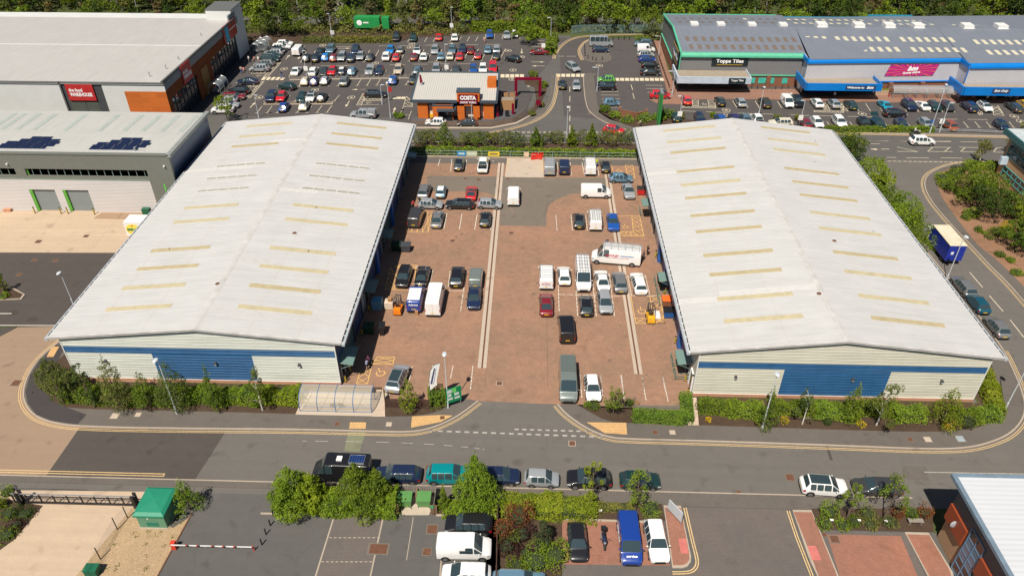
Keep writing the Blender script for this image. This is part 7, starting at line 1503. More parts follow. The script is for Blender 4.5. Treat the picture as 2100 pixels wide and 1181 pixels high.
MB().ball((X+1.35,Y_-.02,1.75),1.15,.03,.95,20,10).build('logo',flat('logo_yellow',(.80,.62,.08),.5,0,0),fv)
MB().box(X+.35,X+2.4,Y_-.06,Y_-.04,1.5,2.1).build('logo_band',flat('logo_yellow2',(.82,.7,.2),.5,0,0),fv)
text('IMRAN',fv,(X+1.4,Y_-.08,1.82),(1,0,0),(0,0,1),.62,flat('logo_green',(.02,.2,.06),.5,0,0),.04,width=1.9)
MB().tube([(X+1.1,Y_-.08,1.1),(X+1.3,Y_-.08,1.4),(X+1.45,Y_-.08,1.15),(X+1.7,Y_-.08,1.3),(X+2.2,Y_-.08,1.32)],.03,5).ball((X+1.3,Y_-.07,2.45),.16,.03,.1,8,5).build('logo_scroll',flat('logo_red',(.6,.1,.03),.5,0,0),fv)
for xx in(1.0,6.5):
 for yy in(.15,2.15):MB().tube([(X+xx,Y_+yy-.12,.4),(X+xx,Y_+yy+.12,.4)],.4,12).build('wheel',m_tyre,fv)
p=G(752,52,1.5);gl=thing('lorry','green lorry trailer passing behind the trees at the top','lorry',(p.x,p.y,0))
MB().box(p.x-2.9,p.x+3.6,p.y-1.2,p.y+1.2,1.1,3.7).build('trailer',flat('lorry_green',(.02,.26,.07),.4),gl);MB().box(p.x+4.2,p.x+6,p.y-1.2,p.y+1.2,.6,3.6).build('cab',MATS['lorry_green'],gl)
MB().ball((p.x-1.6,p.y-1.21,2.4),.7,.03,.7,12,6).build('logo',m_letw,gl);MB().box(p.x-.6,p.x+.8,p.y-1.23,p.y-1.2,2.3,2.6).build('logo_band',m_letw,gl)
for xx in(-3.4,-2.3,5.0):MB().tube([(p.x+xx,p.y-1.25,.5),(p.x+xx,p.y+1.25,.5)],.5,12).build('wheel',m_tyre,gl)
def motorbike(p,rot,label,rider=None):
 t=thing('motorbike',label,'motorbike',(p.x,p.y,.02),math.radians(rot));l=t.location
 def bp(n,mb,m):
  o=bpy.data.objects.new(n,mb.mesh(n,m));col.objects.link(o);o.parent=t
  if n=='body':pass
  return o
 for y in(.72,-.7):
  w_=bp('wheel',MB().tube([(-.07,y,.31),(.07,y,.31)],.31,16),m_tyre);
  bp('rim',MB().tube([(-.075,y,.31),(.075,y,.31)],.19,12),m_rim)
 bp('fuel_tank',MB().ball((0,.12,.86),.17,.32,.15,10,6),paint('navy'));bp('seat',MB().ball((0,-.38,.80),.15,.42,.08,10,5),m_black)
 bp('engine',MB().box(-.2,.2,-.2,.32,.3,.66),m_dkgrey);bp('frame',MB().tube([(0,.6,.9),(0,.1,.55),(0,-.7,.5)],.06,6).tube([(-.1,.72,.31),(-.1,.5,.95)],.035,6).tube([(.1,.72,.31),(.1,.5,.95)],.035,6),m_black)
 bp('handlebar',MB().tube([(-.42,.38,1.02),(-.1,.48,1.0),(.1,.48,1.0),(.42,.38,1.02)],.022,6),m_black);bp('headlight',MB().ball((0,.72,.9),.14,.12,.14,8,6),m_galv)
 bp('fairing',MB().ball((0,.55,.95),.2,.16,.2,8,6),paint('navy'));bp('top_box',MB().box(-.24,.24,-1.0,-.62,.85,1.2),m_black);bp('exhaust',MB().tube([(.2,.1,.35),(.22,-.8,.42)],.05,8),m_galv)
 for sx in(-1,1):bp('mirror',MB().tube([(sx*.3,.42,1.03),(sx*.38,.46,1.2)],.015,5).ball((sx*.4,.46,1.22),.07,.03,.05,6,4),m_black)
 return t
motorbike(cg('B2',1003,862,.5),181,'black motorbike with top box parked between a black hatchback and blue van')
motorbike(cg('S3',838,125,.5),-90,'motorbike on the main road footway beside the hedge')
#  vegetation
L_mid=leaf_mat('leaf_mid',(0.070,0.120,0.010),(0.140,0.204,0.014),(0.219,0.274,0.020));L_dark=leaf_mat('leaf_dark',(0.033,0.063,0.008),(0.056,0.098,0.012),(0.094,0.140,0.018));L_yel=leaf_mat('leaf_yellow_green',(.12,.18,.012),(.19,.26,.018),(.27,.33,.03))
L_hedge=leaf_mat('leaf_hedge',(0.115,0.192,0.016),(0.179,0.280,0.024),(0.259,0.355,0.040));L_olive=leaf_mat('leaf_olive',(0.103,0.121,0.030),(0.172,0.188,0.042),(0.261,0.262,0.065));L_red=leaf_mat('leaf_copper',(.16,.04,.02),(.24,.085,.03),(.17,.14,.04));L_purple=leaf_mat('leaf_purple',(.03,.012,.012),(.055,.02,.016),(.08,.035,.02))
L_twig=leaf_mat('leaf_bare_twig',(0.125,0.095,0.045),(0.181,0.146,0.062),(0.150,0.159,0.045));L_blossom=leaf_mat('leaf_blossom',(.35,.33,.22),(.5,.47,.36),(.3,.31,.15));L_gold=leaf_mat('leaf_gold',(.45,.3,.01),(.6,.42,.015),(.5,.42,.04));L_pine=leaf_mat('leaf_pine',(0.037,0.055,0.020),(0.062,0.083,0.030),(0.094,0.110,0.045))
L_fresh=leaf_mat('leaf_fresh',(0.108,0.178,0.012),(0.187,0.280,0.016),(0.287,0.368,0.025));L_birch=leaf_mat('leaf_birch',(0.062,0.102,0.018),(0.110,0.154,0.026),(0.173,0.205,0.040))
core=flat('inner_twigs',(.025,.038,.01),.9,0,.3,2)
def leaves(points,size,rr,up=.35):
 """points: (pos, normal). each leaf clump = a bent pair of triangles facing roughly outward"""
 v=[];f=[]
 for p,n in points:
  d=Vector((rr.gauss(0,1),rr.gauss(0,1),rr.gauss(0,1)))*.55+n+Vector((0,0,up));d.normalize()
  a=d.orthogonal().normalized();a=Matrix.Rotation(rr.uniform(0,6.283),3,d)@a;b=d.cross(a);s=size*rr.uniform(.6,1.35);i=len(v)
  dp=d*(-s*.25)
  v+=[p-a*s*.5+dp,p-b*s*.33,p+a*s*.5+dp,p+b*s*.33]
  f.append((i,i+1,i+2,i+3))
 return v,f
from mathutils import noise as mn
def blob_pts(blobs,n,rr,inner=.72,fq=0):
 """sample near the surfaces of overlapping blobs, skipping points deep inside others"""
 out=[];vols=[b[1]*b[2]+b[1]*b[3]+b[2]*b[3]for b in blobs];tot=sum(vols)
 for b,vv in zip(blobs,vols):
  c=b[0]
  for _ in range(int(n*vv/tot)):
   u=Vector((rr.gauss(0,1),rr.gauss(0,1),rr.gauss(0,1))).normalized();r=rr.uniform(inner,1.06)
   if u.z<-.55 and rr.random()<.6:continue
   p=c+Vector((u.x*b[1],u.y*b[2],u.z*b[3]))*r
   if fq and mn.noise(p*fq)<-.13:continue
   deep=False
   for o in blobs:
    if o is b:continue
    q=p-o[0]
    if(q.x/o[1])**2+(q.y/o[2])**2+(q.z/o[3])**2<.42:deep=True;break
   if not deep:out.append((p,u))
 return out
def mk_mesh(name,v,f,mat):
 me=bpy.data.meshes.new(name);me.from_pydata([tuple(q)for q in v],[],f);me.materials.append(mat);me.update();return me
def crown_blobs(kind,rr,W_,H_):
 """W_ = radius, H_ = crown height; returns blobs centred at origin base z=0"""
 B=[]
 if kind=='cone':
  B.append((Vector((0,0,H_*.42)),W_*.34,W_*.34,H_*.44))
  n=26
  for k in range(n):
   t=k/n;r=W_*(1-t)**.85*.95+W_*.05;a=k*2.4+rr.uniform(-.5,.5);s=W_*(.36*(1-t)+.13)*rr.uniform(.75,1.25);B.append((Vector((math.cos(a)*(r-s*.6),math.sin(a)*(r-s*.6),H_*(.08+t*.86))),s,s,s*1.1))
  B.append((Vector((0,0,H_*.95)),W_*.10,W_*.10,H_*.09))
 elif kind=='dome':
  B.append((Vector((0,0,H_*.42)),W_*.55,W_*.55,H_*.36))
  for k in range(30):
   t=k/30;r=W_*(1-t**1.6)**.9*rr.uniform(.8,1.12)+W_*.05;a=k*2.4+rr.uniform(-.6,.6);s=W_*(.30*(1-t)+.13)*rr.uniform(.6,1.35);B.append((Vector((math.cos(a)*(r-s*.6),math.sin(a)*(r-s*.6),H_*(.10+t*.84))),s,s,s*1.15))
  B.append((Vector((W_*.06,0,H_*.97)),W_*.08,W_*.08,H_*.06))
 elif kind=='round':
  B.append((Vector((0,0,H_*.5)),W_*.62,W_*.62,H_*.38))
  for k in range(22):
   a=rr.uniform(0,6.283);t=rr.uniform(-.75,1);s=W_*rr.uniform(.2,.4);h=math.sqrt(max(0,1-t*t));rx=rr.uniform(.68,.95);B.append((Vector((math.cos(a)*W_*rx*h,math.sin(a)*W_*rx*h,H_*(.5+.45*t*rx))),s,s,s*.8))
 elif kind=='open':
  for k in range(13):
   a=rr.uniform(0,6.283);t=rr.uniform(0,1);s=W_*rr.uniform(.16,.32);r=W_*rr.uniform(.15,.95)*(1-.5*t);B.append((Vector((math.cos(a)*r,math.sin(a)*r,H_*(.12+.85*t))),s,s,s*1.25))
 elif kind=='tall':
  for k in range(16):
   a=rr.uniform(0,6.283);t=k/15;s=W_*rr.uniform(.32,.55)*(1-.45*t);r=W_*rr.uniform(.1,.65)*(1-.6*t);B.append((Vector((math.cos(a)*r,math.sin(a)*r,H_*(.1+.85*t))),s,s,s*1.1))
 return B
PROT={}
def tree_meshes(kind,var,W_,H_,n,size):
 k=(kind,var,round(W_,1),round(H_,1),n,round(size,2))
 if k in PROT:return PROT[k]
 rr=random.Random(hash((kind,var))&0xffff if False else(len(kind)*131+var*17+int(W_*10)));B=crown_blobs(kind,rr,W_,H_)
 v,f=leaves(blob_pts(B,int(n*1.2),rr,.6,.34/size),size,rr);cr=mk_mesh('crown',v,f,L_mid)
 tr=MB();tr.tube([(0,0,-H_*.35),(W_*.03,0,H_*.1),(0,0,H_*.7)],W_*.03+.05,7,.03)
 for b in B[:9]:tr.tube([(0,0,max(0,b[0].z-H_*.25)),(b[0].x*.5,b[0].y*.5,b[0].z*.85),tuple(b[0])],W_*.012+.02,5,.012)
 PROT[k]=(cr,tr);return PROT[k]
TOPS={1:(300,90),2:(310,95),3:(262,115),4:(370,95),5:(300,140),6:(335,88),7:(370,110),8:(390,85),9:(510,92),10:(395,78),11:(415,88),12:(375,84),13:(385,125),14:(400,115),20:(225,185),21:(275,140),22:(200,165),23:(235,125),24:(125,200),25:(370,55),31:(215,110),32:(275,150),33:(310,95),34:(230,110),40:(115,88),41:(170,58),42:(160,48),43:(140,52),50:(150,125),51:(175,100),52:(245,50),53:(350,130),54:(440,110),55:(530,45),56:(590,130),57:(700,100),58:(690,125),60:(380,175),61:(470,190),62:(560,200),63:(600,170),64:(900,170),67:(120,110),68:(50,60)}
def fit(k,x,y,var,W_,H_,trk):
 if var not in TOPS:return W_,H_
 ty,hw=TOPS[var];b=cg(k,x,y);zt=onY(*cp(k,x,ty),b.y).z;dep=(b+Vector((0,0,zt*.5))-CAM).dot(FW);W2=hw*CR[k][2]/FOC*dep
 return round(max(.5,W2),2),round(max(1.2,zt-trk-.05),2)
def tree(x,y,z,kind,W_,H_,trunk,leafm,barkm,label,group=None,var=0,n=1500,size=.3,name='tree',rot=None,sx=1.0):
 cr,tr=tree_meshes(kind,var,W_,H_,n,size);t=thing(name,label,'tree' if 'shrub' not in name and 'bush' not in name else 'shrub',(x,y,z),R.uniform(0,6.28)if rot is None else rot,group)
 c=bpy.data.objects.new('crown',cr);col.objects.link(c);c.parent=t;c.location=(0,0,trunk);c.scale=(sx,sx,1);c.material_slots[0].link='OBJECT';c.material_slots[0].material=leafm
 kt=('trunkmesh',id(tr))
 if kt not in PROT:PROT[kt]=tr.mesh('trunk',m_bark)
 o=bpy.data.objects.new('trunk',PROT[kt]);col.objects.link(o);o.parent=t;o.location=(0,0,trunk);o.material_slots[0].link='OBJECT';o.material_slots[0].material=barkm
 if trunk>H_*.3:o2=bpy.data.objects.new('trunk',MB().tube([(0,0,0),(0,0,trunk)],W_*.03+.05,7).mesh('trunk',barkm));col.objects.link(o2);o2 .parent=t
 return t
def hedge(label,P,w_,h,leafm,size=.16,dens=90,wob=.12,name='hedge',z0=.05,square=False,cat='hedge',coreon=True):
 """clipped hedge along a world polyline"""
 P=[Vector((p[0],p[1],0))for p in P];t=thing(name,label,cat,(P[0].x,P[0].y,z0));pts=[];rr=random.Random(int(P[0].x*31+P[0].y*7));cm=MB()
 for a,b in zip(P,P[1:]):
  d=(b-a);L_=d.length;d.normalize();n=Vector((-d.y,d.x,0));N=int(L_*(w_+2*h)*dens*(1.9 if size<.22 else 1.3))
  for _ in range(N):
   s=rr.uniform(-w_*.3,L_+w_*.3);hh=h*(1+wob*math.sin(s*1.7+a.x)+wob*.6*math.sin(s*4.1));ww=w_*(1+wob*math.sin(s*1.1+a.y))
   u=rr.uniform(0,1);tot=2*hh+ww;q=u*tot
   if q<hh:o,z,nn=-ww/2,q,-n
   elif q<hh+ww:o,z,nn=q-hh-ww/2,hh,Vector((0,0,1))
   else:o,z,nn=ww/2,q-hh-ww,n
   if not square:
    k=z/hh;o*=math.sqrt(max(.15,1-.55*k**3));
    if nn.z:z=hh*(1-.22*(abs(o)/(ww/2))**2);nn=(Vector((0,0,1))+n*o/ww).normalized()
   j=rr.gauss(0,.05);pts.append((a+d*s+n*o+Vector((0,0,z))+nn*j,nn))
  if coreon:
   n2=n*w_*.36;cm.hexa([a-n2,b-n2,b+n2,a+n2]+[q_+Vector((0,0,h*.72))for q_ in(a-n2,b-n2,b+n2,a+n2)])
 if len(P)==2 or True:
  for e,s in((P[0],-1),(P[-1],1)):
   for _ in range(int(w_*h*dens*1.8)):pts.append((e+Vector((rr.gauss(0,w_*.25),rr.gauss(0,w_*.25),rr.uniform(0,h*.95))),Vector((rr.gauss(0,1),rr.gauss(0,1),.3)).normalized()))
 v,f=leaves(pts,size,rr,.2);l=Vector((P[0].x,P[0].y,0));me=mk_mesh('foliage',[q-l for q in v],f,leafm);o=bpy.data.objects.new('foliage',me);col.objects.link(o);o.parent=t
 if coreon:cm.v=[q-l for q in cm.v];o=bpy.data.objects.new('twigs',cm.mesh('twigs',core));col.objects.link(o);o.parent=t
 return t
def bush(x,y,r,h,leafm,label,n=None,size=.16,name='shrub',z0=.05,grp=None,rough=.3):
 t=thing(name,label,'shrub',(x,y,z0),0,grp);rr=random.Random(int(x*53+y*11));B=[(Vector((0,0,h*.45)),r*.8,r*.8,h*.5)]
 for k in range(9):a=rr.uniform(0,6.28);s=r*rr.uniform(.25,.25+rough*.6);B.append((Vector((math.cos(a)*r*.62,math.sin(a)*r*.62,h*rr.uniform(.25,.8))),s,s,s*min(1.1,h/r)))
 v,f=leaves(blob_pts(B,n or int(r*(r+h)*260+150),rr,.8),size,rr);o=bpy.data.objects.new('foliage',mk_mesh('foliage',v,f,leafm));col.objects.link(o);o.parent=t
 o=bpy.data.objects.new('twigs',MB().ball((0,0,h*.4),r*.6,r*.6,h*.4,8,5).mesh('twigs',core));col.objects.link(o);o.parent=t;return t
 # -- hedges and trees in front of the left warehouse
def gx(k,x,y,z=0):return cg(k,x,y,z)
for i,(a,b,h,m_,lab)in enumerate([((95,470),(330,560),2.3,L_olive,'tall olive bush hedge at the left corner of the left warehouse'),((250,590),(700,600),1.5,L_mid,'hedge below the young trees on the left'),((760,610),(1200,600),1.6,L_fresh,'hedge behind the lamp post in front of the left warehouse'),((1230,590),(1400,600),1.5,L_fresh,'hedge between the pointed tree and the bright green bush'),((1480,600),(1700,605),1.6,L_fresh,'bright green rounded hedge left of the birch'),((1780,600),(1985,605),1.6,L_fresh,'hedge against the left end of the bike shelter')]):
 A,B_=gx('L4',*a,0),gx('L4',*b,0);hedge(lab,[A,B_],2.1 if i else 2.6,h,m_,.2,60,.16)
for k,x,y,kind,W_,H_,trk,lm,bk,lab,var in(('L4',200,640,'open',1.3,3.2,.3,L_birch,m_bark,'thin open tree at the left corner of the left warehouse',1),('L4',430,665,'open',1.3,3.0,.4,L_birch,m_bark,'straggly tree rising from the left hedge',2),('L4',640,668,'dome',1.25,4.2,.5,L_olive,m_bark,'tall yellowish tree against the pale cladding',3),('L4',860,668,'dome',1.3,3.0,.5,L_mid,m_bark,'broad tree left of the lamp post before the blue cladding',4),('L4',1080,665,'dome',1.5,3.7,.5,L_birch,m_bark,'grey green tree right of the lamp post before the blue cladding',5),('L4',1370,668,'cone',1.15,3.7,.2,L_mid,m_bark,'pointed tree before the blue cladding',6),('L4',1722,685,'open',1.4,2.9,1.1,L_birch,m_birch,'young white-stemmed birch left of the bike shelter',7),('F3',1010,690,'dome',1.15,3.0,.5,L_yel,m_bark,'young yellow green tree overhanging the brown fence',8),('F4',897,780,'round',.95,2.0,.5,L_mid,m_bark,'small round tree below the right yard bays',9),('F5',500,640,'cone',1.3,3.9,.2,L_mid,m_bark,'tree growing around the lamp post before the right gable',10),('F5',735,632,'open',1.5,3.2,.9,L_birch,m_birch,'white-stemmed birch second from left before the right gable',11),('F5',1015,600,'cone',1.25,4.0,.3,L_mid,m_bark,'pointed tree in the middle of the right gable',12),('F5',1190,636,'open',1.9,3.9,1.0,L_birch,m_birch,'large leaning birch right of the pointed tree',13),('F5',1590,625,'cone',1.7,4.0,.2,L_mid,m_bark,'broad dark tree near the right end of the right gable',14)):
 p=gx(k,x,y,0);W_,H_=fit(k,x,y,var,W_,H_,trk);tree(p.x,p.y,.05,kind,W_,H_,trk,lm,bk,lab,None,var,int((1900 if kind!='open' else 1200)*max(1,W_*H_/4.5)),.155)
for a,b,h,w_,m_,lab in(((120,545),(290,555),1.5,1.7,L_mid,'dark clipped hedge at the left end of the right gable'),((310,560),(450,570),1.4,2.2,L_hedge,'bright rounded hedge right of the dark clipped one'),((580,550),(800,555),1.3,1.7,L_mid,'hedge behind the first birch of the right gable'),((830,565),(1030,580),1.4,2.2,L_hedge,'bright hedge below the pointed tree of the right gable'),((1060,555),(1290,560),1.3,1.8,L_mid,'dark hedge behind the leaning birch'),((1310,590),(1440,590),1.4,2.1,L_hedge,'bright hedge right of the leaning birch'),((1660,590),(1780,600),1.2,1.8,L_mid,'dark low hedge beside the grey bush'),((1790,600),(1900,590),1.3,2.0,L_hedge,'bright hedge at the right street corner')):
 hedge(lab,[gx('F5',*a),gx('F5',*b)],w_,h,m_,.18,75,.12)
hedge('yellow green hedge climbing the verge right of the right warehouse',[gx('F5',1920,560),gx('F5',1880,440),gx('F5',1850,350)],1.9,1.2,L_yel,.18,75,.12)
for k,x,y,r,h,m_,lab in(('F5',158,610,.38,.6,L_gold,'small golden shrub nearest the stone path'),('F5',620,622,.55,.7,L_gold,'golden shrub before the first birch'),('F5',888,630,.55,.7,L_dark,'dark dome shrub before the middle hedge'),('F5',1095,638,.6,.5,L_gold,'low golden shrub before the leaning birch'),('F5',1635,650,.8,.9,L_gold,'large golden shrub below the broad dark tree'),('F5',1740,640,.95,1.1,L_pine,'dark grey green bush at the right corner'),('F4',1785,830,.38,.6,L_gold,'golden shrub beside the path')if 0 else('F4',1040,690,.65,1.1,L_mid,'bush between the small round tree and the grey fence'),('F4',720,715,.8,.8,L_mid,'low bush left of the small round tree'),('F4',660,700,.5,.6,L_fresh,'low bright bush behind the white hatchback')):
 p=gx(k,x,y);bush(p.x,p.y,r,h,m_,lab,size=.13)
hedge('clipped square hedge between the brown fence and the site sign',[gx('F3',1240,590),gx('F3',1255,640)],1.7,1.9,L_hedge,.15,110,.03,square=True)
hedge('long clipped hedge below the grey fence',[gx('F4',1110,820),gx('F4',1500,845),gx('F4',1580,840),gx('F4',1565,650)],1.3,1.2,L_hedge,.15,100,.05,square=True)
# -- hedge masses and trees by the near car park
for i,(k,x,y,W_,H_,kind,var,lm,lab)in enumerate([('B1',250,545,1.9,3.4,'dome',20,L_fresh,'broad cone tree at the left end of the near hedge'),('B1',400,548,1.6,2.6,'dome',21,L_fresh,'rounded tree in the near hedge left of the camper van'),('B1',740,548,1.9,3.5,'dome',22,L_mid,'tall tree hiding the tail of the camper van'),('B1',895,545,1.6,3.0,'dome',23,L_mid,'tree left of the bin enclosure'),('B1',1640,530,2.1,4.2,'cone',24,L_fresh,'big pointed tree right of the bin enclosure'),('B1',1390,560,.8,2.0,'cone',25,L_mid,'small bush tree at the right side of the bin enclosure')]):
 p=gx(k,x,y);W_,H_=fit(k,x,y,var,W_,H_,.05);tree(p.x,p.y+.3,.05,kind,W_,H_,.05,lm,m_bark,lab,None,var,int(850*W_*H_),.17)
hedge('long leafy hedge along the near car park, left of the bins',[gx('B1',170,515),gx('B1',990,535)],2.3,1.9,L_fresh,.2,80,.2);hedge('leafy hedge right of the bin enclosure',[gx('B1',1420,555),gx('B1',1760,560)],1.6,1.0,L_fresh,.18,80,.2)
hedge('wide lime green hedge along the near footway',[gx('B2',200,590),gx('B2',560,600),gx('B2',860,625)],3.0,.9,L_yel,.18,80,.15);hedge('low straggly hedge below the thin trees',[gx('B2',930,600),gx('B2',1230,605)],1.2,.5,L_olive,.16,70,.2)
for k,x,y,r,h,m_,lab in(('B2',130,830,.75,1.4,L_red,'copper red shrub beside the board fence'),('B2',270,720,1.0,1.8,L_red,'large copper red shrub in the near shrub bed'),('B2',300,860,.8,1.2,L_purple,'purple shrub in the middle of the near shrub bed'),('B2',170,960,.8,1.1,L_purple,'dark purple shrub lower in the near shrub bed'),('B2',330,1010,.6,.9,L_purple,'small purple shrub above the laurel bush'),('B2',235,890,.5,1.0,L_yel,'yellow green shrub between red and purple shrubs'),('B2',130,905,.5,.6,L_fresh,'small bright green shrub beside the board fence'),('B2',420,1080,1.2,1.1,L_fresh,'bright glossy bush at the bottom of the shrub bed'),('B2',580,1040,1.1,1.3,L_fresh,'bright glossy bush beside the red paving'),('B2',250,1110,.8,.6,L_mid,'low green shrub above the blue estate'),('B2',1400,620,1.1,.9,L_hedge,'rounded green bush above the white suv'),('B3',780,515,.95,1.2,L_hedge,'clipped round bush in the bed left of the office'),('B3',760,585,.8,.6,L_fresh,'low glossy bush below the round bush'),('B3',880,590,.8,.5,L_fresh,'low glossy bush second in the bed edge'),('B3',960,570,.7,.6,L_mid,'bush behind the middle marker'),('B3',1040,520,.9,.9,L_olive,'olive bush between the two thin trees'),('B3',1060,585,.8,.5,L_olive,'low variegated bush below the olive bush'),('B3',1190,570,.8,.6,L_olive,'low variegated bush right of the second thin tree'),('B3',1240,520,.7,1.0,L_red,'reddish bush in the bed left of the office'),('B3',1330,520,.7,1.1,L_yel,'yellow bush between reddish bushes'),('B3',1420,520,.7,1.1,L_red,'reddish bush nearest the office'),('L3',60,500,.8,.6,L_fresh,'low green bush beside the gate post'),('L3',200,660,.9,.5,L_dark,'dark low bush below the gate'),('L3',80,660,.9,.7,L_mid,'green bush at the left edge below the gate'),('L3',130,750,.8,.5,L_purple,'purple low bush in the left corner bed'),('L3',60,830,.9,.7,L_fresh,'bright bush at the bottom of the left corner bed'),('L3',20,600,.5,1.2,L_yel,'young yellow green bush at the left edge')):
 p=gx(k,x,y);q=(1.4,1.35)if k=='B2' and x<650 else(1.12,1.1);bush(p.x,p.y,r*q[0],h*q[1],m_,lab,size=.14,rough=.5)
p=gx('B2',470,900);tree(p.x,p.y-.6,.05,'tall',1.35,4.2,.1,L_pine,m_bark,'dark grey green conifer in the near shrub bed',None,30,2600,.15)
for k,x,y,lean,lab,var in(('B2',885,590,0,'thin young tree in front of the black suv',31),('B2',1270,625,0,'thin young tree in front of the very dark hatchback',32),('B3',905,540,0,'thin leaning tree between the crossover and the grey estate',33),('B3',1150,550,0,'thin young tree in front of the dark grey estate',34)):
 p=gx(k,x,y);W_,H_=fit(k,x,y,var,1,2,1.2);tree(p.x,p.y,.05,'open',W_,H_,1.2,L_yel,m_bark,lab,None,var,1100,.17)
p=gx('L3',1480,640);tree(p.x-.3,p.y+.3,.05,'cone',1.45,4.6,.1,L_fresh,m_bark,'pointed tree right of the green substation cabin',None,35,2800,.15)
# -- left island tree
p=G(12,600);tree(p.x,p.y,.05,'tall',1.1,2.8,.4,L_mid,m_bark,'small tree on the kerbed island at the left edge',None,36,900,.2);bush(p.x+.5,p.y-1.2,.8,.6,L_fresh,'low bushes on the kerbed island at the left edge')
P=[G(u,v)for u,v in pts2('-40,618 45,614 52,605 30,592 -40,588')];struct('kerb',MB().prism(P,0,.12),m_kerb);c_=sum(P,Vector())/5;struct('planting_bed',MB().prism([q_+(c_-q_).normalized()*.3 for q_ in P],0,.14),m_soil)
mb=MB();mb.line(G(-60,643),G(24,643),.13,.014);mb.line(G(-60,667),G(340,668),.12,.014);struct('bay_marking',mb,m_white)
p=gx('A4',430,1100);tree(p.x,p.y,0,'round',1.9,5.0,1.2,L_fresh,m_bark,'bright green tree between the grey unit and the left warehouse',None,37,1500,.3)
# -- band between yard railings and main road
rr=random.Random(5)
hedge('long green hedge behind the yard railing',[(-21.5,124.3),(-1.2,124.3)],1.5,1.3,L_fresh,.26,32,.12);hedge('green hedge behind the right half of the yard railing',[(-.3,124.3),(18.4,124.3)],1.5,1.2,L_fresh,.26,32,.12)
for i,(k,x,y,W_,H_,kind,lm,lab,var)in enumerate([('Y',360,325,2.3,4.6,'cone',L_mid,'broad conical tree behind the yard railing, left',40),('Y',1095,330,1.8,4.2,'cone',L_mid,'conical tree behind the beige notice panel',41),('Y',1385,330,1.6,4.6,'cone',L_mid,'conical tree at the foot of the access road lamp',42),('Y',1545,330,1.7,5.2,'cone',L_mid,'tallest conical tree behind the yard railing, right',43)]):
 p=gx(k,x,y);W_,H_=fit(k,x,y,var,W_,H_,.3);tree(p.x,p.y+.8,0,kind,W_,H_,.3,lm,m_bark,lab,None,var,2200,.28)
for i,(x,lm)in enumerate([(160,L_olive),(240,L_olive),(520,L_olive),(600,L_mid),(670,L_birch),(760,L_olive),(850,L_olive),(960,L_birch),(1190,L_olive),(1290,L_olive),(1460,L_birch),(1640,L_olive),(1740,L_olive),(1850,L_birch)]):
 p=gx('Y',x,318);tree(p.x,p.y+rr.uniform(.4,1.6),0,'round',rr.uniform(1.5,1.9),rr.uniform(2.2,3.0),.0,lm,m_bark,'olive green roadside shrub in the band behind the yard railing','roadside shrubs behind the yard railing',44+i%3,1100,.24,'shrub')
 # -- trees right of the right warehouse
for i,(k,x,y,W_,H_,kind,lm,lab,var)in enumerate([('S3',330,330,2.6,6.5,'round',L_mid,'large dark tree at the far end right of the right warehouse',50),('S3',480,360,2.6,6.0,'round',L_dark,'dark tree second from the far end right of the warehouse',51),('S3',590,340,1.5,4.5,'cone',L_mid,'small pointed tree beside the side road junction',52),('S3',560,520,2.8,5.6,'round',L_fresh,'bright tree third from the far end right of the warehouse',53),('S3',640,610,2.4,5.0,'round',L_fresh,'yellow green tree in the middle of the row right of the warehouse',54),('S3',800,640,1.5,4.4,'cone',L_mid,'pointed dark tree rising from the middle of the row',55),('S3',740,800,2.6,5.2,'round',L_fresh,'bright tree fifth in the row right of the warehouse',56),('S3',800,880,2.2,4.4,'round',L_fresh,'bright tree beside the dark maple near the box truck',57),('S3',930,960,2.6,5.4,'round',L_mid,'dark maple nearest the blue box truck',58)]):
 p=gx(k,x,y);W_,H_=fit(k,x,y,var,W_,H_,.8);W_=max(2.6 if kind!='cone' else 1.5,min(W_,3.4));H_=max(5.0,min(H_,7.5));p.x=max(54.2,min(p.x,55.8));tree(p.x,p.y,0,kind,W_,H_,.8,lm,m_bark,lab,None,var,3000,.24)
for(x,y,W_,H_,lm,lab,var)in((54.3,91.0,2.5,5.2,L_mid,'dark tree hiding the left side of the box truck',158),(54.2,97.0,2.7,5.4,L_fresh,'bright tree just beyond the dark one at the box truck',156),(54.5,103.5,2.6,5.2,L_mid,'tree filling the middle of the row right of the warehouse',153)):
 tree(x,y,0,'round',W_,H_,.8,lm,m_bark,lab,None,var,3000,.24)
hedge('hedge strip below the tree row right of the warehouse',[(53.2,96),(53.4,120)],2.2,1.1,L_fresh,.24,40,.2)
for i,(k,x,y,W_,H_,kind,lm,lab,var)in enumerate([('S2',480,640,3.6,5.5,'round',L_mid,'big dark tree nearest the bend in the right corner bed',60),('S2',560,760,3.3,5.2,'round',L_mid,'big dark tree second in the right corner bed',61),('S2',700,860,3.2,5.0,'round',L_dark,'darkest tree in the middle of the right corner bed',62),('S2',860,820,3.0,4.4,'round',L_mid,'tree behind the darkest one in the right corner bed',63),('S2',930,1120,3.0,4.6,'round',L_mid,'dark tree at the right edge above the hand rail',64),('S2',1020,960,2.4,3.5,'round',L_yel,'yellow green tree at the right edge by the office',65),('S2',1100,1230,2.8,4.5,'round',L_dark,'dark tree at the right edge below the hand rail',66)]):
 p=gx(k,x,y);W_,H_=fit(k,x,y,var,W_,H_,.3);W_=W_*1.12;H_=min(H_*1.1,7.5);tree(p.x,p.y,.05,kind,W_,H_,.3,lm,m_bark,lab,None,var,5200,.26)
p=gx('S2',575,345);W_,H_=fit('S2',575,345,67,1,1,1.6);tree(p.x,p.y,.05,'open',W_,H_,1.6,L_olive,m_birch,'pale birch with white stem at the main road corner',None,67,2200,.2);p=gx('S2',880,260);tree(p.x,p.y,.05,'tall',1.9,5.5,1.0,L_olive,m_bark,'olive tree beside the far right office',None,68,1500,.26)
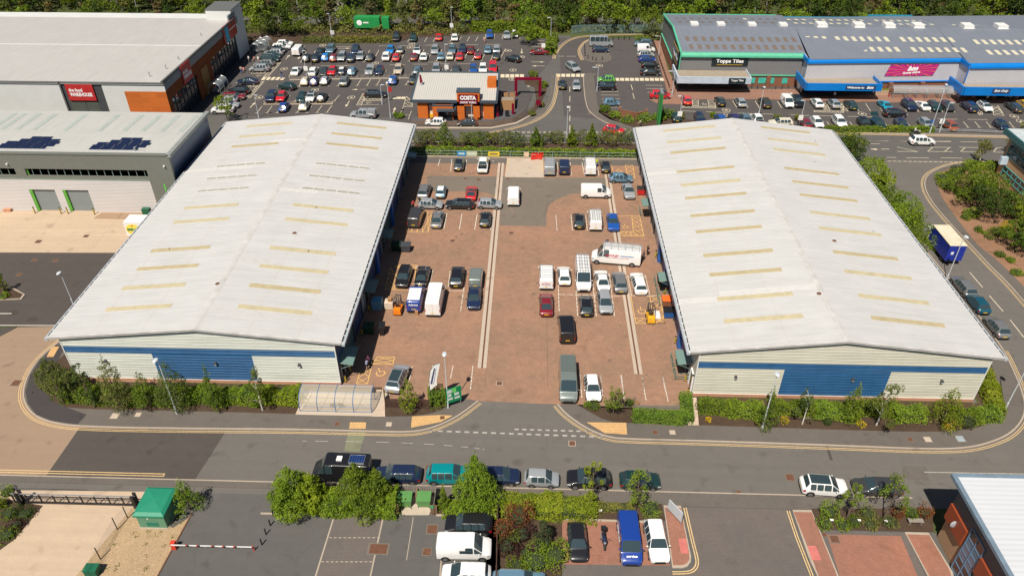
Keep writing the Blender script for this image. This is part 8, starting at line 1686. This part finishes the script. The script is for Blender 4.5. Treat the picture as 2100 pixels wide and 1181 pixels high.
hedge('clipped hedge along the main road beside the birch',[gx('S2',470,385),gx('S2',750,400)],2.2,1.2,L_fresh,.22,50,.12)
for k,x,y,r,h,m_,lab in(('S2',240,500,1.8,1.1,L_fresh,'bright low bush at the bend of the side road'),('S2',270,570,1.8,1.0,L_yel,'yellow green low bush at the bend of the side road'),('S2',370,430,1.6,1.1,L_pine,'grey green bush at the bend of the side road'),('S2',330,470,1.5,1.1,L_mid,'green bush beside the grey green one'),('S2',400,640,1.6,1.4,L_mid,'green bush left of the big dark trees'),('S2',500,830,1.5,1.1,L_fresh,'bright bush below the big dark trees'),('S2',760,1010,1.6,1.3,L_mid,'green bush beside the yellow shrub'),('S2',450,860,.9,.7,L_mid,'small bush on the bark bed, upper'),('S2',570,970,.9,.6,L_mid,'small bush on the bark bed, middle'),('S2',680,1045,.8,.6,L_olive,'small olive bush on the bark bed'),('S2',625,1005,.5,.5,L_fresh,'tiny bush on the bark bed'),('S2',830,990,1.2,1.5,L_gold,'bright yellow shrub among the dark trees'),('S1',860,350,1.0,.8,L_fresh,'bright low bush by the right footway'),('S1',720,190,.9,.6,L_mid,'low green bush by the hand rail'),('S1',810,240,.8,.5,L_fresh,'small bright bush below the hand rail')):
 p=gx(k,x,y);bush(p.x,p.y,r,h,m_,lab,size=.18)
 # -- retail park planting
for a,b,h,w_,m_,lab in(((100+0,400),(320,400),1.0,3.2,L_olive,'pale green low hedge above the lane, left'),((335,400),(570,398),1.0,3.2,L_olive,'pale green low hedge above the lane, middle'),((580+20,395),(780-5,392),1.0,3.2,L_olive,'pale green low hedge above the lane, right')):
 q=lambda u:cg('D2',600+(u-100)*1.25*.96,405);hedge(lab,[cg('D2',610+(a[0]-100)*1.26,405),cg('D2',600+(b[0]-100)*1.22,402)],2.6,1.0,m_,.4,22,.15,z0=.1)
hedge('long yellow green clipped hedge above the top row',[cg('C3',690,250),cg('C3',1110,245)],3.4,2.2,L_yel,.45,20,.06,square=True)
hedge('green hedge at the top right corner of the supermarket car park',[cg('C3',1140,290),cg('C3',1255,300)],3.0,1.6,L_fresh,.4,20,.15);hedge('yellow green hedge left of the access road bend',[cg('C3',1290,440),cg('C3',1310,340)],2.6,1.8,L_yel,.4,20,.15)
for k,x,y,r,h,m_,lab in(('C3',590,262,2.2,2.4,L_olive,'round olive bush above the white hatchback'),('C4',430,905,1.2,1.3,L_mid,'dark bush at the left end of the junction hedges'),('C4',520,950,1.4,1.1,L_hedge,'low hedge clump left of the brick wall'),('C4',610,985,1.6,1.1,L_hedge,'low hedge clump below the brick wall'),('C4',740,975,2.0,1.2,L_hedge,'broad low hedge clump right of the brick wall'),('C4',835,965,1.0,.9,L_hedge,'small clump left of the totem sign'),('C4',930,950,1.7,1.9,L_fresh,'large bush right of the totem sign'),('C4',900,975,.9,.8,L_hedge,'small clump right of the totem sign'),('C4',730,335,2.0,1.2,L_hedge,'hedge clump above the teal suv in the small car park'),('R1',880,580,.8,1.4,L_olive,'brownish shrub beside the dark teal hatchback'),('R1',1460,545,.6,1.0,L_yel,'yellow conical shrub behind the right warehouse'),('R2',850,610,1.0,1.2,L_olive,'shrub beside the cream estate behind the right warehouse'),('R2',1245,620,.9,1.3,L_olive,'shrub left of the maroon hatchback behind the right warehouse'),('A5',1620,1010,1.2,.9,L_fresh,'low green bush at the start of the drive-through'),('C3',1160,625,1.2,1.3,L_mid,'planting above the maroon archway'),('C3',1235,705,1.3,1.3,L_mid,'planting right of the maroon archway'),('C3',1215,860,1.0,.9,L_olive,'planting below the maroon direction sign'),('C3',1150,930,1.0,.8,L_olive,'planting at the end of the brown rail fence')):
 p=gx(k,x,y);bush(p.x,p.y,r,h,m_,lab,size=.3,n=500)
for i,(x0,x1,m_,lab)in enumerate([(-20,230,L_yel,'yellow green low hedge below the white suv row, left'),(270,370,L_fresh,'short green hedge beside the black hatchback'),(390,540,L_yel,'yellow green hedge below the navy hatchback'),(560,820,L_fresh,'flowering green hedge left of the steel barrier')]):
 hedge(lab,[cg('C6',x0,1063),cg('C6',x1,1065)],1.5,1.0,m_,.25,40,.1)
 # -- woodland edge along the top (individual trees, several layers)
rr=random.Random(11);KW=[('round',70,3.4,7.5),('round',71,4.0,8.5),('tall',72,3.0,9.0),('round',73,3.6,7.0),('tall',74,3.4,8.0),('open',75,3.2,8.5)]
PL=[L_mid,L_dark,L_dark,L_mid,L_olive,L_twig,L_birch,L_twig,L_fresh]
LN={L_mid.name:'mid green',L_dark.name:'dark green',L_olive.name:'olive green',L_twig.name:'bare brownish',L_birch.name:'grey green',L_blossom.name:'white blossoming',L_fresh.name:'bright green',L_yel.name:'yellow green'}
def wood_tree(x,y,lm=None,sc_=1.0,zone=''):
 kd,var,W_,H_=rr.choice(KW if lm is not L_twig else KW[5:]);lm=lm or rr.choice(PL)
 if lm is L_twig and kd=='round':kd,var,W_,H_=KW[5]
 t=tree(x,y,-.03,kd,W_,H_,1.2,lm,m_bark,f"{LN[lm.name]} tree in the woodland belt {zone}",f"{LN[lm.name]} woodland trees {zone}",var,1500 if kd!='open' else 1100,.55,'woodland_tree',None,rr.uniform(.85,1.15));t.scale=(sc_,sc_,sc_*rr.uniform(.85,1.15));return t
def zone(x):return 'behind the food store' if x<-72 else('above the supermarket car park' if x<-4 else('around the top of the access road' if x<28 else 'behind the tile shop and home store'))
def ymin(x):
 if x<-76:return 186
 if x<-10:return 196
 if x<28:return 199
 return 192
x=-150
while x<135:
 if x<-72:y0=184
 elif x<-60:y0=190
 elif x<-20:y0=196.5
 elif x<-2:y0=198.5
 elif x<28:y0=197.5
 else:y0=191.5
 lm=rr.choice([L_mid,L_olive,L_twig,L_fresh,L_birch])if-60<x<-5 else rr.choice([L_mid,L_dark,L_fresh,L_mid])
 if not(-48.5<x<-43.5):wood_tree(x,y0+rr.uniform(0,2.5),lm,rr.uniform(.72,1.0),zone(x))
 x+=rr.uniform(3.0,4.4)
for y0,dx,s0 in((201.5,7,.85),(211.5,5.0,1.0),(217,5.6,1.15),(225,6.0,1.3),(234,7.0,1.4)):
 x=-160+rr.uniform(0,4)
 while x<165:
  if y0>205 or not(-50<x<-36 or x>26):wood_tree(x,y0+rr.uniform(-2,2),L_blossom if rr.random()<.05 else None,s0*rr.uniform(.62,1.22),zone(x))
  x+=rr.uniform(dx*.75,dx*1.25)
for(u,v)in((245,40),(700,45),(540,20)):p=G(u,v);wood_tree(p.x,p.y,L_blossom,.62,zone(p.x))
for(x,y)in((-2,186),(-1.5,190),(-3,194),(2,195.5),(-4.5,191),(6,197),(10,198)):wood_tree(x,y,rr.choice([L_mid,L_fresh]),rr.uniform(.5,.65),'around the top of the access road')
pts=[]
for _ in range(17000):
 x=rr.uniform(-150,135);yb_=ymin(x)-4;y=yb_+abs(rr.gauss(0,1))*4.5+rr.uniform(0,2)
 if-76<x<-70 and y<188:continue
 if-5<x<28 and y<195.5:continue
 if x>=28 and y<189.5:continue
 if-76<x<-5 and y<(187.5 if x<-18 else 193.5)+(3 if x>-18 else 0):continue
 h=rr.uniform(.1,1.5)*(1+math.sin(x*.9)*.4);pts.append((Vector((x,y,h)),Vector((rr.gauss(0,1),rr.gauss(0,1)-.3,1)).normalized()))
v,f=leaves(pts,.5,rr);o=bpy.data.objects.new('undergrowth',mk_mesh('undergrowth',v,f,L_olive));col.objects.link(o);tag(o,'green undergrowth and brambles at the foot of the woodland','undergrowth',kind='stuff')
pts=[]
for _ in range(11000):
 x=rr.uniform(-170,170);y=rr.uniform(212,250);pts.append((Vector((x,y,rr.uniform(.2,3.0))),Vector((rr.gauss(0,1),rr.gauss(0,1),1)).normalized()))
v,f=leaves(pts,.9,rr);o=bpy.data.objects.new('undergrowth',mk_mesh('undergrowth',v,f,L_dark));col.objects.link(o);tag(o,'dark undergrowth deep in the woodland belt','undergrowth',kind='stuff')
pts=[]
for _ in range(26):
 x,y=rr.uniform(650,1400),rr.uniform(700,1120)
 if(x-700)/600+(y-640)/-470>1.0 or x<1000-(y-620)*.62+40:continue
 p=cg('L3',x,y,.06)
 for k in range(14):pts.append((p+Vector((rr.gauss(0,.12),rr.gauss(0,.12),rr.uniform(0,.12))),Vector((rr.gauss(0,1),rr.gauss(0,1),.6)).normalized()))
v,f=leaves(pts,.1,rr);o=bpy.data.objects.new('weeds',mk_mesh('weeds',v,f,L_olive));col.objects.link(o);tag(o,'small weeds scattered over the gravel bed','weeds',kind='stuff')
#  people
def person_mesh(pose):
 """one continuous skinned body; returns mesh with material slots: skin, top, trousers, shoes, hair"""
 J=dict(pel=(0,0,.95),chest=(0,.0,1.30),neck=(0,.01,1.48),head=(0,.02,1.58),top=(0,.02,1.72),lhip=(-.10,0,.90),rhip=(.10,0,.90),lkn=(-.11,.03,.49),rkn=(.11,.03,.49),lan=(-.12,-.02,.09),ran=(.12,-.02,.09),lto=(-.13,.15,.04),rto=(.13,.15,.04),lsh=(-.19,0,1.42),rsh=(.19,0,1.42),lel=(-.25,-.02,1.14),rel=(.25,-.02,1.14),lwr=(-.27,.08,.90),rwr=(.27,.08,.90),lha=(-.27,.12,.81),rha=(.27,.12,.81))
 if pose=='walk':J.update(lkn=(-.11,.20,.52),lan=(-.12,.26,.12),lto=(-.13,.42,.08),rkn=(.11,-.04,.50),ran=(.12,-.30,.14),rto=(.13,-.16,.04),lwr=(-.27,-.14,.93),lha=(-.27,-.17,.85),rwr=(.27,.22,.96),rha=(.27,.29,.9))
 if pose=='bend':J.update(chest=(0,.22,1.18),neck=(0,.36,1.28),head=(0,.44,1.32),top=(0,.55,1.38),lsh=(-.19,.28,1.26),rsh=(.19,.28,1.26),lel=(-.22,.42,1.02),rel=(.22,.42,1.02),lwr=(-.18,.6,.86),rwr=(.18,.6,.86),lha=(-.17,.68,.8),rha=(.17,.68,.8))
 if pose=='reach':J.update(lel=(-.24,.22,1.22),rel=(.24,.22,1.22),lwr=(-.18,.46,1.2),rwr=(.18,.46,1.2),lha=(-.17,.54,1.2),rha=(.17,.54,1.2))
 if pose=='sit':J.update({k:(v[0],v[1],v[2]-.0)for k,v in J.items()});J.update(lkn=(-.22,.42,.92),rkn=(.22,.42,.92),lan=(-.24,.34,.5),ran=(.24,.34,.5),lto=(-.25,.5,.44),rto=(.25,.5,.44),lel=(-.27,.25,1.2),rel=(.27,.25,1.2),lwr=(-.35,.55,1.12),rwr=(.35,.55,1.12),lha=(-.36,.62,1.1),rha=(.36,.62,1.1))
 E_=[('pel','chest'),('chest','neck'),('neck','head'),('head','top'),('pel','lhip'),('pel','rhip'),('lhip','lkn'),('rhip','rkn'),('lkn','lan'),('rkn','ran'),('lan','lto'),('ran','rto'),('chest','lsh'),('chest','rsh'),('lsh','lel'),('rsh','rel'),('lel','lwr'),('rel','rwr'),('lwr','lha'),('rwr','rha')]
 RAD=dict(pel=.14,chest=.15,neck=.055,head=.095,top=.07,lhip=.10,rhip=.10,lkn=.062,rkn=.062,lan=.045,ran=.045,lto=.04,rto=.04,lsh=.065,rsh=.065,lel=.043,rel=.043,lwr=.032,rwr=.032,lha=.034,rha=.034)
 K=list(J);me=bpy.data.meshes.new('p');me.from_pydata([J[k]for k in K],[(K.index(a),K.index(b))for a,b in E_],[])
 o=bpy.data.objects.new('p',me);col.objects.link(o);sk=o.modifiers.new('k','SKIN');sb=o.modifiers.new('s','SUBSURF');sb.levels=1
 for i,k in enumerate(K):me.skin_vertices[0].data[i].radius=(RAD[k],RAD[k]*(.75 if k in('pel','chest')else 1));me.skin_vertices[0].data[i].use_root=k=='pel'
 dg=bpy.context.evaluated_depsgraph_get();r=bpy.data.meshes.new_from_object(o.evaluated_get(dg));bpy.data.objects.remove(o)
 for k in range(5):r.materials.append(None)
 Jv={k:Vector(v)for k,v in J.items()}
 for p in r.polygons:
  c=p.center;best=min(E_,key=lambda e:segd(c,Jv[e[0]],Jv[e[1]]))
  s=best[0]+best[1]
  if 'top' in s or best==('neck','head'):m=4 if c.z>Jv['head'].z+.03 or c.y<Jv['head'].y-.05 else 0
  elif 'wr' in s and 'ha' in s:m=0
  elif 'el' in s and 'wr' in s:m=0
  elif 'lto' in s or 'rto' in s:m=3
  elif any(k in s for k in('hip','kn','an')):m=2
  else:m=1
  p.material_index=m;p.use_smooth=True
 bm_=bmesh.new();bm_.from_mesh(r)
 hd=Jv['head']
 bmesh.ops.create_cone(bm_,cap_ends=True,segments=5,radius1=.018,radius2=.006,depth=.03,matrix=Matrix.Translation(hd+Vector((0,.105,.0)))@Matrix.Rotation(-1.57,4,'X'))
 for h_,w_ in(('lha','lwr'),('rha','rwr')):
  d=(Jv[h_]-Jv[w_]).normalized();a=d.orthogonal().normalized()
  for k in range(4):
   q=Jv[h_]+d*(.05+.006*(1.5-abs(k-1.2)))+a*(-.027+k*.018);bmesh.ops.create_cone(bm_,cap_ends=True,segments=5,radius1=.009,radius2=.007,depth=.06,matrix=Matrix.Translation(q)@d.to_track_quat('Z','Y').to_matrix().to_4x4())
  q=Jv[h_]+d*.005+d.cross(a)*.035;bmesh.ops.create_cone(bm_,cap_ends=True,segments=5,radius1=.01,radius2=.008,depth=.055,matrix=Matrix.Translation(q)@(d+d.cross(a)*.8).normalized().to_track_quat('Z','Y').to_matrix().to_4x4())
 bm_.to_mesh(r);bm_.free();return r
def segd(p,a,b):
 ab=b-a;t=max(0,min(1,(p-a).dot(ab)/max(1e-9,ab.length_squared)));return(p-a-ab*t).length
PM={k:person_mesh(k)for k in('stand','walk','bend','reach','sit')}
m_hair=flat('hair_dark',(.03,.018,.01),.8);m_shoe=flat('shoe_dark',(.02,.02,.02),.6)
CL=dict(white=(.7,.7,.68),pink=(.6,.22,.22),black=(.012,.012,.015),navy=(.015,.025,.07),grey=(.15,.15,.16),hivis=(.65,.75,.02),purple=(.14,.03,.09),teal=(.1,.5,.42),beige=(.5,.42,.32),red=(.5,.03,.04),blue=(.05,.12,.35),lilac=(.2,.2,.3))
def cloth(c):return flat('cloth_'+c,CL[c],.85,0,.1,8)
def person(k,x,y,rz,pose,top,bot,lab,s=1.0,z=0.02,grp=None,zp=.9):
 p=cg(k,x,y,zp*s+z);t=bpy.data.objects.new('person',PM[pose]);col.objects.link(t);t.location=(p.x,p.y,z);t.rotation_euler.z=math.radians(rz);t.scale=(s,s,s)
 for i,m in enumerate((m_skin,cloth(top),cloth(bot),m_shoe,m_hair)):t.material_slots[i].link='OBJECT';t.material_slots[i].material=m
 return tag(t,lab,'person',grp)
for a in(('A1',545,645,150,'walk','white','grey','person in white top walking in the store shadow'),('A1',648,655,160,'walk','pink','black','person in pink top on the footway beside the store bays'),('A1',722,650,20,'bend','white','beige','person bending beside the dark suv at the store bays'),('A1',402,845,200,'reach','beige','blue','person in pale top pushing a buggy along the store front'),('A1',1155,935,170,'walk','navy','blue','person in navy walking at the zebra crossing'),('A1',1722,695,90,'stand','black','black','person in black standing below the black cars of the third row'),('A4',740,345,90,'stand','teal','black','person in teal top behind the navy saloon'),('A4',197,470,40,'walk','pink','white','person in pink top beside the trolley shelter'),('A3',1210,285,180,'walk','beige','pink','person in pale clothes in the top lane of the car park'),('R2',1922,140,180,'walk','white','black','person in white shirt leaving the home store entrance'),('R2',1028,590,0,'stand','black','black','person in black beside the cream estate'),('C6',492,755,100,'stand','black','red','person in dark clothes by the trolley bay of the home store'),('C6',1278,795,180,'walk','white','black','person in white top by the home store exit pillar'),('C6',1462,795,-60,'reach','beige','black','person pushing a trolley outside the home store exit'),('C6',1522,790,180,'walk','pink','grey','person in pink top outside the home store exit'),('R2',1105,145,0,'stand','white','grey','person between the white van and black suv'),('C4',730,993,90,'bend','beige','black','person crouching by the hedge near the junction'),('Y',1590,447,180,'stand','hivis','navy','person in yellow hi-vis by the open van door'),('Y',108,785,180,'stand','red','black','person in dark clothes by the silver hatchback on the left'),('X',670,58,-120,'bend','navy','black','person in navy bending behind the large white van'),('X',962,162,70,'reach','navy','black','person in navy at the rear of the large white van'),('X',992,120,120,'stand','black','black','person in black carrying beside the large white van'),('N',385,870,80,'bend','purple','black','person in purple patterned top bending on the shadow edge'),('N',350,925,0,'bend','lilac','black','person in lilac top at the yellow hatching on the left')):
 person(*a)
p=cg('S3',838,125,.5);t=bpy.data.objects.new('person',PM['sit']);col.objects.link(t);t.location=(p.x-.25,p.y,.0);t.rotation_euler.z=math.radians(-90)
for i,m in enumerate((m_skin,cloth('white'),cloth('black'),m_shoe,flat('helmet_white',(.7,.7,.7),.3))):t.material_slots[i].link='OBJECT';t.material_slots[i].material=m
tag(t,'rider in white jacket sitting on the motorbike by the main road','person')
p=cg('A1',460,880);t=thing('pushchair','pushchair in front of the person by the store front','pushchair',(p.x,p.y,0));MB().box(p.x-.2,p.x+.2,p.y-.3,p.y+.3,.45,.8).build('seat',cloth('pink'),t);MB().tube([(p.x-.2,p.y-.3,.1),(p.x,p.y,.6),(p.x+.2,p.y+.4,1.0)],.02,5).build('frame',m_black,t)
for dx in(-.2,.2):MB().tube([(p.x+dx,p.y-.3,.1),(p.x+dx+.03,p.y-.3,.1)],.1,8).build('wheel',m_tyre,t)
p=cg('C6',1425,800);t=thing('shopping_trolley','shopping trolley pushed outside the home store exit','trolley',(p.x,p.y,0));MB().box(p.x-.45,p.x+.45,p.y-.25,p.y+.25,.5,.95).build('basket',m_galv,t);MB().box(p.x-.4,p.x+.4,p.y-.22,p.y+.22,.12,.2).build('base',m_galv,t)
for i in range(5):p=cg('C6',372+i*22,768);t=thing('garden_display','bagged garden goods stacked by the home store entrance','display',(p.x,p.y,0),0,'garden goods by the home store entrance');MB().box(p.x-.3,p.x+.25,p.y-.3,p.y+.3,0,1.0).build('bags',flat('bag_beige',(.42,.3,.2),.8,0,.3,5),t);MB().ball((p.x,p.y,1.15),.22,.22,.25,7,5).build('plant',L_fresh,t)
p=cg('Y',1608,440);
